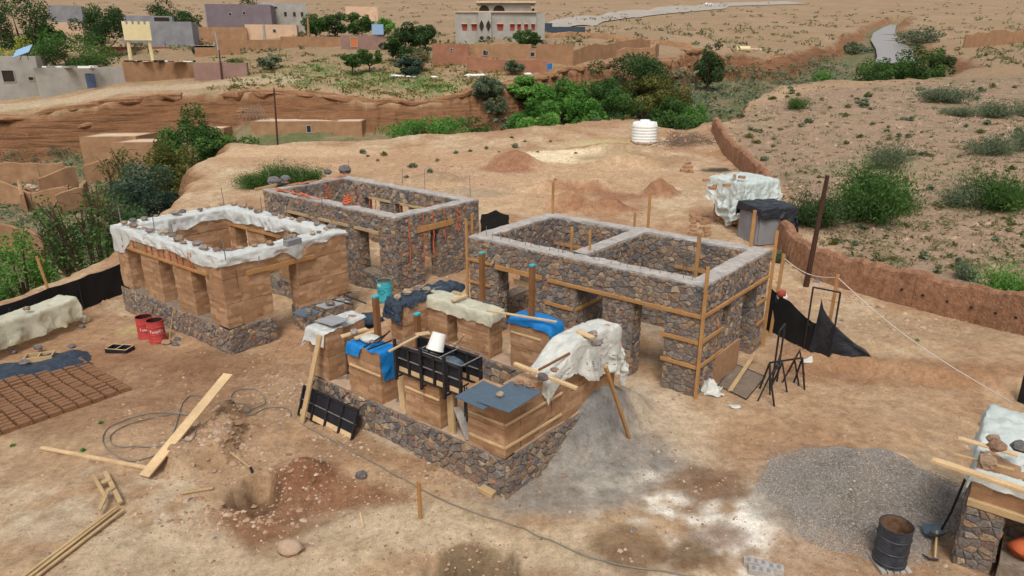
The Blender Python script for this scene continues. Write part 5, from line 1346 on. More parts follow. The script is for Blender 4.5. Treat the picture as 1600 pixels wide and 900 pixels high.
for k, (a, b) in enumerate([((662, 530), (655, 462)), ((668, 532), (664, 464))]):
    beam('plank', gp(*a, 1.0), gp(*b, 2.55), .10, .05, 'oldwood', ['left of two boards leaning in the inner back corner of the foreground house', 'right of two boards leaning in the inner back corner of the foreground house'][k], 'board', up=(*n_, 0))
bx = MB(); bx.obox([*gp(828, 584, .9)[:2], .9], [*(u_ * .3), 0], [*(n_ * .1), 0], [0, 0, .3]); solo('black_box', bx, M['blackpanel'], 'black formwork offcut inside the foreground house under the pale batten', 'formwork', gp(828, 584, .6))

# ------------------------------------------------------------------ drums
def drum(p, label, m, inner, h=.84, r=.285, lettering=None, mark=None):
    tt = thing('oil_drum', label, 'drum', p); mb = MB(); s = h / .84
    prof = [(.02, .02), (r - .02, .0), (r + .006, .012)]
    for z in (.02, .27, .55): prof += [(r, z * s + .01), (r, z * s + .04), (r + .014, z * s + .05), (r + .014, z * s + .065), (r, z * s + .075)]
    prof += [(r, h - .02), (r + .012, h - .015), (r + .012, h), (r - .005, h), (r - .012, h - .03)]
    mb.lathe([(a, b) for a, b in prof], p, 28); part('drum_body', mb, M[m], tt, smooth=False)
    ib = MB(); ib.lathe([(r - .013, h - .012), (r - .016, .12), (.01, .12)], p, 28); part('drum_inside', ib, M[inner], tt)
    return tt
def text_on(parent, txt, p, right, size, m, name='lettering', curve_r=None):
    """flat raised letters; right = unit vector along the line, letters stand upright; bent round a drum if curve_r is given"""
    cu = bpy.data.curves.new(name, 'FONT'); cu.body = txt; cu.size = size; cu.extrude = 0.003; cu.resolution_u = 2; cu.align_x = 'CENTER'; cu.align_y = 'CENTER'
    ob = bpy.data.objects.new(name, cu); COL.objects.link(ob); dg = bpy.context.evaluated_depsgraph_get(); me = bpy.data.meshes.new_from_object(ob.evaluated_get(dg)); bpy.data.objects.remove(ob)
    r = np.array([*right[:2], 0.0]); n = np.array([r[1], -r[0], 0]); base = np.array(wloc(parent))
    for v in me.vertices:
        x, y, z = v.co
        if curve_r: a = x / curve_r; q = np.array(p) + r * curve_r * math.sin(a) + n * (curve_r * math.cos(a) + z) + np.array([0, 0, y])
        else: q = np.array(p) + r * x + n * z + np.array([0, 0, y])
        v.co = Vector(q - base)
    me.materials.append(M[m]); o = link(name, me, parent); return o
dr1 = at(230, 527); dr2 = at(247, 533)
dA = drum(dr2, 'front red oil drum by the plinth of the rammed-earth house, white lettering facing out', 'reddrum', 'darkrust')
dB = drum(dr1, 'rear red oil drum, half hidden behind the front red one', 'reddrum', 'darkrust')
vw = lambda p: (lambda d: np.array([d[1], -d[0]]))(unit(np.array(p[:2])))
text_on(dA, 'TotalEn', dr2 + [0, 0, .46], vw(dr2), .155, 'white', curve_r=.292); text_on(dB, 'TotalEn', dr1 + [0, 0, .40], vw(dr1), .14, 'white', curve_r=.292)
pC = on(-5.22, 26.45)
dC = drum(pC, 'turquoise oil drum in front of the strapped stone house', 'tealpaint', 'rust', h=.88, r=.30)
p = pC; mk = MB(); rr = vw(p); nn_ = np.array([rr[1], -rr[0]])
for a in np.linspace(0, 2 * math.pi, 17)[:-1]:
    f = lambda t: np.array([*(p[:2] + rr * (-.12 + .11 * math.cos(t)) + nn_ * math.sqrt(.308 ** 2 - (-.12 + .11 * math.cos(t)) ** 2)), p[2] + .45 + .08 * math.sin(t)])
    mk.tube([f(a), f(a + 2 * math.pi / 16)], .012, 4)
part('dark_mark', mk, M['darktarp'], dC)
lb = MB(); lb.add([[*(p[:2] + rr * x + nn_ * (math.sqrt(.308 ** 2 - x * x))), p[2] + z] for x, z in ((-.27, .68), (-.16, .68), (-.16, .80), (-.27, .80))], [(0, 1, 2, 3)]); part('paper_label', lb, M['white'], dC)
pd = at(1388, 880); dD = drum(pd + [0, 0, .06], 'scuffed black oil drum standing open beside the gravel heap', 'blackdrum', 'rust', h=.90, r=.31)
pw = MB()
for k in range(5): pw.obox([pd[0] + (k - 2) * .13, pd[1], pd[2] + .03], [.05, 0, 0], [0, .33, 0], [0, 0, .025])
solo('pallet', pw, M['cement'], 'slatted base under the scuffed black oil drum', 'pallet', pd)
# ------------------------------------------------------------------ mud bricks drying in rows
e1 = unit(at(187, 624)[:2] - at(100, 568)[:2]); end0 = at(197, 613)[:2]; end8 = at(42, 667)[:2]; e2 = (end8 - end0) / 7.0
bl, bw, bh = np.linalg.norm(e2) * .86, .188, .135
meshes = []
for k in range(5):
    mb = MB(); ang = math.atan2(e2[1], e2[0])
    a, b, c = bl / 2, bw / 2 - .008, bh
    rdk = random.Random(k); j = lambda: rdk.uniform(-.008, .008)
    bot = [(-a + j(), -b + j(), -.02), (a + j(), -b + j(), -.02), (a + j(), b + j(), -.02), (-a + j(), b + j(), -.02)]
    mid = [(x * 1.0, y, c - .02 + j()) for x, y, _ in bot]; top = [(x * .96, y * .9, c + j()) for x, y, _ in bot]
    mb.add(bot + mid + top, [(i, (i + 1) % 4, 4 + (i + 1) % 4, 4 + i) for i in range(4)] + [(4 + i, 4 + (i + 1) % 4, 8 + (i + 1) % 4, 8 + i) for i in range(4)] + [(8, 9, 10, 11)])
    meshes.append(mb.mesh('mud_brick', M['redbrick']))
rd = random.Random(5); nb = 0
tarp_a, tarp_b = at(126, 566)[:2], at(0, 597)[:2]
for r_ in range(0, 13):
    for k in range(0, 24):
        p = end0 + e2 * r_ - e1 * (.236 * k + .12) + np.array([rd.uniform(-.012, .012), rd.uniform(-.012, .012)])
        # stop at the dark tarp
        cr = (tarp_b[0] - tarp_a[0]) * (p[1] - tarp_a[1]) - (tarp_b[1] - tarp_a[1]) * (p[0] - tarp_a[0])
        if cr < -.1: continue
        pu, pv = pj([*p, .1])
        if pu < -25: continue
        o = link('mud_brick', meshes[rd.randrange(5)], None, (p[0], p[1], T(*p) + .008)); o.rotation_euler = (0, 0, math.atan2(e2[1], e2[0]) + rd.uniform(-.05, .05) + (math.pi if rd.random() < .5 else 0))
        tag(o, 'reddish mud brick laid out to dry in tight rows on the ground', 'brick', 'mud bricks drying in rows'); nb += 1
print('bricks', nb)
# brick moulds
def mould(p, label, m, ang, tri=True):
    tt = thing('brick_mould', label, 'mould', p); a = np.array([math.cos(ang), math.sin(ang), 0]); b = np.array([-math.sin(ang), math.cos(ang), 0]); c = np.array(p) + [0, 0, .09]
    for k, (cc, d, l) in enumerate([(c + b * .21, a, .40), (c - b * .21, a, .40), (c + a * .40, b, .21), (c - a * .40, b, .21), (c, b, .21)]):
        mb = MB(); nrm = np.cross(d, [0, 0, 1]); mb.obox(cc, d * (l + (.012 if k < 2 else -.014)), nrm * .014, [0, 0, .08]); part('mould_side', mb, M[m], tt)
        tr = MB(); tr.obox(cc + [0, 0, .083], d * (l + (.012 if k < 2 else -.014)), nrm * .016, [0, 0, .004]); part('mould_edge', tr, M['pine'], tt)
    return tt
mould(at(188, 549), 'dark two-cell brick mould lying on bare soil in front of the red drums', 'blackpanel', -.15)
mp = at(65, 570); mould([mp[0], mp[1], mp[2] + .2], 'two-cell brick mould resting on the dark blue tarp', 'oldwood', .35)
# dark tarp on the ground, plastic-covered stack behind
dt = at(48, 580)[:2]; ev = unit(at(118, 562)[:2] - at(0, 588)[:2]); ew = np.array([-ev[1], ev[0]])
G = []
for i in range(40):
    row = []
    for j in range(20):
        p = dt + ev * (-3.6 + 5.3 * i / 39) + ew * (-.75 + 1.6 * j / 19) + ev * .12 * float(fbm(j * .3, i * .05, 9)) + ew * .15 * float(fbm(i * .2, j * .05, 8))
        ed = min(1, min(i, 39 - i, j, 19 - j) / 3)
        row.append((*p, T(*p) + .03 + ed * (.14 + .12 * abs(float(fbm(p[0] * 1.7, p[1] * 1.7, 12, 3))) + .06 * (fold(p[0] * 2.2, p[1] * 2.2, 13)))))
    G.append(row)
mb = MB(); mb.grid(G); solo('dark_tarp', mb, M['darktarp'], 'dark blue tarp spread on the ground at the edge of the mud bricks', 'tarp', [*dt, 0], smooth=True)
stone_at(on(*at(40, 578)[:2], .2), .16, 'pale tan stone on the dark tarp beside the brick mould', .95)
stone_at(on(*at(62, 552)[:2], .15), .15, 'pale stone on the far edge of the dark tarp', .95)
ca, cb_ = at(132, 508)[:2], at(-70, 590)[:2]; ev = unit(cb_ - ca); ew = np.array([-ev[1], ev[0]])
if ew @ np.array([0, 1.0]) < 0: ew = -ew
Ls = np.linalg.norm(cb_ - ca); cc = (ca + cb_) / 2 + ew * .55
solo('covered_stack', drape(cc, ev, ew, Ls / 2, .42, 1.15, (-Ls / 2 - 1.25, Ls / 2 + .3, -1.32, 1.3), 91, wr=.07, flare=.13, drop_to=None, lift=lambda a, b: -.12 * sstep(-1.0, 2.0, a) + .1 * math.sin(a * 1.1)), M['plastic_y'], 'long stack covered in yellowed plastic by the left black net', 'covered stack', [*cc, 0], smooth=True)
stone_at([*gp(42, 483, 1.25)[:2], 1.22], .12, 'brown stone on top of the yellowed plastic of the long stack', .3)
for k, (u, v) in enumerate([(22, 552), (112, 543), (128, 512)]): stone_at(at(u, v), .12, ['stone at the foot of the yellowed plastic near the left edge', 'pale stone between the yellowed plastic and the mud bricks', 'stone at the right end of the yellowed plastic'][k], .95)

# ------------------------------------------------------------------ black netting
def net(pts, h, label, sag=.06, seed=0, posts=True):
    pts = [np.array(p, float) for p in pts]; tt = thing('shade_net', label, 'net', pts[0]); G = []
    for i in range(len(pts) - 1):
        a, b = pts[i], pts[i + 1]; n = max(4, int(np.linalg.norm((b - a)[:2]) / .16))
        for k in range(n + (1 if i == len(pts) - 2 else 0)):
            f = k / n; p = a + (b - a) * f; d = unit((b - a)[:2]); q = np.array([-d[1], d[0]]); hh = (h[i] + (h[i + 1] - h[i]) * f) - sag * math.sin(f * math.pi) ; s = (i * 7 + f * 5)
            G.append([(*(p[:2] + q * (.04 * fold(s * 2.0, j * .4, seed + 3) + .05 * float(fbm(s, j * .5, seed)))), p[2] + .0 + hh * j / 6) for j in range(7)])
    mb = MB(); mb.grid(G); part('net_cloth', mb, M['net'], tt, smooth=True); return tt
def wood_stake(p, h, label, w=.1, d=.07, m='timber', lean=(0, 0)):
    mb = MB(); mb.bar([p[0], p[1], p[2] - .1], [p[0] + lean[0], p[1] + lean[1], p[2] + h], w, d, up=(.64, .77, 0)); return solo('timber_stake', mb, M[m], label, 'stake', p)
n0 = [on(*gp(u, v, 0)[:2]) for u, v in [(-90, 530), (-10, 500), (70, 483), (130, 478), (193, 465)]]
nl = net([on(*gp(u, v, 1.35)[:2]) for u, v in ((-120, 520), (0, 476), (77, 448), (140, 426), (187, 411))], [1.35] * 5, 'black netting fence on the left, running to the rammed-earth house', seed=3)
for k, (x, y) in enumerate([gp(12, 474, 1.35)[:2], gp(120, 433, 1.35)[:2]]):
    mb = MB(); q = on(x, y); mb.tube([q, q + [0, 0, 1.2]], .03, 5); part('net_stake', mb, M['steel'], nl)
q = on(*gp(80, 447, 1.35)[:2]); wood_stake(q, 2.6, 'leaning timber stake standing above the left black net', .11, .08, 'timber', (-.3, 0))
pa, pb_ = at(1192, 516), at(1262, 548); nr = net([pa, at(1225, 530), pb_, at(1296, 560)], [1.75, 1.45, 1.05, 1.2], 'black netting hung between the timber stakes on the right of the two-room house', seed=9)
pk = at(1213, 512); wood_stake(at(1204, 521), 2.95, 'tall timber stake beside the two-room house, with a red and white bag on it', .11, .09, 'timber', (.25, .35))
wood_stake(at(1288, 548), 2.7, 'timber stake carrying the white rope, behind the black tarp heap', .10, .08, 'timber', (.1, .1))
hb = MB(); c = np.array(at(1204, 521)) + [.22, .0, 1.45]; hb.rock(c, .2, 7, 1.3); hh = solo('hanging_bag', hb, M['white'], 'red and white bag hanging on the tall timber stake', 'bag', c - [0, 0, .2], smooth=True)
rb = MB(); rb.rock(c + [-.05, -.08, .12], .15, 8, 1.1); part('red_panel', rb, M['redpaint'], hh, smooth=True)
net([at(752, 366, ), at(775, 358), at(796, 352)], [1.1, 1.1, .6], 'black netting behind the gap between the two stone houses', seed=14)
net([at(1588, 628), at(1640, 645)], [1.1, 1.1], 'scrap of black netting at the right edge of the yard', seed=15)
# scaffold frame and black tarp heap
fa, fb_ = at(1256, 545), at(1297, 555); tt = thing('scaffold_frame', 'tall dark steel frame standing behind the black tarp heap', 'frame', fa)
for nm, a, b in [('leg', fa, fa + [0, 0, 2.25]), ('leg', fb_, fb_ + [0, 0, 2.25]), ('top_bar', fa + [0, 0, 2.25], fb_ + [0, 0, 2.25]), ('cross_bar', fa + [0, 0, .9], fb_ + [0, 0, .9])]:
    mb = MB(); mb.tube([a, b], .03, 6); part(nm, mb, M['steel'], tt)
G = []; ap = np.array([*((fa + fb_)[:2] / 2 + [-.2, -.15]), 1.95 + fa[2]])
base = [at(*q) for q in [(1262, 552), (1272, 558), (1300, 560), (1330, 562), (1364, 563), (1350, 553), (1320, 540), (1300, 548)]]
for i in range(24):
    row = []
    for j in range(17):
        f = j / 16; k = i / 23 * (len(base) - 1); b = base[int(k)] + (base[min(int(k) + 1, len(base) - 1)] - base[int(k)]) * (k - int(k))
        p = ap + (b - ap) * f; z = ap[2] + (b[2] - ap[2]) * (f ** .62); w = .16 * fold(i * .55, f * .5, 31) * f + .07 * float(fbm(i * .7, j * .4, 33)) * f
        row.append((p[0] + w * .6, p[1] + w, max(z + w * .4 + .04, T(p[0], p[1]) + .03)))
    G.append(row)
mb = MB(); mb.grid(G); solo('black_tarp', mb, M['blacktarp'], 'black tarp heap hanging from the steel frame and trailing on the ground', 'tarp', ap * [1, 1, 0], smooth=True)
# rope from the stakes to the right corner
rp = MB(); A = [np.array(at(1204, 521)) + [.25, .35, 2.8], np.array(at(1288, 548)) + [.1, .1, 2.6], np.array([11.5, 14.0, 2.4])]
pts = []
for a, b in zip(A[:-1], A[1:]): pts += [a + (b - a) * f - np.array([0, 0, .25 * math.sin(math.pi * f)]) for f in np.linspace(0, 1, 9)[:-1]]
pts.append(A[-1]); rp.tube(pts, .014, 5); solo('rope', rp, M['rope'], 'white rope stretched from the timber stakes across the yard to the right', 'rope', A[0])
# trestles of dark steel
def trestle(p, ang, h, l, label):
    tt = thing('steel_trestle', label, 'trestle', p); a = np.array([math.cos(ang), math.sin(ang), 0]); b = np.array([-a[1], a[0], 0]); p = np.array(p)
    for s in (-1, 1):
        top = p + a * l / 2 * s + [0, 0, h]
        for q in (-1, 1):
            mb = MB(); mb.bar(p + a * (l / 2 + .04) * s + b * .26 * q - [0, 0, .03], top, .045, .045); part('leg', mb, M['steel'], tt)
    mb = MB(); mb.bar(p - a * l / 2 + [0, 0, h], p + a * l / 2 + [0, 0, h], .05, .05); part('top_bar', mb, M['steel'], tt); return tt
trestle(at(1207, 620), .9, .95, 1.1, 'dark steel trestle nearest the plank and wire screen')
trestle(at(1222, 608), .3, 1.0, 1.2, 'middle dark steel trestle crossing the tall frame')
trestle(at(1240, 592), 1.0, .85, .8, 'dark steel trestle furthest from the two-room house')
fa, fb_ = at(1205, 610), at(1214, 596); tt = thing('steel_stand', 'tall narrow steel stand rising from among the trestles', 'stand', fa)
for nm, a, b in [('leg', fa, fa + [0, 0, 2.0]), ('leg', fb_, fb_ + [0, 0, 2.0]), ('top_bar', fa + [0, 0, 2.0], fb_ + [0, 0, 2.0]), ('brace', fa + [0, 0, .5], fb_ + [0, 0, 1.0])]:
    mb = MB(); mb.bar(a, b, .05, .05); part(nm, mb, M['steel'], tt)
# wire screen, plank, white cloth
ws = [at(1147, 570), at(1122, 604), at(1166, 626), at(1196, 590)]; tt = thing('wire_screen', 'square of wire mesh lying at the foot of the two-room house', 'screen', ws[0]); mb = MB()
for k in range(23):
    f = k / 22; mb.tube([ws[0] + (ws[3] - ws[0]) * f + [0, 0, .06], ws[1] + (ws[2] - ws[1]) * f + [0, 0, .06]], .007, 4); mb.tube([ws[0] + (ws[1] - ws[0]) * f + [0, 0, .065], ws[3] + (ws[2] - ws[3]) * f + [0, 0, .065]], .007, 4)
part('mesh_wires', mb, M['rebar'], tt); mb = MB()
for a, b in zip(ws, ws[1:] + ws[:1]): mb.bar(a + [0, 0, .05], b + [0, 0, .05], .03, .03)
part('screen_frame', mb, M['steel'], tt)
beam('plank', at(1140, 614) + [0, 0, .06], at(1176, 565) + [0, 0, .22], .13, .05, 'oldwood', 'short weathered plank lying across the wire screen', 'plank')
cl = at(1110, 612); mb = drape(cl[:2], np.array([1.0, 0]), np.array([0, 1.0]), .05, .04, cl[2] + .40, (-.5, .62, -.5, .5), 105, wr=.22, flare=.55, drop_to=None); solo('white_cloth', mb, M['sack'], 'crumpled dirty-white cloth at the corner post of the two-room house', 'cloth', cl, smooth=True)
for k, (u, v) in enumerate([(1148, 637), (1260, 566)]):
    c = at(u, v); mb = drape(c[:2], np.array([1.0, 0]), np.array([0, 1.0]), .12, .06, c[2] + .06, (-.26, .26, -.14, .14), 107 + k, wr=.06, drop_to=None); solo('white_scrap', mb, M['sack'], ['white scrap on the soil near the trestles, on the side of the grey powder', 'white scrap below the bank by the black tarp heap'][k], 'scrap', c, smooth=True)
# ------------------------------------------------------------------ yard boards, hoses, tools
wa, wb = at(226, 748), at(364, 634); wl_ = max((T(*(wa + (wb - wa) * f)[:2]) - (wa + (wb - wa) * f)[2]) / f for f in np.linspace(.2, 1, 40)); wb = wb + [0, 0, max(0, wl_)]
beam('plank', wa + [0, 0, .07], wb + [0, 0, .07], .30, .05, 'pine', 'long wide pale plank lying slantwise on the hump of soil', 'plank')
beam('plank', on(*at(65, 702)[:2], .05), on(*at(236, 735)[:2], .05), .10, .06, 'pine', 'long narrow pale batten lying left of the wide plank', 'batten')
pA, pB2 = at(60, 897), at(186, 800); dd = unit(pB2 - pA); bt = thing('batten_bundle', 'long battens lashed into a pole with a crosspiece, lower left', 'battens', pA)
for k in range(3):
    off = np.array([-dd[1], dd[0], 0]) * (.09 * k - .09); mb = MB(); mb.bar(pA + off + [0, 0, .05 + .03 * k] - dd * .4, pB2 + off * (1.4 - .5 * k) + [0, 0, .07 + .03 * k], .07, .045); part('batten', mb, M['oldwood'], bt)
cp = MB(); q0, q1 = at(190, 792), at(166, 745)
cp.bar(q0 + [0, 0, .12], q1 + [0, 0, .14], .10, .05); part('crosspiece', cp, M['oldwood'], bt)
for k, (a, b, w) in enumerate([((158, 765), (174, 759), .14), ((162, 782), (181, 772), .12), ((158, 808), (170, 782), .08), ((148, 753), (168, 790), .08)]):
    mb = MB(); mb.bar(at(*a) + [0, 0, .17 + .01 * k], at(*b) + [0, 0, .19 + .01 * k], w, .035); part('short_board', mb, M['oldwood'], bt)
beam('stick', on(*at(284, 773)[:2], .05), on(*at(333, 766)[:2], .06), .08, .04, 'oldwood', 'short grey stake lying beside the pit', 'stick')
beam('stick', on(*at(563, 802)[:2], .03), on(*at(568, 826)[:2], .03), .035, .03, 'pine', 'thin pale stick lying on the brown soil', 'stick')
st = at(657, 810); wood_stake(st, .95, 'short timber stake driven into the yard in front of the foreground house', .09, .06)
hp0, hp1 = at(361, 713) , at(392, 737); tt = thing('hoe', 'hoe with a wooden handle leaning in the pit', 'hoe', hp1)
mb = MB(); mb.tube([hp0 + [0, 0, .12], hp1 + [0, 0, .12]], .022, 6); part('handle', mb, M['oldwood'], tt); mb = MB(); d = unit(hp1 - hp0); s_ = np.array([-d[1], d[0], 0]); mb.tube([hp1 + s_ * .0 + [0, 0, .14], hp1 + d * .06 + [0, 0, .02], hp1 + d * .0 - [0, 0, .16]], .035, 5); part('blade', mb, M['steel'], tt)
def hose(name, px, label, r=.016, m='hose', dz=.02, sm=6):
    pts = [at(*q) for q in px]; out = []
    for i in range(len(pts) - 1):
        p0, p1, p2, p3 = pts[max(i - 1, 0)], pts[i], pts[i + 1], pts[min(i + 2, len(pts) - 1)]
        for k in range(sm):
            t = k / sm; q = .5 * ((2 * p1) + (-p0 + p2) * t + (2 * p0 - 5 * p1 + 4 * p2 - p3) * t * t + (-p0 + 3 * p1 - 3 * p2 + p3) * t ** 3); out.append(on(q[0], q[1], r + dz))
    out.append(pts[-1] + [0, 0, r + dz]); mb = MB(); mb.tube(out, r, 6); return solo(name, mb, M[m], label, 'cable', pts[0])
hose('cable', [(470, 663), (520, 690), (590, 728), (655, 765), (720, 795), (800, 822), (850, 843), (910, 868), (970, 885), (1060, 899), (1130, 906)], 'long grey cable running across the yard from the leaning board to the lower right')
hose('cable', [(345, 634), (320, 625), (300, 619), (285, 632), (278, 655), (270, 680), (255, 702), (235, 716), (205, 722), (180, 712), (162, 695), (165, 675), (195, 658), (240, 646), (285, 648), (312, 662), (300, 690), (262, 700), (225, 700), (180, 698), (175, 680), (215, 660), (270, 648), (310, 650)], 'coil of grey cable lying left of the wide plank')
hose('cable', [(455, 652), (450, 640), (420, 638), (392, 650), (378, 648), (396, 640), (414, 632), (410, 618), (395, 609), (370, 611), (361, 622), (368, 630), (385, 634), (391, 642), (384, 650)], 'looped grey cable between the wide plank and the leaning board')
bo = at(454, 862)
mb = MB(); mb.rock(bo + [0, 0, .1], .26, 31, .75, t=.5, jag=.2); solo('boulder', mb, M['sill'], 'rounded tan boulder on the soil below the pit', 'boulder', bo, smooth=True)
mb = MB(); q0 = at(697, 782); q1 = at(745, 772); mb.bar(at(752, 768) + [0, 0, .1], at(772, 778) + [0, 0, .08], .2, .14); solo('loose_block', mb, M['oldwood'], 'yellowish oblong stone lying at the front corner of the plinth', 'stone', at(760, 775))
stone_at(at(565, 746), .15, 'grey stone near the long cable, on the left of the stake', .1)
# pick, shovel
pk0, pk1 = at(1460, 878), at(1463, 826); tt = thing('pickaxe', 'pickaxe with a pale handle on the edge of the gravel heap', 'pickaxe', pk0); mb = MB(); mb.tube([pk0 + [0, 0, .06], pk1 + [0, 0, .12]], [.02, .028], 6); part('handle', mb, M['pine'], tt)
mb = MB(); mb.tube([at(1440, 868) + [0, 0, .04], at(1450, 877) + [0, 0, .07], pk0 + [0, 0, .07], at(1466, 878) + [0, 0, .05]], [.012, .025, .03, .018], 5); part('pick_head', mb, M['steel'], tt)
sh0, sh1 = at(265, 537), on(-10.4, 22.0); tt = thing('shovel', 'shovel leaning against the plinth beside the red drums', 'shovel', sh0); mb = MB(); mb.tube([sh0 + [0, 0, .1], np.array([*gp(271, 488, 1.25)[:2], 1.3])], .02, 6); part('handle', mb, M['oldwood'], tt)
mb = MB(); mb.grid([[sh0 + np.array([(i - 2) * .06, (j - 2) * .03, .10 - .03 * abs(i - 2) - .04 * j + .08]) for i in range(5)] for j in range(5)]); part('blade', mb, M['steel'], tt)
for k, (u, v, r) in enumerate([(262, 538, .16), (274, 540, .12), (277, 532, .12)]): stone_at(at(u, v), r, ['flat tan stone at the foot of the front red drum', 'pale stone right of the shovel', 'dark stone against the plinth by the shovel'][k], [.5, .95, .05][k])
# ------------------------------------------------------------------ E: corner of another house at the lower right
def house_corner():
    p = np.array([8.93, 11.3]); u = unit([.79, -.61]); n = np.array([u[1], -u[0]]); n = n if n[1] < 0 else -n; v = -n
    t = thing('stone_house', 'corner of a stone house cut off by the right edge, under plastic and planks', 'house', [*p, 0]); rd = random.Random(71); z0 = -.4; Hs = 1.6; w = .62
    q = p + u * w; far = p + v * 2.6
    core = MB(); wall_core(core, p, q, -n, .55, z0, Hs, []); wall_core(core, p + v * .55, far, u, .55, z0, Hs, [])
    wall_core(core, q + v * 1.2, q + v * 1.2 + u * 5, -n, .5, z0, Hs, [])
    part('mortar_core', core, M['mortar'], t); K = 'E'
    face_stones(K, p, q, n, z0, Hs, [], .22, rd); face_stones(K, q, q + v * .55, u, z0, Hs, [], .24, rd); face_stones(K, far, p, -u, z0, Hs, [], .26, rd)
    face_stones(K, q + v * 1.2, q + v * 1.2 + u * 5, n, z0, Hs, [], .24, rd)
    flush_stones(K, t)
    mb = MB(); mb.bar([*(p + n * .03 + v * .2), Hs + .09], [*(p + u * 6 + n * .03 + v * .2), Hs + .09], .42, .16); part('timber_beam', mb, M['oldwood'], t)
    earth_block(t, p + v * .02, p + u * 3.0 + v * .02, v, .6, Hs + .17, 2.5, 5000); earth_block(t, p + u * 3.01 + v * .02, p + u * 6 + v * .02, v, .6, Hs + .17, 2.5, 5010)
    earth_block(t, p + v * .62, p + v * 2.6, u, .6, Hs + .02, 2.5, 5020)
    c = p + u * 1.9 + v * 1.2
    solo('plastic_sheet', drape(c, u, v, 1.92, 1.25, 2.5, (-2.4, 2.6, -1.55, 1.6), 121, wr=.12, flare=.12, lift=lambda a, b: .10 * math.sin(b * 2.1 + 1) + .25 * sstep(.0, 1.2, b) * (1 - sstep(-.4, .8, a)), drop_to=1.45), M['plastic_b'], 'pale plastic sheet over the house corner at the right edge', 'plastic sheet', [*c, 2.45], smooth=True)
    zt = 2.76
    beam('plank', gp(1457, 718, zt + .1), gp(1606, 768, zt + .12), .15, .07, 'pine', 'long thick pale plank nearest the camera on the right-edge plastic', 'plank')
    beam('plank', gp(1497, 684, zt + .25), gp(1590, 711, zt + .2), .11, .04, 'pine', 'pale plank held by two stones, furthest on the right-edge plastic', 'plank')
    beam('stick', gp(1489, 709, zt + .12), gp(1584, 734, zt + .12), .05, .04, 'oldwood', 'thin weathered lath in the middle of the right-edge plastic', 'lath')
    for k, (a, b, r, tt) in enumerate([((1558, 694), 0, .17, .82), ((1554, 682), 0, .14, .6), ((1543, 718), 0, .17, .6), ((1597, 695), 0, .16, .95)]):
        stone_at([*gp(*a, zt + .3)[:2], zt + .18], r, ['pink stone on the furthest plank of the right-edge plastic', 'brown stone behind the pink stone at the right edge', 'purplish stone on the thin lath at the right edge', 'pale stone cut off by the right edge on the plastic'][k], tt)
    ob = MB(); c0 = np.array([*(q + u * .55 + v * .3), .95]); ob.rock(c0, .34, 3, .6); solo('orange_bag', ob, M['orange'], 'orange-red plastic bag on the low wall at the lower right corner', 'bag', c0 - [0, 0, .2], smooth=True)
    ws = MB(); ws.obox([*(q + u * .6 + v * .35), .36], [*(u * .5), 0], [*(v * .5), 0], [0, 0, .36]); part('low_wall', ws, M['mortar'], t)
    bp = on(*(p - u * .42 + v * .55)); tt = thing('wheelbarrow', 'blue-grey barrow pan tipped beside the stone pier, handle upright', 'barrow', bp)
    G = [[bp + np.array([(i - 3) * .065, (j - 2) * .08, .08 + .03 * ((i - 3) ** 2) / 3 + .05 * (j - 2) ** 2]) for i in range(7)] for j in range(5)]; mb = MB(); mb.grid(G); part('pan', mb, M['greysheet'], tt, smooth=True)
    mb = MB(); mb.tube([bp + [.2, .1, .1], bp + [.35, .12, .6], bp + [.42, .05, 1.5]], .025, 6); part('handle', mb, M['steel'], tt)
    return t
house_corner()
# white slotted blocks at the bottom edge
for k, (u, v) in enumerate([(1180, 885), (1204, 892), (1188, 898)]):
    p = at(u, v); tt = thing('white_block', ['white slotted block at the bottom edge, furthest from the camera', 'white slotted block at the bottom edge, right of the pair', 'white slotted block cut off by the bottom edge'][k], 'block', p)
    a = np.array([.95, -.3, 0]); b = np.array([.3, .95, 0]); mb = MB(); mb.obox(p + [0, 0, .07], a * .24, b * .09, [0, 0, .07]); part('block_body', mb, M['cement'], tt)
    for j in range(3):
        mb = MB(); mb.obox(p + a * (-.14 + .14 * j) + [0, 0, .139], a * .035, b * .055, [0, 0, .004]); part('slot', mb, M['concrete_dark'], tt)
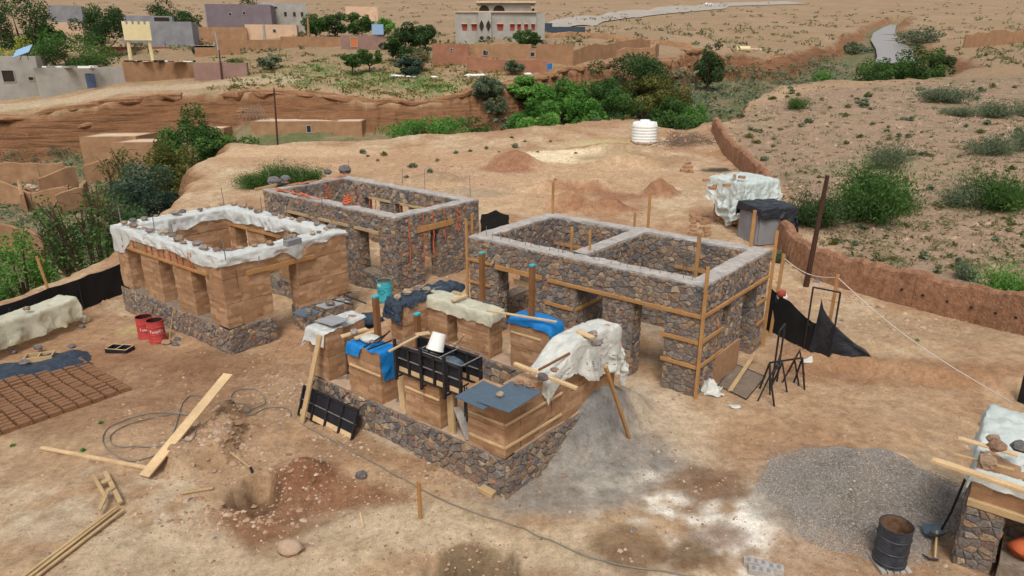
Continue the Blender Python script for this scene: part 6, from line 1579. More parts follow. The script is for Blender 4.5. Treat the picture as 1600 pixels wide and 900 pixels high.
# ------------------------------------------------------------------ boundary wall of earth on the right
def boundary_wall():
    px = [(1640, 545), (1530, 505), (1430, 476), (1340, 448), (1272, 425), (1233, 402), (1216, 372), (1205, 335), (1190, 300), (1160, 265), (1135, 238), (1116, 214)]
    zz = [.2, .2, .2, .2, .25, .3, .5, .7, .9, 1.3, 1.8, 2.2]
    base = [gp(u, v, z)[:2] for (u, v), z in zip(px, zz)]
    t = thing('earth_wall', 'long reddish rammed-earth boundary wall along the right of the yard', 'wall', on(*base[4]))
    k = 0
    for i in range(len(base) - 1):
        a, b = base[i], base[i + 1]; L = np.linalg.norm(b - a); n = max(1, round(L / 2.6)); d = (b - a) / L; nn = np.array([-d[1], d[0]])
        for j in range(n):
            p, q = a + d * L * j / n, a + d * L * (j + 1) / n; m = max(3, int(np.linalg.norm(q - p) / .15)); G = []
            for s in range(m + 1):
                f = s / m; c = p + (q - p) * f; zb = T(*c) - .3; h = 1.32 + .22 * float(fbm(c[0] * .5, c[1] * .5, 501)) + .12 * float(fbm(c[0] * 2.2, c[1] * 2.2, 502)); row = []
                for g, z in ((-.36, zb), (-.34, T(*c) + .2), (-.31, T(*c) + h * .5), (-.29, T(*c) + h * .86), (-.24, T(*c) + h), (-.08, T(*c) + h + .08), (.1, T(*c) + h + .10), (.24, T(*c) + h * .97), (.3, T(*c) + h * .6), (.36, zb)):
                    e = .13 * float(fbm(c[0] * 1.3 + g * 3, z * 2.2 + c[1] * 1.3, 503, 5, .65)); row.append((*(c + nn * (g + e)), z + (e * .8 if abs(g) < .3 else 0)))
                G.append(row)
            mb = MB(); mb.grid(G); mb.add(G[0], [tuple(range(len(G[0])))]); mb.add(G[-1], [tuple(range(len(G[0]) - 1, -1, -1))]); part('wall_lift', mb, M['earthwall'], t, smooth=False)
    hb = MB()
    for u, v in [(1372, 462), (1410, 472), (1452, 482), (1497, 490), (1533, 498), (1576, 506)]:
        p = gp(u, v, .8)[:2]; best = min(((np.linalg.norm((a + (b - a) * f) - p), a + (b - a) * f, unit(b - a)) for a, b in zip(base[:-1], base[1:]) for f in np.linspace(0, 1, 40)), key=lambda k: k[0])
        c = best[1]; d = best[2]; nn = np.array([-d[1], d[0]]); nn = nn if nn @ (-c) > 0 else -nn
        hb.obox([*(c + nn * .30), T(*c) + .62], [*(d * .045), 0], [*(nn * .07), 0], [0, 0, .045])
    part('putlog_hole_shade', hb, M['opening_shade'], t)  # small dark boxes on the face, painted as shaded putlog holes
    return base
WB = boundary_wall()
mb = MB(); p = at(1259, 447); q = gp(1293, 273, 0); top = gy(1293, 274, p[1] - .3); mb.tube([p - [0, 0, .3], top], [.13, .085], 9); solo('utility_pole', mb, M['darkpole'], 'leaning dark timber pole standing at the boundary wall', 'pole', p)
# covered brick stack and tarped hut by the wall
cs = gp(1150, 350, .5)[:2]; u2, v2 = unit([.86, .5]), unit([-.5, .86])
st = thing('brick_stack', 'stack of tan mud bricks partly hidden under white plastic by the boundary wall', 'brick stack', on(*cs)); rd = random.Random(9)
bm = MB(); bm.obox((0, 0, .075), (.19, 0, 0), (0, .095, 0), (0, 0, .07)); bme = bm.mesh('brick', M['tanbrick'], tint=False)
for lv in range(16):
    for i in range(4):
        for j in range(7):
            if not (i in (0, 3) or j in (0, 6)): continue
            if i == 0 and lv > 9 - abs(j - 3) or rd.random() < .06: continue
            p = cs + u2 * (i * .42 - .65) + v2 * (j * .22 - .65) * 1.4; o = link('brick', bme, st, (p[0] - cs[0] + rd.uniform(-.03, .03), p[1] - cs[1] + rd.uniform(-.03, .03), lv * .15)); o.rotation_euler = (0, 0, math.atan2(u2[1], u2[0]) + rd.uniform(-.12, .12) + (math.pi / 2 if (lv + j) % 2 and i == 0 else 0))
g0 = T(*cs)
for k in range(26):
    p = gp(rd.uniform(1080, 1115), rd.uniform(335, 368), g0)[:2]; o = link('mud_brick', bme, None, tuple(on(*p, rd.choice([0, 0, 0, .13])))); o.rotation_euler = (0, 0, rd.uniform(0, 6)); tag(o, 'tan mud brick fallen on the loose pile left of the plastic-covered stack', 'brick', 'tumbled tan bricks beside the covered stack')
solo('plastic_sheet', drape(cs + u2 * .25, u2, v2, 1.3, 1.35, g0 + 2.6, (-4.0, 1.9, -3.9, 1.9), 141, wr=.14, flare=.13, drop_to=g0 + .12, ext=lambda a, b: (a if a > -1.3 else -1.3 + (a + 1.3) * (1.0 - .55 * min(1, abs(b + .5) / 1.4)), b), lift=lambda a, b: .22 * math.cos(a * 1.2) * math.cos(b * 1.1)), M['plastic_b'], 'big white plastic sheet over the tan brick stack by the boundary wall', 'plastic sheet', [*cs, g0 + 2.1], smooth=True)
for k, (u, v) in enumerate([(1103, 290), (1116, 299), (1112, 303), (1135, 298), (1147, 283), (1158, 285)]):
    o = link('mud_brick', bme, None, (*gp(u, v, g0 + 2.6)[:2], g0 + 2.82)); o.rotation_euler = (0, 0, k * 1.1); tag(o, 'tan brick weighing down the top of the white plastic over the brick stack', 'brick', 'bricks holding down the plastic on the brick stack')
hc = gp(1190, 372, .5)[:2]; gz = T(*hc); u2, v2 = unit([.97, .24]), unit([-.24, .97]); ht = thing('tarp_hut', 'small hut of grey sheets under a black tarp, right of the covered brick stack', 'hut', [*hc, gz])
mb = MB(); mb.obox([*(hc), gz + .95], [*(u2 * .95), 0], [*(v2 * .85), 0], [0, 0, .95]); part('hut_body', mb, M['concrete_dark'], ht)
mb = MB(); f = hc - v2 * .9 - u2 * .22; mb.obox([*f, gz + .8], [*(u2 * .62), 0], [*(v2 * .02), 0], [0, 0, .8]); part('front_sheet', mb, M['concrete_dark'], ht)
part('tarp_roof', drape(hc + u2 * .1, u2, v2, 1.1, 1.0, gz + 2.0, (-1.5, 2.6, -1.65, 1.8), 151, wr=.08, flare=.06, drop_to=gz + .05), M['blacktarp'], ht, smooth=True)
part('side_curtain', drape(hc + u2 * .75 - v2 * .7, u2, v2, .3, .3, gz + 1.75, (-.32, .9, -1.9, .3), 152, wr=.06, flare=.04, drop_to=gz + .05), M['blacktarp'], ht, smooth=True)
bl = MB(); c = np.array([*WB[7], T(*WB[7]) + 1.45]); bl.rock(np.array([*gp(1162, 275, 2.5)[:2], 2.6]), .22, 6, .8); solo('dark_bundle', bl, M['blacktarp'], 'small dark bundle on the boundary wall behind the plastic-covered stack', 'bundle', gp(1162, 275, 2.4), smooth=True)
# loose brick piles, fire scar debris
for k, (u, v, z) in enumerate([(1069, 268, 0), (1074, 269, 0), (1079, 269, 0), (1072, 266, .15), (1076, 266, .15), (1074, 263, .3), (1180, 265, 0)][:6]):
    p = at(u, v); o = link('mud_brick', bme, None, (p[0], p[1], p[2] + z)); o.scale = (1.6, 1.6, 1.4); o.rotation_euler = (0, 0, k * .8); tag(o, 'tan brick in the small pile at the back of the yard', 'brick', 'small pile of tan bricks at the back')
# ------------------------------------------------------------------ water tank
tk = at(1006, 221); tk[2] -= .05; Yk = tk[1]; rr = 19.0 * Yk / FPX * 1.0; hh = 31 * Yk / FPX * 1.02
tt = thing('water_tank', 'round ribbed white plastic water tank standing at the back edge of the yard', 'water tank', tk); prof = [(.02, 0), (rr, 0)]; nr_ = 6
for k in range(nr_):
    a = hh * .82 * k / nr_; b = hh * .82 / nr_; prof += [(rr, a + b * .1), (rr * 1.03, a + b * .3), (rr * 1.03, a + b * .7), (rr, a + b * .9)]
prof += [(rr, hh * .82), (rr * .96, hh * .88), (rr * .62, hh * .96), (rr * .60, hh * .97), (.02, hh * .99)]
mb = MB(); mb.lathe(prof, tk, 32); part('tank_body', mb, M['tank'], tt, smooth=True)
mb = MB(); mb.lathe([(rr * .42, hh * .96), (rr * .42, hh * 1.03), (rr * .36, hh * 1.06), (.02, hh * 1.07)], tk, 20); part('tank_lid', mb, M['tank'], tt)
mb = MB()
for k in range(8):
    a = k * math.pi / 4; mb.obox(tk + [rr * .78 * math.cos(a), rr * .78 * math.sin(a), hh * .94], [rr * .18 * math.cos(a), rr * .18 * math.sin(a), -.04], [-.06 * math.sin(a), .06 * math.cos(a), 0], [0, 0, .05])
part('shoulder_rib', mb, M['tank'], tt)
for k, (du, dvv) in enumerate([(-14, 3), (-9, 5), (-4, 6), (1, 6), (6, 6), (11, 5), (-18, 1)]):
    stone_at(at(1006 + du, 221 + dvv), .22, 'tan stone ringing the foot of the white water tank', .5, 'stones round the foot of the water tank')
# ------------------------------------------------------------------ vegetation
def leaf_mesh(name, C, size, mat, seed, up=.3, tint=None, long=1.6):
    """many small leaf-shaped faces at points C (n,3)"""
    r = np.random.default_rng(seed); n = len(C)
    d = r.normal(size=(n, 3)); d[:, 2] = d[:, 2] * .6 + up; d /= np.linalg.norm(d, axis=1)[:, None]
    e = r.normal(size=(n, 3)); e -= d * (e * d).sum(1)[:, None]; e /= np.linalg.norm(e, axis=1)[:, None]
    s = size * r.uniform(.6, 1.4, (n, 1))
    P = np.stack([C - d * s * long * .5, C + e * s * .42, C + d * s * long * .5, C - e * s * .42], 1).reshape(-1, 3).astype(np.float32)
    me = bpy.data.meshes.new(name); me.vertices.add(4 * n); me.vertices.foreach_set('co', P.ravel())
    me.loops.add(4 * n); me.loops.foreach_set('vertex_index', np.arange(4 * n, dtype=np.int32)); me.polygons.add(n); me.polygons.foreach_set('loop_start', np.arange(0, 4 * n, 4, dtype=np.int32))
    me.update(calc_edges=True)
    at_ = me.attributes.new('tint', 'FLOAT', 'FACE'); t = np.clip(tint if tint is not None else r.uniform(0, 1, n), 0, 1); at_.data.foreach_set('value', t.astype(np.float32))
    me.materials.append(M[mat]); return me
def crown_points(n, R, Hc, seed, clumps=26, hollow=.45, irregular=.35, flat=1.0):
    r = np.random.default_rng(seed)
    q = r.normal(size=(clumps, 3)); q /= np.linalg.norm(q, axis=1)[:, None]
    rad = r.uniform(hollow, 1.0 + irregular * .35, (clumps, 1)) ; q = q * rad
    q[:, 2] = np.where(q[:, 2] < -.55, -.55, q[:, 2])
    cs = r.uniform(.24, .46, clumps); w = cs ** 2 / (cs ** 2).sum()
    k = r.choice(clumps, n, p=w); g = r.normal(size=(n, 3)); g /= np.linalg.norm(g, axis=1)[:, None]; g *= r.uniform(.25, 1, (n, 1)) ** .5
    P = q[k] + g * cs[k][:, None]
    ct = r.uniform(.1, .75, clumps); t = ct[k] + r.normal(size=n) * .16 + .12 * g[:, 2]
    P = P * np.array([R, R, Hc / 2 * flat]); P[:, 2] += Hc / 2
    return P, t, q * np.array([R, R, Hc / 2]) + np.array([0, 0, Hc / 2])
CROWNS = {}
def tree(name, label, x, y, h, R, mat, seed, n=2600, trunk=.12, leaf=.2, cat='tree', group=None, weep=False, bare=False, cl=26, base=None):
    if not bare: n = int(n * 2.3); leaf *= .78
    z = T(x, y) if base is None else base; tt = thing(name, label, cat, (x, y, z), group); zb = h * trunk; Hc = h - zb
    P, t, q = crown_points(n, R, Hc, seed, clumps=cl)
    if weep: P[:, 2] -= .10 * Hc * (np.hypot(P[:, 0], P[:, 1]) / R) ** 2
    P[:, 2] += zb; q[:, 2] += zb; P[:, 2] = np.maximum(P[:, 2], .05)
    link('crown', leaf_mesh('crown', P, leaf, mat, seed + 1, .25 if not weep else -.5, t, 1.6 if not weep else 3.0), tt)
    rd = random.Random(seed); mb = MB(); rt = max(.05, .035 * h)
    top = np.array([rd.uniform(-.2, .2) * R, rd.uniform(-.2, .2) * R, zb + Hc * .45])
    mid = np.array([rd.uniform(-.12, .12) * R, rd.uniform(-.12, .12) * R, max(zb * .9, .3)])
    mb.tube([[0, 0, -.4], [mid[0] * .5, mid[1] * .5, mid[2] * .5], mid, top], [rt * 1.25, rt, rt * .8, rt * .3], 7)
    tb = mb
    for k in range(min(len(q), 9 if not bare else 16)):
        e = q[k]; m2 = mid + (e - mid) * .5 + np.array([0, 0, -.06 * h]); mb.tube([mid, m2, e], [rt * .5, rt * .3, rt * .08], 5)
        if bare:
            for j in range(6):
                f = e + np.array([rd.uniform(-1, 1), rd.uniform(-1, 1), rd.uniform(-.5, .9)]) * R * .42; mb.tube([m2 + (e - m2) * rd.random(), (e + f) / 2 + np.array([0, 0, .05 * h]), f], [rt * .16, rt * .1, rt * .03], 4)
    o = link('trunk', mb.mesh('trunk', M['bark']), tt); return tt
def far_tree(name, label, u, vt, w, Yd, mat, seed, vb=None, **k):
    """tree at distance Yd whose top is seen at row vt and whose crown is w pixels wide"""
    x = ray(u, 300)[0] / ray(u, 300)[1] * Yd
    p = gy(u, vt, Yd); x = p[0]; zt_ = p[2]; z = T(x, Yd)
    base = None
    if vb is not None: z = gy(u, vb, Yd)[2]
    sl = math.hypot(x, Yd); return tree(name, label, x, Yd, max(zt_ - z, 1.0), w / 2 * sl / FPX * .88, mat, seed, **k)
S_ = 'shrubs on the slope'
TR = [
 # left ravine, from the far bank to the near trees
 ('broadleaf_tree', 'big dark green tree in front of the mud-roofed houses below the left cliff', 278, 178, 96, 68, 'leaf_green', 1, dict(n=5200, leaf=.20)),
 ('broadleaf_tree', 'green tree right of the big dark tree, by the bank of the yard', 342, 205, 84, 67, 'leaf_green', 2, dict(n=3600, leaf=.19)),
 ('olive_tree', 'yellowish olive-green tree in front of the big dark tree', 268, 222, 84, 61, 'leaf_olive', 3, dict(n=4000, leaf=.18)),
 ('tamarisk_tree', 'brownish olive tree beside the ruined mud walls', 178, 240, 104, 57, 'leaf_olive', 4, dict(n=4200, leaf=.16, bare=True)),
 ('carob_tree', 'low blue-green tree right behind the corner of the rammed-earth house', 236, 274, 112, 50, 'leaf_blue', 5, dict(n=5200, leaf=.15)),
 ('thorn_tree', 'half-bare thorny tree with a forked dark trunk behind the left netting', 130, 312, 130, 40, 'leaf_green', 6, dict(n=2600, leaf=.14, bare=True, trunk=.32)),
 ('thorn_tree', 'darker thorny tree with bare twigs left of the forked tree', 84, 322, 72, 44, 'leaf_dark', 7, dict(n=1200, leaf=.12, bare=True, trunk=.3)),
 ('young_tree', 'light green tree at the left edge, in front of the ravine bed', 14, 362, 88, 36, 'leaf_bright', 8, dict(n=3000, leaf=.12, trunk=.3)),
 # middle of the ravine
 ('willow', 'tall bright green weeping tree, left one of the group behind the yard', 824, 124, 84, 92, 'leaf_bright', 10, dict(n=4200, weep=True, leaf=.22)),
 ('willow', 'short bright green weeping tree in front of the weeping group', 836, 160, 80, 82, 'leaf_bright', 11, dict(n=3800, weep=True, leaf=.2)),
 ('willow', 'middle bright green weeping tree with a narrow top', 882, 128, 72, 88, 'leaf_bright', 12, dict(n=3800, weep=True, leaf=.2)),
 ('willow', 'low bright green weeping tree right of the narrow-topped one', 912, 156, 60, 85, 'leaf_bright', 13, dict(n=3000, weep=True, leaf=.2)),
 ('willow', 'bright green weeping tree between the tall left one and the narrow-topped one', 854, 140, 60, 90, 'leaf_bright', 91, dict(n=3200, weep=True, leaf=.2)),
 ('broadleaf_tree', 'low green tree right of the round grey-green tree', 968, 148, 62, 88, 'leaf_green', 92, dict(n=2800, leaf=.2)),
 ('broadleaf_tree', 'round grey-green tree right of the weeping trees', 932, 123, 90, 93, 'leaf_green', 14, dict(n=4200, leaf=.22)),
 ('broadleaf_tree', 'wide dark tree on the far bank behind the grey-green one', 988, 84, 112, 103, 'leaf_dark', 15, dict(n=4600, leaf=.26)),
 ('tamarisk_tree', 'yellow-olive tree between the dark tree and the water tank', 1008, 122, 84, 98, 'leaf_olive', 16, dict(n=3400, leaf=.22)),
 ('tamarisk_tree', 'olive tree close behind the water tank, to its right', 1048, 130, 70, 97, 'leaf_olive', 17, dict(n=3000, leaf=.22)),
 ('tall_tree', 'narrow dark tree climbing the gully side right of the wide dark tree', 1112, 72, 48, 124, 'leaf_dark', 18, dict(n=2400, leaf=.26)),
 ('shrub', 'green bush in the gully right of the water tank', 1052, 156, 62, 90, 'leaf_green', 19, dict(n=2200, leaf=.2, cat='shrub', trunk=.06)),
 ('shrub', 'small bright bush right of the gully bush', 1090, 163, 36, 86, 'leaf_bright', 20, dict(n=1400, leaf=.18, cat='shrub', trunk=.06)),
 ('shrub', 'dark bush above the brush heap at the end of the boundary wall', 1086, 182, 64, 73, 'leaf_green', 21, dict(n=2600, leaf=.16, cat='shrub', trunk=.05)),
 ('shrub', 'low bright green thicket below the far cliff, left of the weeping trees', 662, 186, 122, 77, 'leaf_bright', 22, dict(n=4600, leaf=.17, cat='shrub', trunk=.04, cl=40)),
 ('shrub', 'small green bush right of the low bright thicket', 745, 186, 60, 80, 'leaf_green', 23, dict(n=1800, leaf=.17, cat='shrub', trunk=.04)),
 ('shrub', 'grey bush behind the yard edge, left of the water tank', 952, 176, 62, 82, 'leaf_grey', 24, dict(n=1800, leaf=.17, cat='shrub', trunk=.04)),
 ('shrub', 'pale dry bush just left of the water tank', 978, 184, 40, 78, 'leaf_olive', 25, dict(n=1200, leaf=.15, cat='shrub', trunk=.04)),
 ('shrub', 'dome-shaped grey-green bush on the rim above the weeping trees', 759, 122, 54, 88.2, 'leaf_grey', 26, dict(n=2400, leaf=.2, cat='shrub', trunk=.12)),
 ('shrub', 'grey bush hanging in the cliff below the dome-shaped bush', 775, 152, 34, 87, 'leaf_grey', 27, dict(n=1000, leaf=.18, cat='shrub', trunk=.05)),
 # far terrace
 ('broadleaf_tree', 'large dark rounded tree left of the mud compound', 630, 42, 70, 106, 'leaf_dark', 30, dict(n=3600, leaf=.24)),
 ('broadleaf_tree', 'dark tree behind the large rounded tree', 664, 38, 40, 118, 'leaf_dark', 31, dict(n=1800, leaf=.26)),
 ('umbrella_tree', 'small flat-topped tree, right of the pair on the grassy terrace', 576, 78, 36, 99, 'leaf_green', 32, dict(n=1200, leaf=.2, trunk=.3)),
 ('umbrella_tree', 'small flat-topped tree, left of the pair on the grassy terrace', 548, 86, 34, 97, 'leaf_green', 33, dict(n=1200, leaf=.2, trunk=.35)),
 ('shrub', 'reddish bare bush beside the mud compound', 655, 78, 40, 101, 'leaf_dry', 34, dict(n=900, leaf=.2, cat='shrub', trunk=.1)),
 ('agave', 'spiky blue-green agave clump on the grassy terrace', 640, 90, 40, 98, 'leaf_blue', 35, dict(n=700, leaf=.34, cat='plant', trunk=.02)),
 ('shrub', 'small tree on the rubbish-strewn ground before the mud compound', 805, 94, 32, 97, 'leaf_grey', 36, dict(n=1000, leaf=.2, cat='shrub', trunk=.15)),
 ('shrub', 'round bush in front of the grey concrete house', 824, 46, 40, 116, 'leaf_green', 37, dict(n=1400, leaf=.22, cat='shrub', trunk=.05)),
 ('shrub', 'grey bush on the left part of the grassy terrace', 422, 86, 34, 102, 'leaf_grey', 38, dict(n=900, leaf=.22, cat='shrub', trunk=.05)),
 ('shrub', 'small green bush left of the grey terrace bush', 368, 92, 24, 102, 'leaf_green', 39, dict(n=600, leaf=.2, cat='shrub', trunk=.05)),
 ('shrub', 'green bush by the brown terrace wall', 414, 64, 18, 128, 'leaf_green', 40, dict(n=500, leaf=.24, cat='shrub', trunk=.05)),
 ('broadleaf_tree', 'tall dark tree at the upper left corner', 18, -12, 76, 116, 'leaf_dark', 41, dict(n=3600, leaf=.28)),
 ('broadleaf_tree', 'dark tree left of the cream tower', 152, 6, 66, 118, 'leaf_dark', 42, dict(n=3000, leaf=.26)),
 ('broadleaf_tree', 'wide bushy tree behind the grey rendered house', 108, 58, 108, 101, 'leaf_green', 43, dict(n=4000, leaf=.22)),
 ('palm_tree', 'small palm between the dark trees at the upper left', 72, 42, 32, 110, 'leaf_green', 44, dict(n=500, leaf=.5, trunk=.45)),
 ('shrub', 'yellow-green bush at the left edge behind the solar panel', 16, 62, 48, 106, 'leaf_lime', 45, dict(n=1400, leaf=.22, cat='shrub', trunk=.05)),
 ('broadleaf_tree', 'leftmost green tree of the row behind the long brown wall', 490, 20, 38, 150, 'leaf_green', 46, dict(n=1300, leaf=.34)),
 ('broadleaf_tree', 'second green tree of the row behind the long brown wall', 522, 22, 40, 153, 'leaf_dark', 47, dict(n=1300, leaf=.34)),
 ('broadleaf_tree', 'third green tree of the row behind the long brown wall', 556, 22, 44, 150, 'leaf_green', 48, dict(n=1400, leaf=.34)),
 ('broadleaf_tree', 'bright round tree at the right end of the row behind the brown wall', 600, 28, 30, 148, 'leaf_bright', 49, dict(n=900, leaf=.32)),
 ('broadleaf_tree', 'dark tree on the hillside above the block house', 280, 14, 56, 170, 'leaf_dark', 50, dict(n=1400, leaf=.36)),
 ('broadleaf_tree', 'small dark tree at the top edge above the cream tower', 250, -6, 36, 200, 'leaf_dark', 51, dict(n=900, leaf=.36)),
 ('broadleaf_tree', 'dark trees behind the mauve building', 385, -4, 46, 185, 'leaf_dark', 52, dict(n=900, leaf=.36)),
 # river bend on the right
 ('broadleaf_tree', 'low green tree at the left end of the clump by the river', 1360, 96, 44, 108, 'leaf_green', 60, dict(n=1500, leaf=.24, trunk=.1)),
 ('broadleaf_tree', 'rounded green tree, second in the clump by the river', 1398, 92, 44, 110, 'leaf_green', 61, dict(n=1700, leaf=.24, trunk=.1)),
 ('broadleaf_tree', 'tallest dark green tree of the clump by the river', 1440, 77, 58, 111, 'leaf_green', 62, dict(n=2200, leaf=.25, trunk=.1)),
 ('broadleaf_tree', 'green tree at the right end of the clump by the river', 1470, 83, 34, 112, 'leaf_dark', 63, dict(n=1200, leaf=.24, trunk=.1)),
 ('shrub', 'light bush on the slope rim left of the river trees', 1284, 110, 36, 100, 'leaf_bright', 64, dict(n=800, leaf=.22, cat='shrub', trunk=.03)),
 ('shrub', 'green thicket under the bluff beside the river', 1338, 68, 40, 190, 'leaf_grey', 65, dict(n=900, leaf=.4, cat='shrub', trunk=.03)),
 ('shrub', 'pale green thicket on the far river bank', 1438, 42, 52, 200, 'leaf_grey', 66, dict(n=1000, leaf=.4, cat='shrub', trunk=.03)),
]
for nm, lab, u, vt, w, Yd, mat, seed, k in TR: far_tree(nm, lab, u, vt, w, Yd, mat, seed, **k)
# broom-like bushes on the slope and plateau
def broom(name, label, u, vb, w, h, mat, seed, n=2600, group=None):
    p = at(u, vb); Yd = math.hypot(p[0], p[1]); R_ = w / 2 * Yd / FPX * (.86 if mat == 'leaf_grey' else 1.06); H_ = h * Yd / FPX * (.7 if mat == 'leaf_grey' else .78); tt = thing(name, label, 'shrub', p, group)
    r = np.random.default_rng(seed); st = 22
    az = r.uniform(0, 6.283, st); el = r.uniform(.15, 1.0, st); L = r.uniform(.5, 1.15, st)
    k = r.integers(0, st, n); f = r.uniform(.25, 1.05, n) ** .7
    tip = np.stack([np.cos(az) * np.sin(el * 1.35) * R_, np.sin(az) * np.sin(el * 1.35) * R_, np.cos(el * 1.1) * H_], -1) * L[:, None]
    P = tip[k] * f[:, None] + r.normal(size=(n, 3)) * np.array([R_, R_, H_]) * .15 * (0.4 + f[:, None]); P[:, 2] = np.abs(P[:, 2])
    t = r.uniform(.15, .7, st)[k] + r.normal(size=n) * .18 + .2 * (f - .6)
    sz = max(.035, .025 * R_); link('foliage', leaf_mesh('foliage', P, sz, mat, seed, .9, t, 3.2), tt)
    mb = MB()
    for i in range(9): mb.tube([[0, 0, -.1], tip[i] * .4 + [0, 0, .08 * H_], tip[i] * .85], [.03, .02, .008], 4)
    link('stems', mb.mesh('stems', M['twig']), tt); return tt
BR = [
 (1245, 170, 38, 20, 'leaf_green', 'lone green bush on the slope straight above the bend of the boundary wall'), (1386, 264, 78, 46, 'leaf_grey', 'upright grey-green bush in the middle of the slope'),
 (1352, 342, 128, 86, 'leaf_green', 'biggest bright green bush on the slope, right of the leaning pole'), (1276, 352, 92, 50, 'leaf_dark', 'dark green bush by the leaning pole, left of the biggest bush'),
 (1398, 330, 60, 40, 'leaf_green', 'right flank of the biggest green bush, a lower bush touching it'),
 (1470, 160, 88, 24, 'leaf_grey', 'low grey bush high on the slope, middle right'), (1500, 182, 60, 16, 'leaf_grey', 'low green-grey bush on the slope below the river wall'), (1556, 184, 72, 26, 'leaf_grey', 'greyish bush at the right of the slope, upper row'), (1598, 182, 50, 26, 'leaf_grey', 'greyish bush cut by the right edge, upper row'),
 (1548, 242, 80, 30, 'leaf_grey', 'wide low grey-green bush at the right of the slope, middle row'), (1598, 236, 60, 32, 'leaf_grey', 'grey-green bush cut by the right edge, middle row'),
 (1500, 322, 84, 44, 'leaf_grey', 'loose grey-green bush left in the pair at the right of the slope'), (1572, 328, 90, 52, 'leaf_green', 'wide green bush right in the pair at the right of the slope'),
 (1568, 486, 92, 66, 'leaf_bright', 'bright green bush just behind the boundary wall at the right edge'), (1610, 494, 70, 60, 'leaf_green', 'green bush cut by the right edge behind the boundary wall'), (1510, 436, 40, 22, 'leaf_grey', 'small grey bush above the boundary wall near the bright bush'),
 (398, 292, 56, 26, 'leaf_green', 'left part of the green thicket on the rim behind the rammed-earth house'), (438, 290, 70, 36, 'leaf_green', 'middle of the green thicket on the rim behind the rammed-earth house'), (480, 286, 64, 28, 'leaf_green', 'right part of the green thicket touching the strapped stone house'),
 (1218, 410, 22, 20, 'leaf_grey', 'small bush at the boundary wall behind the two-room house'),
]
for k, (u, v, w, h, mat, lab) in enumerate(BR): broom('broom_bush' if mat != 'leaf_grey' else 'grey_bush', lab, u, v, w, h, mat, 700 + k, n=int((3600 + 80 * w) * (.55 if mat == 'leaf_grey' else 1)))
# small tufts: four plants, copied
def tuft_mesh(seed, mat, n=46, h=.32, R_=.3):
    r = np.random.default_rng(seed); az = r.uniform(0, 6.283, n); el = r.uniform(.1, 1.2, n); L = r.uniform(.5, 1, n) * h
    d = np.stack([np.cos(az) * np.sin(el), np.sin(az) * np.sin(el), np.cos(el)], -1); P = d * L[:, None] * np.array([R_ / h, R_ / h, 1]) * .62
    return leaf_mesh('tuft', P, .09, mat, seed, .6, None, 2.6)
TM = [tuft_mesh(1, 'leaf_dry'), tuft_mesh(2, 'leaf_grey', 60), tuft_mesh(3, 'leaf_dry', 36, .22, .26), tuft_mesh(4, 'leaf_grey', 70, .4, .4), tuft_mesh(5, 'leaf_olive', 60, .3, .4)]
TG = tuft_mesh(6, 'leaf_bright', 60, .25, .25)
rd = random.Random(77); nt = 0
def tuft(p, s, label, group, me=None):
    o = link('dry_tuft', me or TM[rd.randrange(5)], None, (p[0], p[1], p[2])); o.scale = (s, s, s * rd.uniform(.7, 1.2)); o.rotation_euler = (0, 0, rd.uniform(0, 6.28)); tag(o, label, 'tuft', group)
while nt < 170:     # the slope beyond the wall: the nearest, largest ones
    u, v = rd.uniform(1140, 1610), 128 + 390 * rd.random() ** 1.1
    wv = np.interp(u, [1116, 1160, 1205, 1233, 1272, 1340, 1430, 1530, 1640], [200, 250, 330, 385, 405, 425, 450, 478, 515])
    if v > wv - 12: continue
    if float(fbm(u * .012, v * .03, 900)) < -.12: continue
    p = at(u, v); tuft(p, rd.uniform(.5, 1.25) * (1 + .012 * max(0, 300 - v) * .5), 'dry tuft of grass or low scrub on the stony slope beyond the boundary wall', 'tufts on the stony slope'); nt += 1
for u, v, s in [(600, 243, 1.6), (567, 240, 1.5), (575, 245, 1), (535, 265, 1.6), (645, 262, 1.8), (672, 270, 1), (635, 278, 1), (712, 240, 1.2), (735, 237, 1.0), (760, 233, 1.4), (805, 231, 1.5), (820, 222, 1), (800, 216, 1.2), (840, 238, 1.0), (590, 252, .9), (683, 252, 1.1), (780, 238, .8), (860, 222, .9), (900, 240, .8)]:
    tuft(at(u, v), s * .95, 'small green-grey tuft on the bare back of the yard', 'tufts on the back of the yard')
for u, v in [(1416, 500), (1433, 533), (158, 662), (20, 697), (130, 705)]: tuft(at(u, v), .42, 'tiny bright green weed on the trodden yard', 'weeds in the yard', TG)
# what nobody could count: far scrub on the plain, grass in the ravine bed and on the terrace
def scrub_field(name, pts, mat, size, n_each, seed, hs, rs):
    r = np.random.default_rng(seed); pts = np.asarray(pts); n = len(pts); s = r.uniform(.5, 1.5, n)
    k = np.repeat(np.arange(n), n_each); g = r.normal(size=(len(k), 3)) * np.array([rs, rs, hs * .5]); g[:, 2] = np.abs(g[:, 2])
    P = pts[k] + g * s[k][:, None]; o = link(name, leaf_mesh(name, P, size, mat, seed, .7, r.uniform(0, 1, n)[k] * .6 + r.uniform(0, .4, len(k)), 2.2)); o['kind'] = 'stuff'; o['label'] = ''; del o['label']; return o
def scatter(n, ulo, uhi, vlo, vhi, seed, keep=None):
    r = np.random.default_rng(seed); out = []
    while len(out) < n:
        u, v = r.uniform(ulo, uhi), r.uniform(vlo, vhi); p = at(u, v)
        if p[1] > 700 or (keep and not keep(u, v, p)): continue
        out.append(p)
    return out
scrub_field('far_scrub', scatter(900, -20, 1620, 4, 118, 1, lambda u, v, p: p[1] > 118 and float(fbm(p[0] * .03, p[1] * .03, 5)) > -.25 and sdist(p[0], p[1], RAV) < 0), 'leaf_dry', .42, 12, 3, .6, .7)
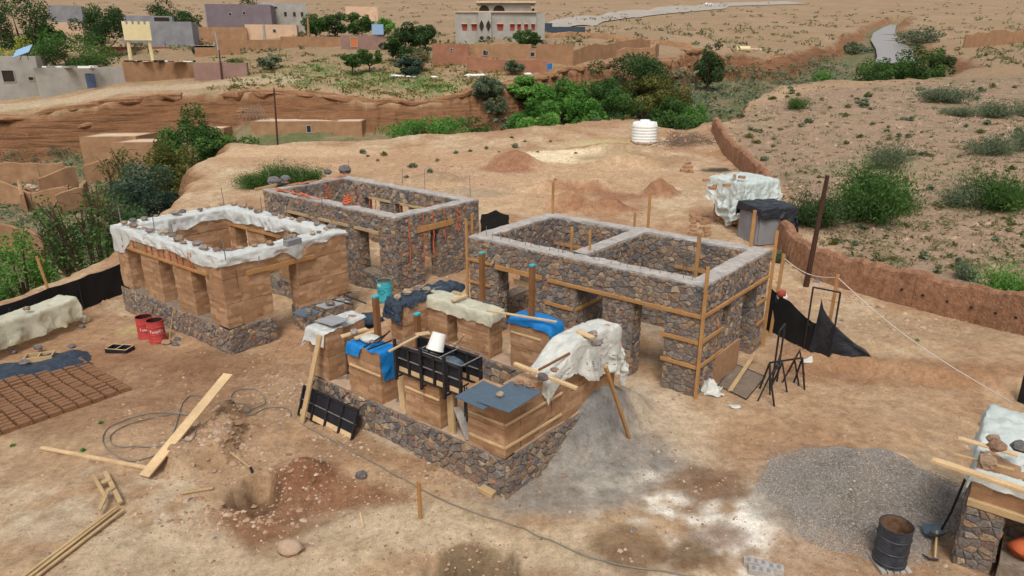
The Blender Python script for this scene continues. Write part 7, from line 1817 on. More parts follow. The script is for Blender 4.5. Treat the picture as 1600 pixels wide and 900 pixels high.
scrub_field('slope_scrub', scatter(1000, 1130, 1610, 122, 420, 2, lambda u, v, p: v < np.interp(u, [1116, 1160, 1205, 1233, 1272, 1340, 1430, 1530, 1640], [200, 250, 330, 385, 405, 425, 450, 478, 515]) - 14), 'leaf_dry', .10, 12, 4, .16, .2)
scrub_field('ravine_scrub', scatter(520, -10, 320, 190, 440, 3, lambda u, v, p: sdist(p[0], p[1], RAV) > 3 and float(fbm(p[0] * .15, p[1] * .15, 6)) > -.2), 'leaf_grey', .14, 22, 5, .28, .5)
scrub_field('terrace_scrub', scatter(360, 330, 780, 82, 168, 4, lambda u, v, p: 80 < p[1] < 125 and sdist(p[0], p[1], RAV) < -.5), 'leaf_olive', .2, 14, 6, .3, .5)
scrub_field('gully_scrub', scatter(420, 760, 1330, 85, 200, 5, lambda u, v, p: sdist(p[0], p[1], RAV) > 1.5), 'leaf_grey', .3, 20, 7, .6, .8)
scrub_field('terrace_grass', [on(*(gy(u, v, Yd)[:2] + np.array([rng.normal() * rx, rng.normal() * ry]))) for (u, v, Yd, rx, ry) in [(500, 128, 93, 5, 1.5), (620, 126, 94, 4, 1.4), (690, 128, 92, 2, 1.8), (480, 106, 102, 4, 2), (560, 118, 98, 6, 2)] for _ in range(42)], 'leaf_bright', .16, 12, 8, .12, .7)
# brush heap beside the tank
bh_ = MB(); c = at(1070, 226); rdb = random.Random(4)
for k in range(240):
    a = c + np.array([rdb.gauss(0, 1.5), rdb.gauss(0, .8), 0]); a[2] = T(a[0], a[1]) + max(0, 1.3 - .5 * abs(a[0] - c[0])) * rdb.random(); d = np.array([rdb.uniform(-1, 1), rdb.uniform(-.6, .6), rdb.uniform(-.2, .5)]); bh_.tube([a, a + d * .5 + [0, 0, .1], a + d], [.025, .018, .01], 4)
solo('brush_heap', bh_, M['twig'], 'heap of dry brushwood beside the white water tank', 'brushwood', c)
# ------------------------------------------------------------------ far buildings
def hut(label, cat, uL, uR, vB, vT, Yd, depth, wall, roof=None, wins=(), parapet=0.25, yaw=0.0, name='house', roof_t=.12, over=.0, group=None, skew=0.0, face=.8):
    """a building whose front face runs from column uL to uR, base at row vB and top at row vT, at distance Yd"""
    a = gy(uL, vB, Yd); b = gy(uR, vB, Yd); zb, zt = a[2], gy((uL + uR) / 2, vT, Yd)[2]; yaw = yaw + face * math.atan2(-(a[0] + b[0]) / 2, Yd); c, s = math.cos(yaw), math.sin(yaw)
    def along(u):
        r_ = ray(u, (vB + vT) / 2); q_ = r_[0] / r_[1]; return (q_ * Yd - a[0]) / (c - q_ * s)
    w = along(uR); t = thing(name, label, cat, [a[0] + c * w / 2, Yd + s * w / 2, zb], group); ux = np.array([c, s, 0]); uy = np.array([-s, c, 0]); o = np.array([a[0], Yd, 0.0])
    mb = MB(); H_ = zt - zb; base = zb - 2.0
    P = lambda x, y, z: o + ux * x + uy * y + np.array([0, 0, z])
    th_ = .3
    out = [(0, 0), (w, 0), (w + skew, depth), (skew, depth)]; inn = [(th_, th_), (w - th_, th_), (w + skew - th_, depth - th_), (skew + th_, depth - th_)]
    V = [P(x, y, base) for x, y in out] + [P(x, y, zt) for x, y in out] + [P(x, y, zt) for x, y in inn] + [P(x, y, zt - parapet) for x, y in inn]
    F = [(i, (i + 1) % 4, 4 + (i + 1) % 4, 4 + i) for i in range(4)] + [(4 + i, 4 + (i + 1) % 4, 8 + (i + 1) % 4, 8 + i) for i in range(4)] + [(8 + i, 8 + (i + 1) % 4, 12 + (i + 1) % 4, 12 + i) for i in range(4)]
    mb.add(V, F); part('wall', mb, M[wall], t)
    rf = MB()
    if over:
        rf.obox(P(w / 2 + skew / 2, depth / 2, zt + .06), ux * (w / 2 + over), uy * (depth / 2 + over), [0, 0, .07])
    else: rf.add(V[12:16], [(0, 1, 2, 3)])
    part('roof', rf, M[roof or wall], t)
    for (u0, u1, v0, v1, kind) in wins:
        x0 = along(u0); x1 = along(u1); z1 = gy(u0, v0, Yd)[2]; z0 = gy(u0, v1, Yd)[2]; m = {'w': 'opening_shade', 'r': 'redpaint', 'b': 'bluedoor', 'o': 'orangedoor', 'd': 'opening_shade', 'l': 'lightblue'}[kind]
        fr = MB(); k = .09
        for (ca, cb, ha, hb_) in [((x0 + x1) / 2, z1 + k / 2, (x1 - x0) / 2 + k, k / 2), ((x0 + x1) / 2, z0 - k / 2, (x1 - x0) / 2 + k, k / 2), (x0 - k / 2, (z0 + z1) / 2, k / 2, (z1 - z0) / 2), (x1 + k / 2, (z0 + z1) / 2, k / 2, (z1 - z0) / 2)]:
            fr.obox(P(ca, -.03, cb), ux * ha, uy * .05, [0, 0, hb_])
        f = part('door_frame' if kind in 'bod' and z1 - z0 > 1.4 else 'window', fr, M['concrete' if kind != 'r' else 'redpaint'], t)
        pn = MB(); pn.obox(P((x0 + x1) / 2, -.008, (z0 + z1) / 2), ux * (x1 - x0) / 2, uy * .01, [0, 0, (z1 - z0) / 2]); part('panel' if kind in 'rbo' else 'pane', pn, M[m], f)
    return t, P, w, zb, zt
# left village
t, P, w, zb, zt = hut('grey rendered house at the left edge with a small barred window', 'house', -70, 62, 158, 88, 88, 9, 'concrete', 'concrete', [(5, 23, 111, 129, 'w'), (45, 52, 122, 127, 'w')], yaw=-.06)
hut('low grey rendered house wing with a blue patterned door', 'house', 62, 196, 150, 106, 90, 8, 'concrete', 'roofclay', [(135, 150, 116, 140, 'b')], yaw=.10, parapet=.1)
hut('ochre mud wall house with rubble on its roof below the cream tower', 'house', 196, 304, 128, 97, 95, 9, 'ochre', 'roofclay', [], yaw=.12, parapet=.1)
hut('brick-red yard wall behind the cream tower', 'wall', 158, 273, 96, 73, 122, 1.0, 'redwall', 'redwall', [], name='yard_wall', parapet=.02)
hut('grey block house behind the cream tower with a small low window', 'house', 226, 302, 84, 33, 128, 10, 'concrete_dark', 'concrete_dark', [(286, 294, 76, 81, 'w'), (200 + 34, 248, 28, 33, 'w')][:1], yaw=-.05)
hut('upper dark grey part of the block house, with a gap in its front', 'house', 190, 270, 50, 24, 136, 6, 'concrete_dark', 'concrete_dark', [(242, 266, 26, 33, 'd')])
hut('pale ochre house between the dark trees at the upper left', 'house', 50, 130, 72, 34, 132, 8, 'peach', 'concrete_dark', [(70, 80, 50, 60, 'w')])
hut('low grey shed at the top edge left of the dark tree', 'house', 78, 128, 30, 8, 165, 8, 'concrete_dark', 'concrete', [])
t, P, w, zb, zt = hut('two-tone building with a mauve end wall and a pale grey left side', 'house', 325, 424, 44, 6, 178, 14, 'mauve', 'concrete', [(358, 362, 20, 24, 'w'), (380, 384, 18, 22, 'w')], yaw=-.10)
hut('long pale grey building with small windows right of the mauve one', 'house', 404, 480, 42, 3, 188, 14, 'concrete', 'concrete', [(444, 448, 18, 25, 'w'), (458, 462, 18, 25, 'w'), (470, 474, 18, 25, 'w'), (430, 434, 10, 13, 'w')], yaw=.05)
hut('low peach-coloured house below the mauve building', 'house', 385, 464, 62, 38, 150, 8, 'peach', 'peach', [(427, 431, 46, 50, 'w')], yaw=-.03)
hut('low brown mud building left of the peach house', 'house', 300, 386, 66, 42, 146, 8, 'adobe', 'adobe', [])
hut('far pale wall on the hillside right of the tree row', 'wall', 540, 590, 22, 10, 230, 3, 'peach', 'peach', [], name='yard_wall', parapet=.05)
for (a, b, v0, v1, Yd, lab) in [(340, 440, 82, 62, 122, 'brown mud yard wall left of the long terrace wall'), (306, 376, 92, 74, 116, 'low brown mud wall in front of the black tank'), (440, 540, 78, 57, 124, 'long brown terrace wall, left half'), (533, 603, 76, 55, 120, 'long brown terrace wall, right half, with an orange door')]:
    hut(lab, 'wall', a, b, v0, v1, Yd, .8, 'ochre' if a < 500 else 'plum', None, [(548, 558, 59, 73, 'o')] if a == 533 else [], name='yard_wall', parapet=.03)
hut('plum-coloured retaining wall at the end of the village track', 'wall', 304, 386, 122, 98, 96, .8, 'plum', 'plum', [], yaw=-.25, name='yard_wall', parapet=.03)
mb = MB(); a, b = gy(582, 54, 121), gy(600, 54, 121); mb.obox((a + b) / 2 + [0, -.2, .8], [(b - a)[0] / 2, 0, 0], [0, .05, 0], [0, 0, .8]); solo('metal_gate', mb, M['lightblue'], 'light blue metal gate beside the long brown terrace wall', 'gate', (a + b) / 2)
# cream water tower on four legs
def cream_tower():
    Yd = 100; a, b = gy(193, 95, Yd), gy(231, 95, Yd); zb = T((a[0] + b[0]) / 2, Yd); zt = gy(210, 38, Yd)[2]; zm = gy(210, 63, Yd)[2]; t = thing('water_tower', 'cream-painted water tower on four slender legs', 'tower', [(a[0] + b[0]) / 2, Yd, zb]); w = b[0] - a[0]; c = np.array([(a[0] + b[0]) / 2, Yd + w / 2, 0]); mb = MB(); ph = .95 * math.atan2(-a[0], Yd); ex, ey = np.array([math.cos(ph), math.sin(ph), 0]), np.array([-math.sin(ph), math.cos(ph), 0])
    mb.obox(c + [0, 0, (zm + zt) / 2], ex * w / 2, ey * w / 2, [0, 0, (zt - zm) / 2]); part('tank_box', mb, M['cream'], t)
    for sx in (-1, 1):
        for sy in (-1, 1):
            m = MB(); m.bar(c + ex * sx * w * .44 + ey * sy * w * .44 + [0, 0, zb - 1], c + ex * sx * w * .38 + ey * sy * w * .38 + [0, 0, zm], .34, .34); part('leg', m, M['cream'], t)
    for k in range(10):
        m = MB(); f = k % 5; m.obox(c + ex * (f - 2) * w * .22 + ey * (-1 if k < 5 else 1) * w * .44 + [0, 0, zt + .2], ex * .22, ey * .12, [0, 0, .2]); part('merlon', m, M['cream'], t)
cream_tower()
# rubbish and sheets on the roofs
def junk(u0, u1, v, Yd, z, n, label, seed, mats):
    t = thing('roof_clutter', label, 'clutter', gy((u0 + u1) / 2, v, Yd)); rdj = random.Random(seed)
    for k in range(n):
        p = gy(rdj.uniform(u0, u1), v, Yd + rdj.uniform(.5, 4)); p[2] = z + .08; m = MB(); an = rdj.uniform(0, 3); d = np.array([math.cos(an), math.sin(an), 0]); m.obox(p, d * rdj.uniform(.2, .9), np.array([-d[1], d[0], 0]) * rdj.uniform(.1, .5), [0, 0, rdj.uniform(.03, .16)]); part('scrap_piece', m, M[rdj.choice(mats)], t)
junk(70, 150, 106, 90, gy(120, 106, 90)[2], 16, 'scrap sheets on the roof of the low grey wing', 1, ['white', 'concrete_dark', 'steel', 'concrete']); junk(200, 300, 97, 95.5, gy(250, 97, 95)[2], 24, 'scrap and rubble on the roof of the ochre mud house', 2, ['concrete_dark', 'white', 'steel', 'roofclay'])
bt = thing('tank_rack', 'black water tanks under a sheet roof right of the block house', 'tanks', gy(322, 82, 119)); m = MB()
for k in range(4): m.rock(gy(307 + 8 * k, 78, 119), .75, k, .9)
part('black_tank', m, M['blacktarp'], bt, smooth=True); m = MB(); a, b = gy(302, 71, 118.5), gy(340, 71, 118.5); m.bar(a, b, 2.2, .08); part('sheet_roof', m, M['concrete'], bt)
sp = gy(35, 80, 89); t = thing('solar_panel', 'tilted solar panel on the roof of the grey house at the left', 'solar panel', sp); m = MB(); m.obox(sp, [1.1, 0, .35], [0, .5, .45], [.02, -.02, .03]); part('panel', m, M['lightblue'], t); m = MB(); m.bar(sp + [-.5, 0, -1], sp, .06, .06); m.bar(sp + [.5, 0, -1], sp + [.5, 0, .1], .06, .06); part('stand', m, M['steel'], t)
# poles
for (u, vb, u2_, vt, Yd, r, m, lab) in [(349, 118, 336, 50, 97, .12, 'concrete', 'pale concrete pole leaning beside the plum wall'), (346, 118, 342, 78, 96, .10, 'darkpole', 'short dark pole beside the pale concrete pole'), (325, 60, 319, 6, 150, .12, 'concrete', 'tall pale pole in front of the mauve building'), (432, 219, 428, 138, 66, .09, 'darkpole', 'dark pole on the yard rim before the troglodyte houses'), (413, 58, 412, 38, 148, .3, 'concrete', 'stubby pale pillar before the peach house'), (482, 58, 481, 28, 147, .25, 'ochre', 'brown pillar left of the tree row'), (588, 54, 587, 24, 130, .09, 'concrete', 'thin pale pole behind the light blue gate'), (634, 24, 634, 15, 220, .1, 'concrete', 'thin far pole above the large rounded tree')]:
    a, b = gy(u, vb, Yd), gy(u2_, vt, Yd); a[2] = min(a[2], T(a[0], a[1])) - .4; m_ = MB(); m_.tube([a, b], [r * 1.15, r * .8], 7); solo('utility_pole', m_, M[m], lab, 'pole', a)
# concrete house with arched balconies
def concrete_house():
    Yd = 120; t, P, w, zb, zt = hut('unfinished grey concrete house with red shuttered windows and an arched entrance bay', 'house', 712, 838, 64, 19, Yd, 11, 'concrete', 'concrete', [(723, 729, 38, 46, 'r'), (738, 744, 38, 46, 'r'), (778, 785, 38, 46, 'r'), (798, 803, 38, 46, 'r'), (809, 813, 38, 46, 'r'), (820, 824, 38, 46, 'r'), (831, 835, 38, 46, 'r')])
    k = w / 126.0; X_ = lambda u: (u - 712) * k; Zv = lambda v: gy(770, v, Yd)[2]
    m = MB(); m.obox(P(X_(791), 3.5, (Zv(19) + Zv(4)) / 2), [X_(830) / 2 - X_(752) / 2, 0, 0], [0, 3.2, 0], [0, 0, (Zv(4) - Zv(19)) / 2]); part('upper_storey', m, M['concrete'], t)
    m = MB(); m.obox(P(X_(791), 3.5, Zv(3.2)), [(X_(838) - X_(745)) / 2, 0, 0], [0, 3.9, 0], [0, 0, .14]); part('roof_slab', m, M['roofclay'], t)
    m = MB(); m.obox(P(X_(845), 4, (Zv(62) + Zv(21)) / 2), [X_(14 + 712) / 2, 0, 0], [0, 3.5, 0], [0, 0, (Zv(21) - Zv(62)) / 2]); part('side_wing', m, M['concrete'], t)
    m = MB(); m.obox(P(X_(775), -.12, Zv(18.5)), [X_(712 + 126) / 2, 0, 0], [0, .2, 0], [0, 0, .1]); part('cornice', m, M['roofclay'], t)
    for u, wd in ((757, 16), (780, 18)):
        m = MB(); m.add([P(X_(u) + k * wd / 2 * math.cos(a), .27, Zv(17) + (Zv(8) - Zv(17)) * math.sin(a)) for a in np.linspace(0, math.pi, 9)], [tuple(range(9))]); part('arched_opening', m, M['opening_shade'], t)  # flat dark face, the arch's inner shade put into its colour
    for u0, u1, v0, v1 in ((821, 825, 14, 19), (831, 835, 13, 19)):
        m = MB(); m.obox(P(X_((u0 + u1) / 2), .28, (Zv(v0) + Zv(v1)) / 2), [X_(u1 - u0 + 712) / 2, 0, 0], [0, .03, 0], [0, 0, (Zv(v0) - Zv(v1)) / 2]); part('upper_window', m, M['opening_shade'], t)
    m = MB(); m.obox(P(X_(758), -.35, (Zv(63) + Zv(20)) / 2), [k * 10, 0, 0], [0, .33, 0], [0, 0, (Zv(20) - Zv(63)) / 2]); part('entrance_bay', m, M['concrete'], t)
    for u, vc, hh_ in ((753, 41, 9), (763.5, 41, 9), (753, 60, 4), (763.5, 60, 4)):
        pts = [P(X_(u) + k * 4.2 * (1 - abs(s) ** 1.6) * sg, -.70, Zv(vc) + s * hh_ * k) for sg in (1, -1) for s in (np.linspace(-1, 1, 9) if sg == 1 else np.linspace(1, -1, 9)[1:-1])]
        m = MB(); m.add(pts, [tuple(range(len(pts)))]); part('pointed_opening', m, M['opening_shade'], t)  # no real recess: a dark face painted as the shade within
        m = MB(); m.tube(pts + [pts[0]], .06, 4); part('opening_trim', m, M['concrete'], t)
    for u0, u1 in ((723, 729), (738, 744), (778, 785), (798, 803), (809, 813), (820, 824), (831, 835)):
        m = MB(); m.obox(P(X_((u0 + u1) / 2), -.2, Zv(37)), [k * (u1 - u0) * .75, 0, 0], [0, .2, 0], [0, 0, .07]); part('window_hood', m, M['peach'], t)
concrete_house()
# mud compound in front of it
hut('reddish mud house with a tiny window, left end of the mud compound', 'house', 676, 732, 96, 68, 104, 8, 'adobe_red', 'roofclay', [(704, 707, 76, 79, 'w')], parapet=.1)
hut('flat-roofed mud house in the middle of the mud compound, with two dark openings', 'house', 732, 830, 88, 69, 107, 8, 'adobe', 'roofclay', [(755, 759, 79, 86, 'w'), (760, 762, 80, 86, 'w')], parapet=.08)
hut('mud house with a pale roof slab at the right end of the mud compound', 'house', 838, 896, 93, 69, 106, 8, 'ochre', 'roofclay', [], parapet=.05)
hut('low mud hut with a pale roof in front of the mud compound', 'house', 784, 838, 94, 77, 102, 4, 'adobe', 'roofclay', [(829, 835, 82, 88, 'w')], parapet=.05)
def mud_wall(pts, h, label, seed, mat='adobe', th_=.4):
    pts = [np.array(p, float) for p in pts]; t = thing('mud_wall', label, 'wall', on(*pts[0][:2])); rdm = random.Random(seed)
    for i in range(len(pts) - 1):
        a, b = pts[i][:2], pts[i + 1][:2]; d = unit(b - a); nn = np.array([-d[1], d[0]]); n = max(4, int(np.linalg.norm(b - a) / .6)); G = []
        for k in range(n + 1):
            c = a + (b - a) * k / n; z = T(*c); hh = h * (1 + .35 * float(fbm(c[0] * .35, c[1] * .35, seed, 4))) ; G.append([(*(c + nn * g * th_), zz) for g, zz in ((-.55, z - 1), (-.5, z + hh * .5), (-.4, z + hh), (0, z + hh + .06), (.4, z + hh), (.55, z - 1))])
        m = MB(); m.grid(G); m.add(G[0], [tuple(range(6))]); m.add(G[-1], [tuple(range(5, -1, -1))]); part('wall_run', m, M[mat], t)
    return t
G_ = lambda u, v, Yd: gy(u, v, Yd)
mud_wall([G_(730, 100, 100), G_(790, 104, 99), G_(855, 104, 99)], 1.7, 'low red mud wall in front of the mud compound', 3, 'adobe_red'); mud_wall([G_(893, 92, 106), G_(960, 84, 116), G_(1014, 80, 122)], 2.3, 'ochre mud wall running right from the mud compound', 4, 'ochre'); mud_wall([G_(962, 85, 110), G_(1022, 84, 114), G_(1028, 76, 124)], 2.2, 'red-brown mud wall, right end of the mud compound', 5, 'adobe'); mud_wall([G_(915, 96, 104), G_(948, 96, 104)], 1.2, 'short ruined mud wall on the rim right of the mud compound', 6, 'adobe_red')
mud_wall([G_(848, 50, 140), G_(905, 52, 142), G_(1000, 60, 140), G_(1080, 62, 142)], .9, 'low stone field wall beyond the mud compound', 7, 'adobe', .6); mud_wall([G_(1506, 69, 168), G_(1560, 64, 175), G_(1640, 56, 182)], 3.0, 'long ochre retaining wall on the far right slope', 8, 'ochre'); 
# houses under the cliff and ruins
def low(label, uL, uR, v0, v1, Yd, depth, mat, wins=(), name='house', **k): return hut(label, 'house', uL, uR, v0, v1, Yd, depth, mat, 'roofclay', wins, parapet=.04, name=name, face=.15, **k)
low('long low mud house with a pale flat roof under the cliff, centre left', 394, 522, 219, 190, 80, 5.5, 'adobe', [(480, 486, 197, 207, 'w'), (372 + 25, 403, 194, 206, 'r')][:1], yaw=.0)
low('short mud wing with a pale roof at the right of the long cliff house', 522, 566, 222, 190, 79, 5.5, 'adobe', [], yaw=0)
low('flat-roofed mud house left of the big dark tree, higher roof', 128, 214, 238, 214, 74, 4, 'adobe', [], skew=.6); low('flat-roofed mud house left of the big dark tree, lower roof', 178, 242, 250, 223, 71.5, 3.5, 'adobe', [], skew=.8); low('mud hut mostly hidden behind the big dark tree', 318, 350, 215, 201, 79, 3, 'adobe', [])
hut('walled-up cave front with a grey door in the cliff', 'house', 296, 350, 196, 166, 84.5, 3, 'adobe', 'adobe', [(321, 329, 176, 193, 'w')], name='cave_house', parapet=.03)
hut('dark cave mouth with poles beside the long cliff house', 'cave', 366, 424, 184, 160, 86.0, 1.5, 'opening_shade', 'opening_shade', [], name='cave_mouth', parapet=.02);  # closed box in dark colour, painting the cave's inner shade
pl = MB(); 
for k in range(9): a = gy(372 + 6 * k, 186, 82); b = gy(384 + 3 * k, 162 + (k % 3) * 3, 83); pl.tube([a, b], .07, 4)
solo('pole_pile', pl, M['twig'], 'bare poles leaning before the dark cave mouth', 'poles', gy(390, 186, 82))
for k, pts in enumerate([[(0, 270, 70), (60, 262, 71), (100, 258, 72)], [(60, 290, 66), (118, 268, 69)], [(0, 300, 64), (50, 306, 63), (108, 300, 64)], [(88, 318, 61), (128, 300, 63), (132, 280, 66)], [(130, 262, 70), (182, 244, 72)], [(30, 285, 66), (34, 305, 62)]]):
    mud_wall([G_(*q) for q in pts], 1.9, ['broken mud wall at the left edge under the cliff', 'broken mud wall in the middle of the ruins', 'nearest long wall of the ruins by the left edge', 'nearest corner wall of the ruins beside the olive tree', 'tall mud wall joining the ruins to the flat-roofed houses', 'short cross wall inside the ruins'][k], 20 + k, 'adobe')
rb = MB(); rdr = random.Random(3)
for k in range(260): p = G_(rdr.uniform(35, 105), rdr.uniform(262, 298), 67 + rdr.uniform(-2, 2)); p = on(p[0], p[1], 0); rb.rock(p + [0, 0, rdr.uniform(0, .6)], rdr.uniform(.1, .3), k, .7, rdr.random())
o = link('rubble', rb.mesh('rubble', M['pebble'], tint=True)); o['kind'] = 'stuff'
mud_wall([G_(-40, 362, 50), G_(20, 358, 50.5), G_(66, 362, 49)], 2.2, 'smooth ochre earth wall above the stream at the left edge', 40, 'ochre')
# rock ledges overhanging the far cliff
def ledges():
    line = [np.array(p) for p in far_rim[::-1]]; pts = []
    for a, b in zip(line[:-1], line[1:]):
        n = max(2, int(np.linalg.norm(b - a) / .55)); pts += [a + (b - a) * k / n for k in range(n)]
    pts = [p for p in pts if 70 < p[1] < 150 and -75 < p[0] < 60]
    for lev, (dz, out, thick) in enumerate([(-.15, 1.5, .8), (-1.7, 2.3, .6), (-3.1, 2.9, .5)]):
        mb = MB(); run = []
        def close():
            if len(run) > 3: mb.grid(run)
            run.clear()
        for i, p in enumerate(pts):
            q = pts[min(i + 1, len(pts) - 1)]; r = pts[max(i - 1, 0)]; d = unit(q - r); nn = np.array([-d[1], d[0]]); nn = nn if nn[1] < 0 else -nn
            m_ = float(fbm(i * .07, lev * 9.0, 611 + lev, 3))
            if m_ < (-.25, -.05, .0)[lev]: close(); continue
            p2 = p - nn * (1.2 + 2.2 * float(fbm(p[0] * .12, p[1] * .12, 41, 5)) * 1.0)
            zr = T(*(p2 - nn * 1.6)) if lev == 0 else float(upper(np.array([p[0]]), np.array([p[1]]))[0]); o_ = out + 1.1 * float(fbm(i * .35, lev, 620 + lev, 4)) + 1.0 * m_; z = zr + dz + .3 * float(fbm(i * .2, 3, 630 + lev, 3)); th_ = thick * (1 + .7 * float(fbm(i * .4, 5, 640 + lev, 4)))
            if lev and z < float(floorf(np.array([p[0]]), np.array([p[1]]))[0]) + .6: close(); continue
            run.append([(*(p2 + nn * (o_ * f)), z + h) for f, h in ((-.9, -.25), (.2, .05), (.75, .06 + .1 * float(fbm(i * .5, 1, 650))), (1.0, -.12), (1.03 + .08 * float(fbm(i * .9, 2, 651)), -th_ * .6), (.9, -th_), (.4, -th_ * 1.15), (-.4, -th_ * 1.2))])
        close()
        me = mb.mesh('cliff_ledge', M['ledge']); structure('cliff_ledge', me)
m = Mat('ledge_rock', 0.95); st = m.noise(1.0, 7, .72, m.mapping((.2, .2, 3.0)), .4); n2 = m.noise(3, 7, .8)
m.base(m.mix(1.0, m.ramp(st, [(.3, srgb(104, 74, 52)), (.45, srgb(146, 106, 74)), (.6, srgb(172, 132, 96)), (.72, srgb(186, 150, 114))]), m.ramp(n2, [(.3, (.7, .7, .7, 1)), (.7, (1.2, 1.2, 1.2, 1))]), 'MULTIPLY')); m.bump(m.math('ADD', st, n2), .9, .2); M['ledge'] = m.m
ledges()
# river, stream, road
def ribbon(name, L, Rr, mat, z_off=0):
    m = MB(); m.grid([[a + [0, 0, z_off], (a + b) / 2 + [0, 0, z_off], b + [0, 0, z_off]] for a, b in zip(L, Rr)]); o = structure(name, m.mesh(name, M[mat], smooth=True)); return o
zs = [gy(1400, v, Yd)[2] for v, Yd in ((98, 150), (88, 172), (78, 192), (64, 222), (54, 255), (46, 292), (40, 335))]
rows = [(1366, 1432, 103, 150), (1370, 1428, 92, 168), (1368, 1424, 80, 190), (1360, 1406, 65, 222), (1364, 1398, 54, 255), (1378, 1399, 46, 292), (1391, 1401, 40, 335)]
ribbon('river', [gy(a, v, Yd) for a, b, v, Yd in rows], [gy(b, v, Yd) for a, b, v, Yd in rows], 'water', .55)
rows = [(-60, -5, 392, 46.5), (20, 76, 388, 47.5), (44, 112, 378, 49.5), (60, 122, 370, 52)]
sp_ = [gp(u, v, -4.75) for u, v in ((-60, 385), (20, 384), (62, 378), (110, 368))]; sq_ = [gp(u, v, -4.75) for u, v in ((-60, 372), (20, 372), (56, 366), (96, 356))]
ribbon('stream', sp_, sq_, 'water', .0)
M['tarmac'] = simple('pale_tarmac', srgb(150, 141, 130), srgb(170, 160, 147), .3, .9, .1, 5)
Lr, Rr2 = [], []
for k in range(len(ROADP) - 1):
    a, b = ROADP[k], ROADP[k + 1]; m0 = unit((b - (ROADP[k - 1] if k else a))[:2]); m1 = unit(((ROADP[k + 2] if k + 2 < len(ROADP) else b) - a)[:2])
    for f in np.linspace(0, 1, 10)[:-1]:
        p = a + (b - a) * f; d = unit(m0 * (1 - f) + m1 * f); nn = np.array([-d[1], d[0], 0]); Lr.append(p + nn * 8 + [0, 0, .06 + nn[1] * 8 * .18]); Rr2.append(p - nn * 8 + [0, 0, .06 - nn[1] * 8 * .18])
rm = MB(); rm.grid([[on(*(a + (b - a) * k / 6)[:2], .3) for k in range(7)] for a, b in zip(Lr, Rr2)]); structure('road', rm.mesh('road', M['tarmac'], smooth=True))
# vehicles and far odds and ends
def small_car(p, ang, label, m, s=1.0):
    t = thing('parked_car', label, 'car', p); a = np.array([math.cos(ang), math.sin(ang), 0]); b = np.array([-a[1], a[0], 0]); p = np.array(p)
    prof = [(-2.1, .35), (-2.15, .8), (-1.7, .95), (-1.2, 1.5), (.5, 1.5), (1.1, 1.0), (2.0, .9), (2.15, .6), (2.1, .35)]; m1 = MB(); V = [p + a * x * s + b * y * s + [0, 0, z * s] for y in (-.85, .85) for x, z in prof]; n = len(prof); m1.add(V, [tuple(range(n)), tuple(range(2 * n - 1, n - 1, -1))] + [(i, (i + 1) % n, n + (i + 1) % n, n + i) for i in range(n)]); part('body', m1, M[m], t)
    m2 = MB(); m2.obox(p + a * -.35 * s + [0, 0, 1.22 * s], a * .8 * s, b * .87 * s, [0, 0, .18 * s]); part('side_window', m2, M['opening_shade'], t)
    for x in (-1.3, 1.3):
        for y in (-.8, .8):
            w_ = MB(); c = p + a * x * s + b * y * s + [0, 0, .33 * s]; w_.tube([c - b * .12, c + b * .12], .33 * s, 10); part('wheel', w_, M['blacktarp'], t)
pc_ = gy(1107, 9.5, 408); small_car([pc_[0], pc_[1], pc_[2] + .3], .3, 'white car far away on the road at the top edge', 'white')
gb = gy(1163, 56, 150); mb = MB(); gb[2] = T(gb[0], gb[1]); mb.tube([gb + [-1.4, 0, .5], gb + [1.4, 0, .5]], .5, 12); solo('pale_cylinder', mb, M['cream'], 'pale horizontal cylinder lying on the far plain by the gully', 'cylinder tank', gb)
for k in range(4): q = gb + [2.0 + .6 * k, .2, .3]; mb = MB(); mb.rock(q, .35, 60 + k, .9); solo('pale_rock', mb, M['roofclay'], ['pale rock touching the far pale cylinder', 'second pale rock right of the far pale cylinder', 'third pale rock right of the far pale cylinder', 'pale rock furthest from the far pale cylinder'][k], 'rock', q - [0, 0, .4])
q = gy(880, 46, 150); mb = MB(); q[2] = T(q[0], q[1]); mb.obox(q + [0, 0, .8], [4.4, 0, 0], [0, 1.2, 0], [0, 0, .8]); mb.obox(q + [-3.2, 0, 1.9], [.9, 0, 0], [0, 1.1, 0], [0, 0, .4]); solo('dark_trailer', mb, M['darktarp'], 'dark blue trailer standing far behind the grey concrete house', 'trailer', q)
q = gy(857, 99, 101); mb = MB(); mb.lathe([(.02, 0), (.5, 0), (.5, 1.0), (.02, 1.05)], on(q[0], q[1]), 12); solo('blue_barrel', mb, M['bluetarp'], 'small blue barrel at the low red mud wall of the compound', 'barrel', on(q[0], q[1]))
# litter on the terrace
rdl = random.Random(2)
for (u, v, n, sp) in [(622, 107, 5, 9), (642, 114, 3, 4), (680, 115, 3, 5), (735, 107, 4, 8), (750, 102, 3, 4), (825, 120, 2, 3)]:
    for k in range(n):
        p = gy(u + rdl.uniform(-sp, sp), v + rdl.uniform(-2, 2), 97); p = on(p[0], p[1]); mb = MB(); mb.rock(p + [0, 0, .12], rdl.uniform(.25, .5), int(u + k), .45); o = solo('litter_bag', mb, M['white'], 'white litter lying on the grassy terrace before the mud compound', 'litter', p, 'white litter on the terrace')
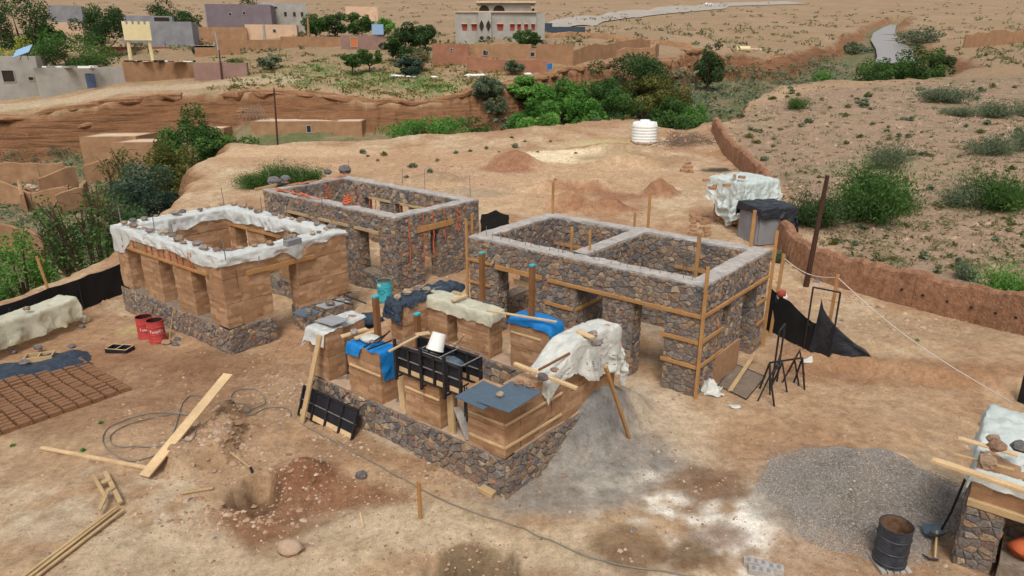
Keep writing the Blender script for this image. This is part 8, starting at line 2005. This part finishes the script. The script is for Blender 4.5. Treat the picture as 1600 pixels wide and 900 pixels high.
# ------------------------------------------------------------------ loose stones and gravel (uncountable)
def pebbles(name, P, r, tint, mat, seed, kind='stuff'):
    """thousands of little irregular stones as one mesh"""
    g = np.random.default_rng(seed); n = len(P)
    base = np.array([[1, 0, 0], [.2, .95, 0], [-.9, .45, .0], [-.6, -.8, 0], [.5, -.85, 0], [.1, .05, .75], [-.2, -.2, .6]], float)
    F = np.array([[0, 1, 5], [1, 2, 5], [2, 6, 5], [2, 3, 6], [3, 4, 6], [4, 0, 5], [4, 5, 6]], np.int32)
    a = g.uniform(0, 6.283, n); c, s = np.cos(a), np.sin(a); V = base[None] * (1 + g.uniform(-.28, .28, (n, 7, 3)))
    V[..., 0] *= g.uniform(.8, 1.5, (n, 1)); X_ = V[..., 0] * c[:, None] - V[..., 1] * s[:, None]; Y_ = V[..., 0] * s[:, None] + V[..., 1] * c[:, None]
    V = np.stack([X_, Y_, V[..., 2]], -1) * r[:, None, None] + P[:, None, :]
    Fa = (F[None] + (np.arange(n) * 7)[:, None, None]).reshape(-1, 3)
    me = bpy.data.meshes.new(name); me.vertices.add(7 * n); me.vertices.foreach_set('co', V.astype(np.float32).ravel()); me.loops.add(Fa.size); me.loops.foreach_set('vertex_index', Fa.astype(np.int32).ravel())
    me.polygons.add(len(Fa)); me.polygons.foreach_set('loop_start', np.arange(0, Fa.size, 3, dtype=np.int32)); me.update(calc_edges=True)
    t = me.attributes.new('tint', 'FLOAT', 'FACE'); t.data.foreach_set('value', np.repeat(tint, 7).astype(np.float32)); me.materials.append(M[mat])
    o = link(name, me); o['kind'] = kind; return o
from functools import reduce
def Tn(x, y):
    i = np.clip(np.searchsorted(YS, y) - 1, 0, len(YS) - 2); j = np.clip(np.searchsorted(XS, x) - 1, 0, len(XS) - 2)
    fy = (y - YS[i]) / (YS[i + 1] - YS[i]); fx = (x - XS[j]) / (XS[j + 1] - XS[j])
    return (Z[i, j] * (1 - fx) + Z[i, j + 1] * fx) * (1 - fy) + (Z[i + 1, j] * (1 - fx) + Z[i + 1, j + 1] * fx) * fy
HOUSES = [[q['L'], q['B'], q['R'], q['F']] for q in (A_, C, D)]
g = np.random.default_rng(5)
def field(n, x0, x1, y0, y1, rmin, rmax, pw, cluster, seed, thr=-.1, mask=None):
    x = g.uniform(x0, x1, n * 3); y = g.uniform(y0, y1, n * 3)
    k = fbm(x * cluster, y * cluster, seed, 3) > thr
    x, y = x[k], y[k]; ok = np.ones(len(x), bool)
    for H_ in HOUSES: ok &= sdist(x, y, np.array(H_)) < -.12
    if mask is not None: ok &= mask(x, y)
    x, y = x[ok][:n], y[ok][:n]; r = rmin + (rmax - rmin) * g.uniform(0, 1, len(x)) ** pw
    return np.stack([x, y, Tn(x, y) - r * .1], -1), r
rav = lambda x, y: sdist(x, y, RAV) < -.3
P1, r1 = field(11000, -13, 13, 10, 24, .008, .045, 5, .8, 1, -.1); P2, r2 = field(7000, -20, 16, 22, 62, .015, .085, 4, .3, 2, -.1, rav); P3, r3 = field(9000, 12, 70, 22, 100, .03, .20, 4, .12, 3, -.4, rav)
P4, r4 = field(700, -12, 13, 10, 20, .02, .075, 2.5, .9, 9, .22)
cl = []
for (u, v, sx, sy, n, a, b) in [(480, 622, .9, .7, 420, .015, .07), (440, 600, .8, .6, 260, .015, .06), (640, 690, 1.4, .35, 320, .015, .06), (700, 752, .8, .35, 220, .015, .06), (330, 815, .7, .3, 120, .02, .08), (1080, 600, .5, .4, 90, .015, .05), (1290, 470, 1.6, .8, 200, .02, .07), (1440, 520, 2.0, .8, 260, .02, .08), (700, 290, 1.6, 1.2, 260, .04, .13), (1240, 372, 1.4, .6, 160, .03, .1), (735, 300, .7, .4, 70, .05, .14), (400, 720, .6, .5, 120, .02, .07), (350, 690, .6, .8, 200, .02, .07), (300, 720, .8, .8, 160, .02, .06), (205, 465, 2, .4, 160, .02, .10), (350, 690, .5, .7, 70, .05, .13), (322, 712, .6, .6, 60, .05, .12), (380, 800, .8, .35, 70, .04, .10), (474, 745, .5, .4, 120, .02, .07), (500, 800, 1.4, .8, 260, .012, .045), (800, 300, 5, 2.5, 500, .03, .10), (745, 870, .9, .2, 140, .015, .05)]:
    c = ell(u, v); x = c[0] + g.normal(0, sx, n); y = c[1] + g.normal(0, sy, n); r = a + (b - a) * g.uniform(0, 1, n) ** 2.5
    ok = np.ones(n, bool)
    for H_ in HOUSES: ok &= sdist(x, y, np.array(H_)) < -.1
    x, y, r = x[ok], y[ok], r[ok]; cl.append((np.stack([x, y, Tn(x, y)], -1), r))
Pa = np.concatenate([P1, P2, P3, P4] + [c[0] for c in cl]); ra = np.concatenate([r1, r2, r3, r4] + [c[1] for c in cl])
pebbles('loose_stones', Pa, ra, np.clip(g.normal(.5, .24, len(Pa)), 0, 1), 'pebble', 6)
c = ell(1345, 785); n = 30000; a = g.uniform(0, 6.283, n); q = np.sqrt(g.uniform(0, 1, n)) * (1 + .12 * np.sin(a * 3 + 1) + .08 * np.sin(a * 7))
q *= np.where(g.uniform(size=n) < .08, 1.15, 1.0)
x = c[0] + np.cos(a) * q * 2.25; y = c[1] + np.sin(a) * q * 1.95; r = g.uniform(.009, .023, n); pebbles('gravel_heap', np.stack([x, y, Tn(x, y)], -1), r, np.clip(g.normal(.5, .25, n), 0, 1), 'gravel', 7)
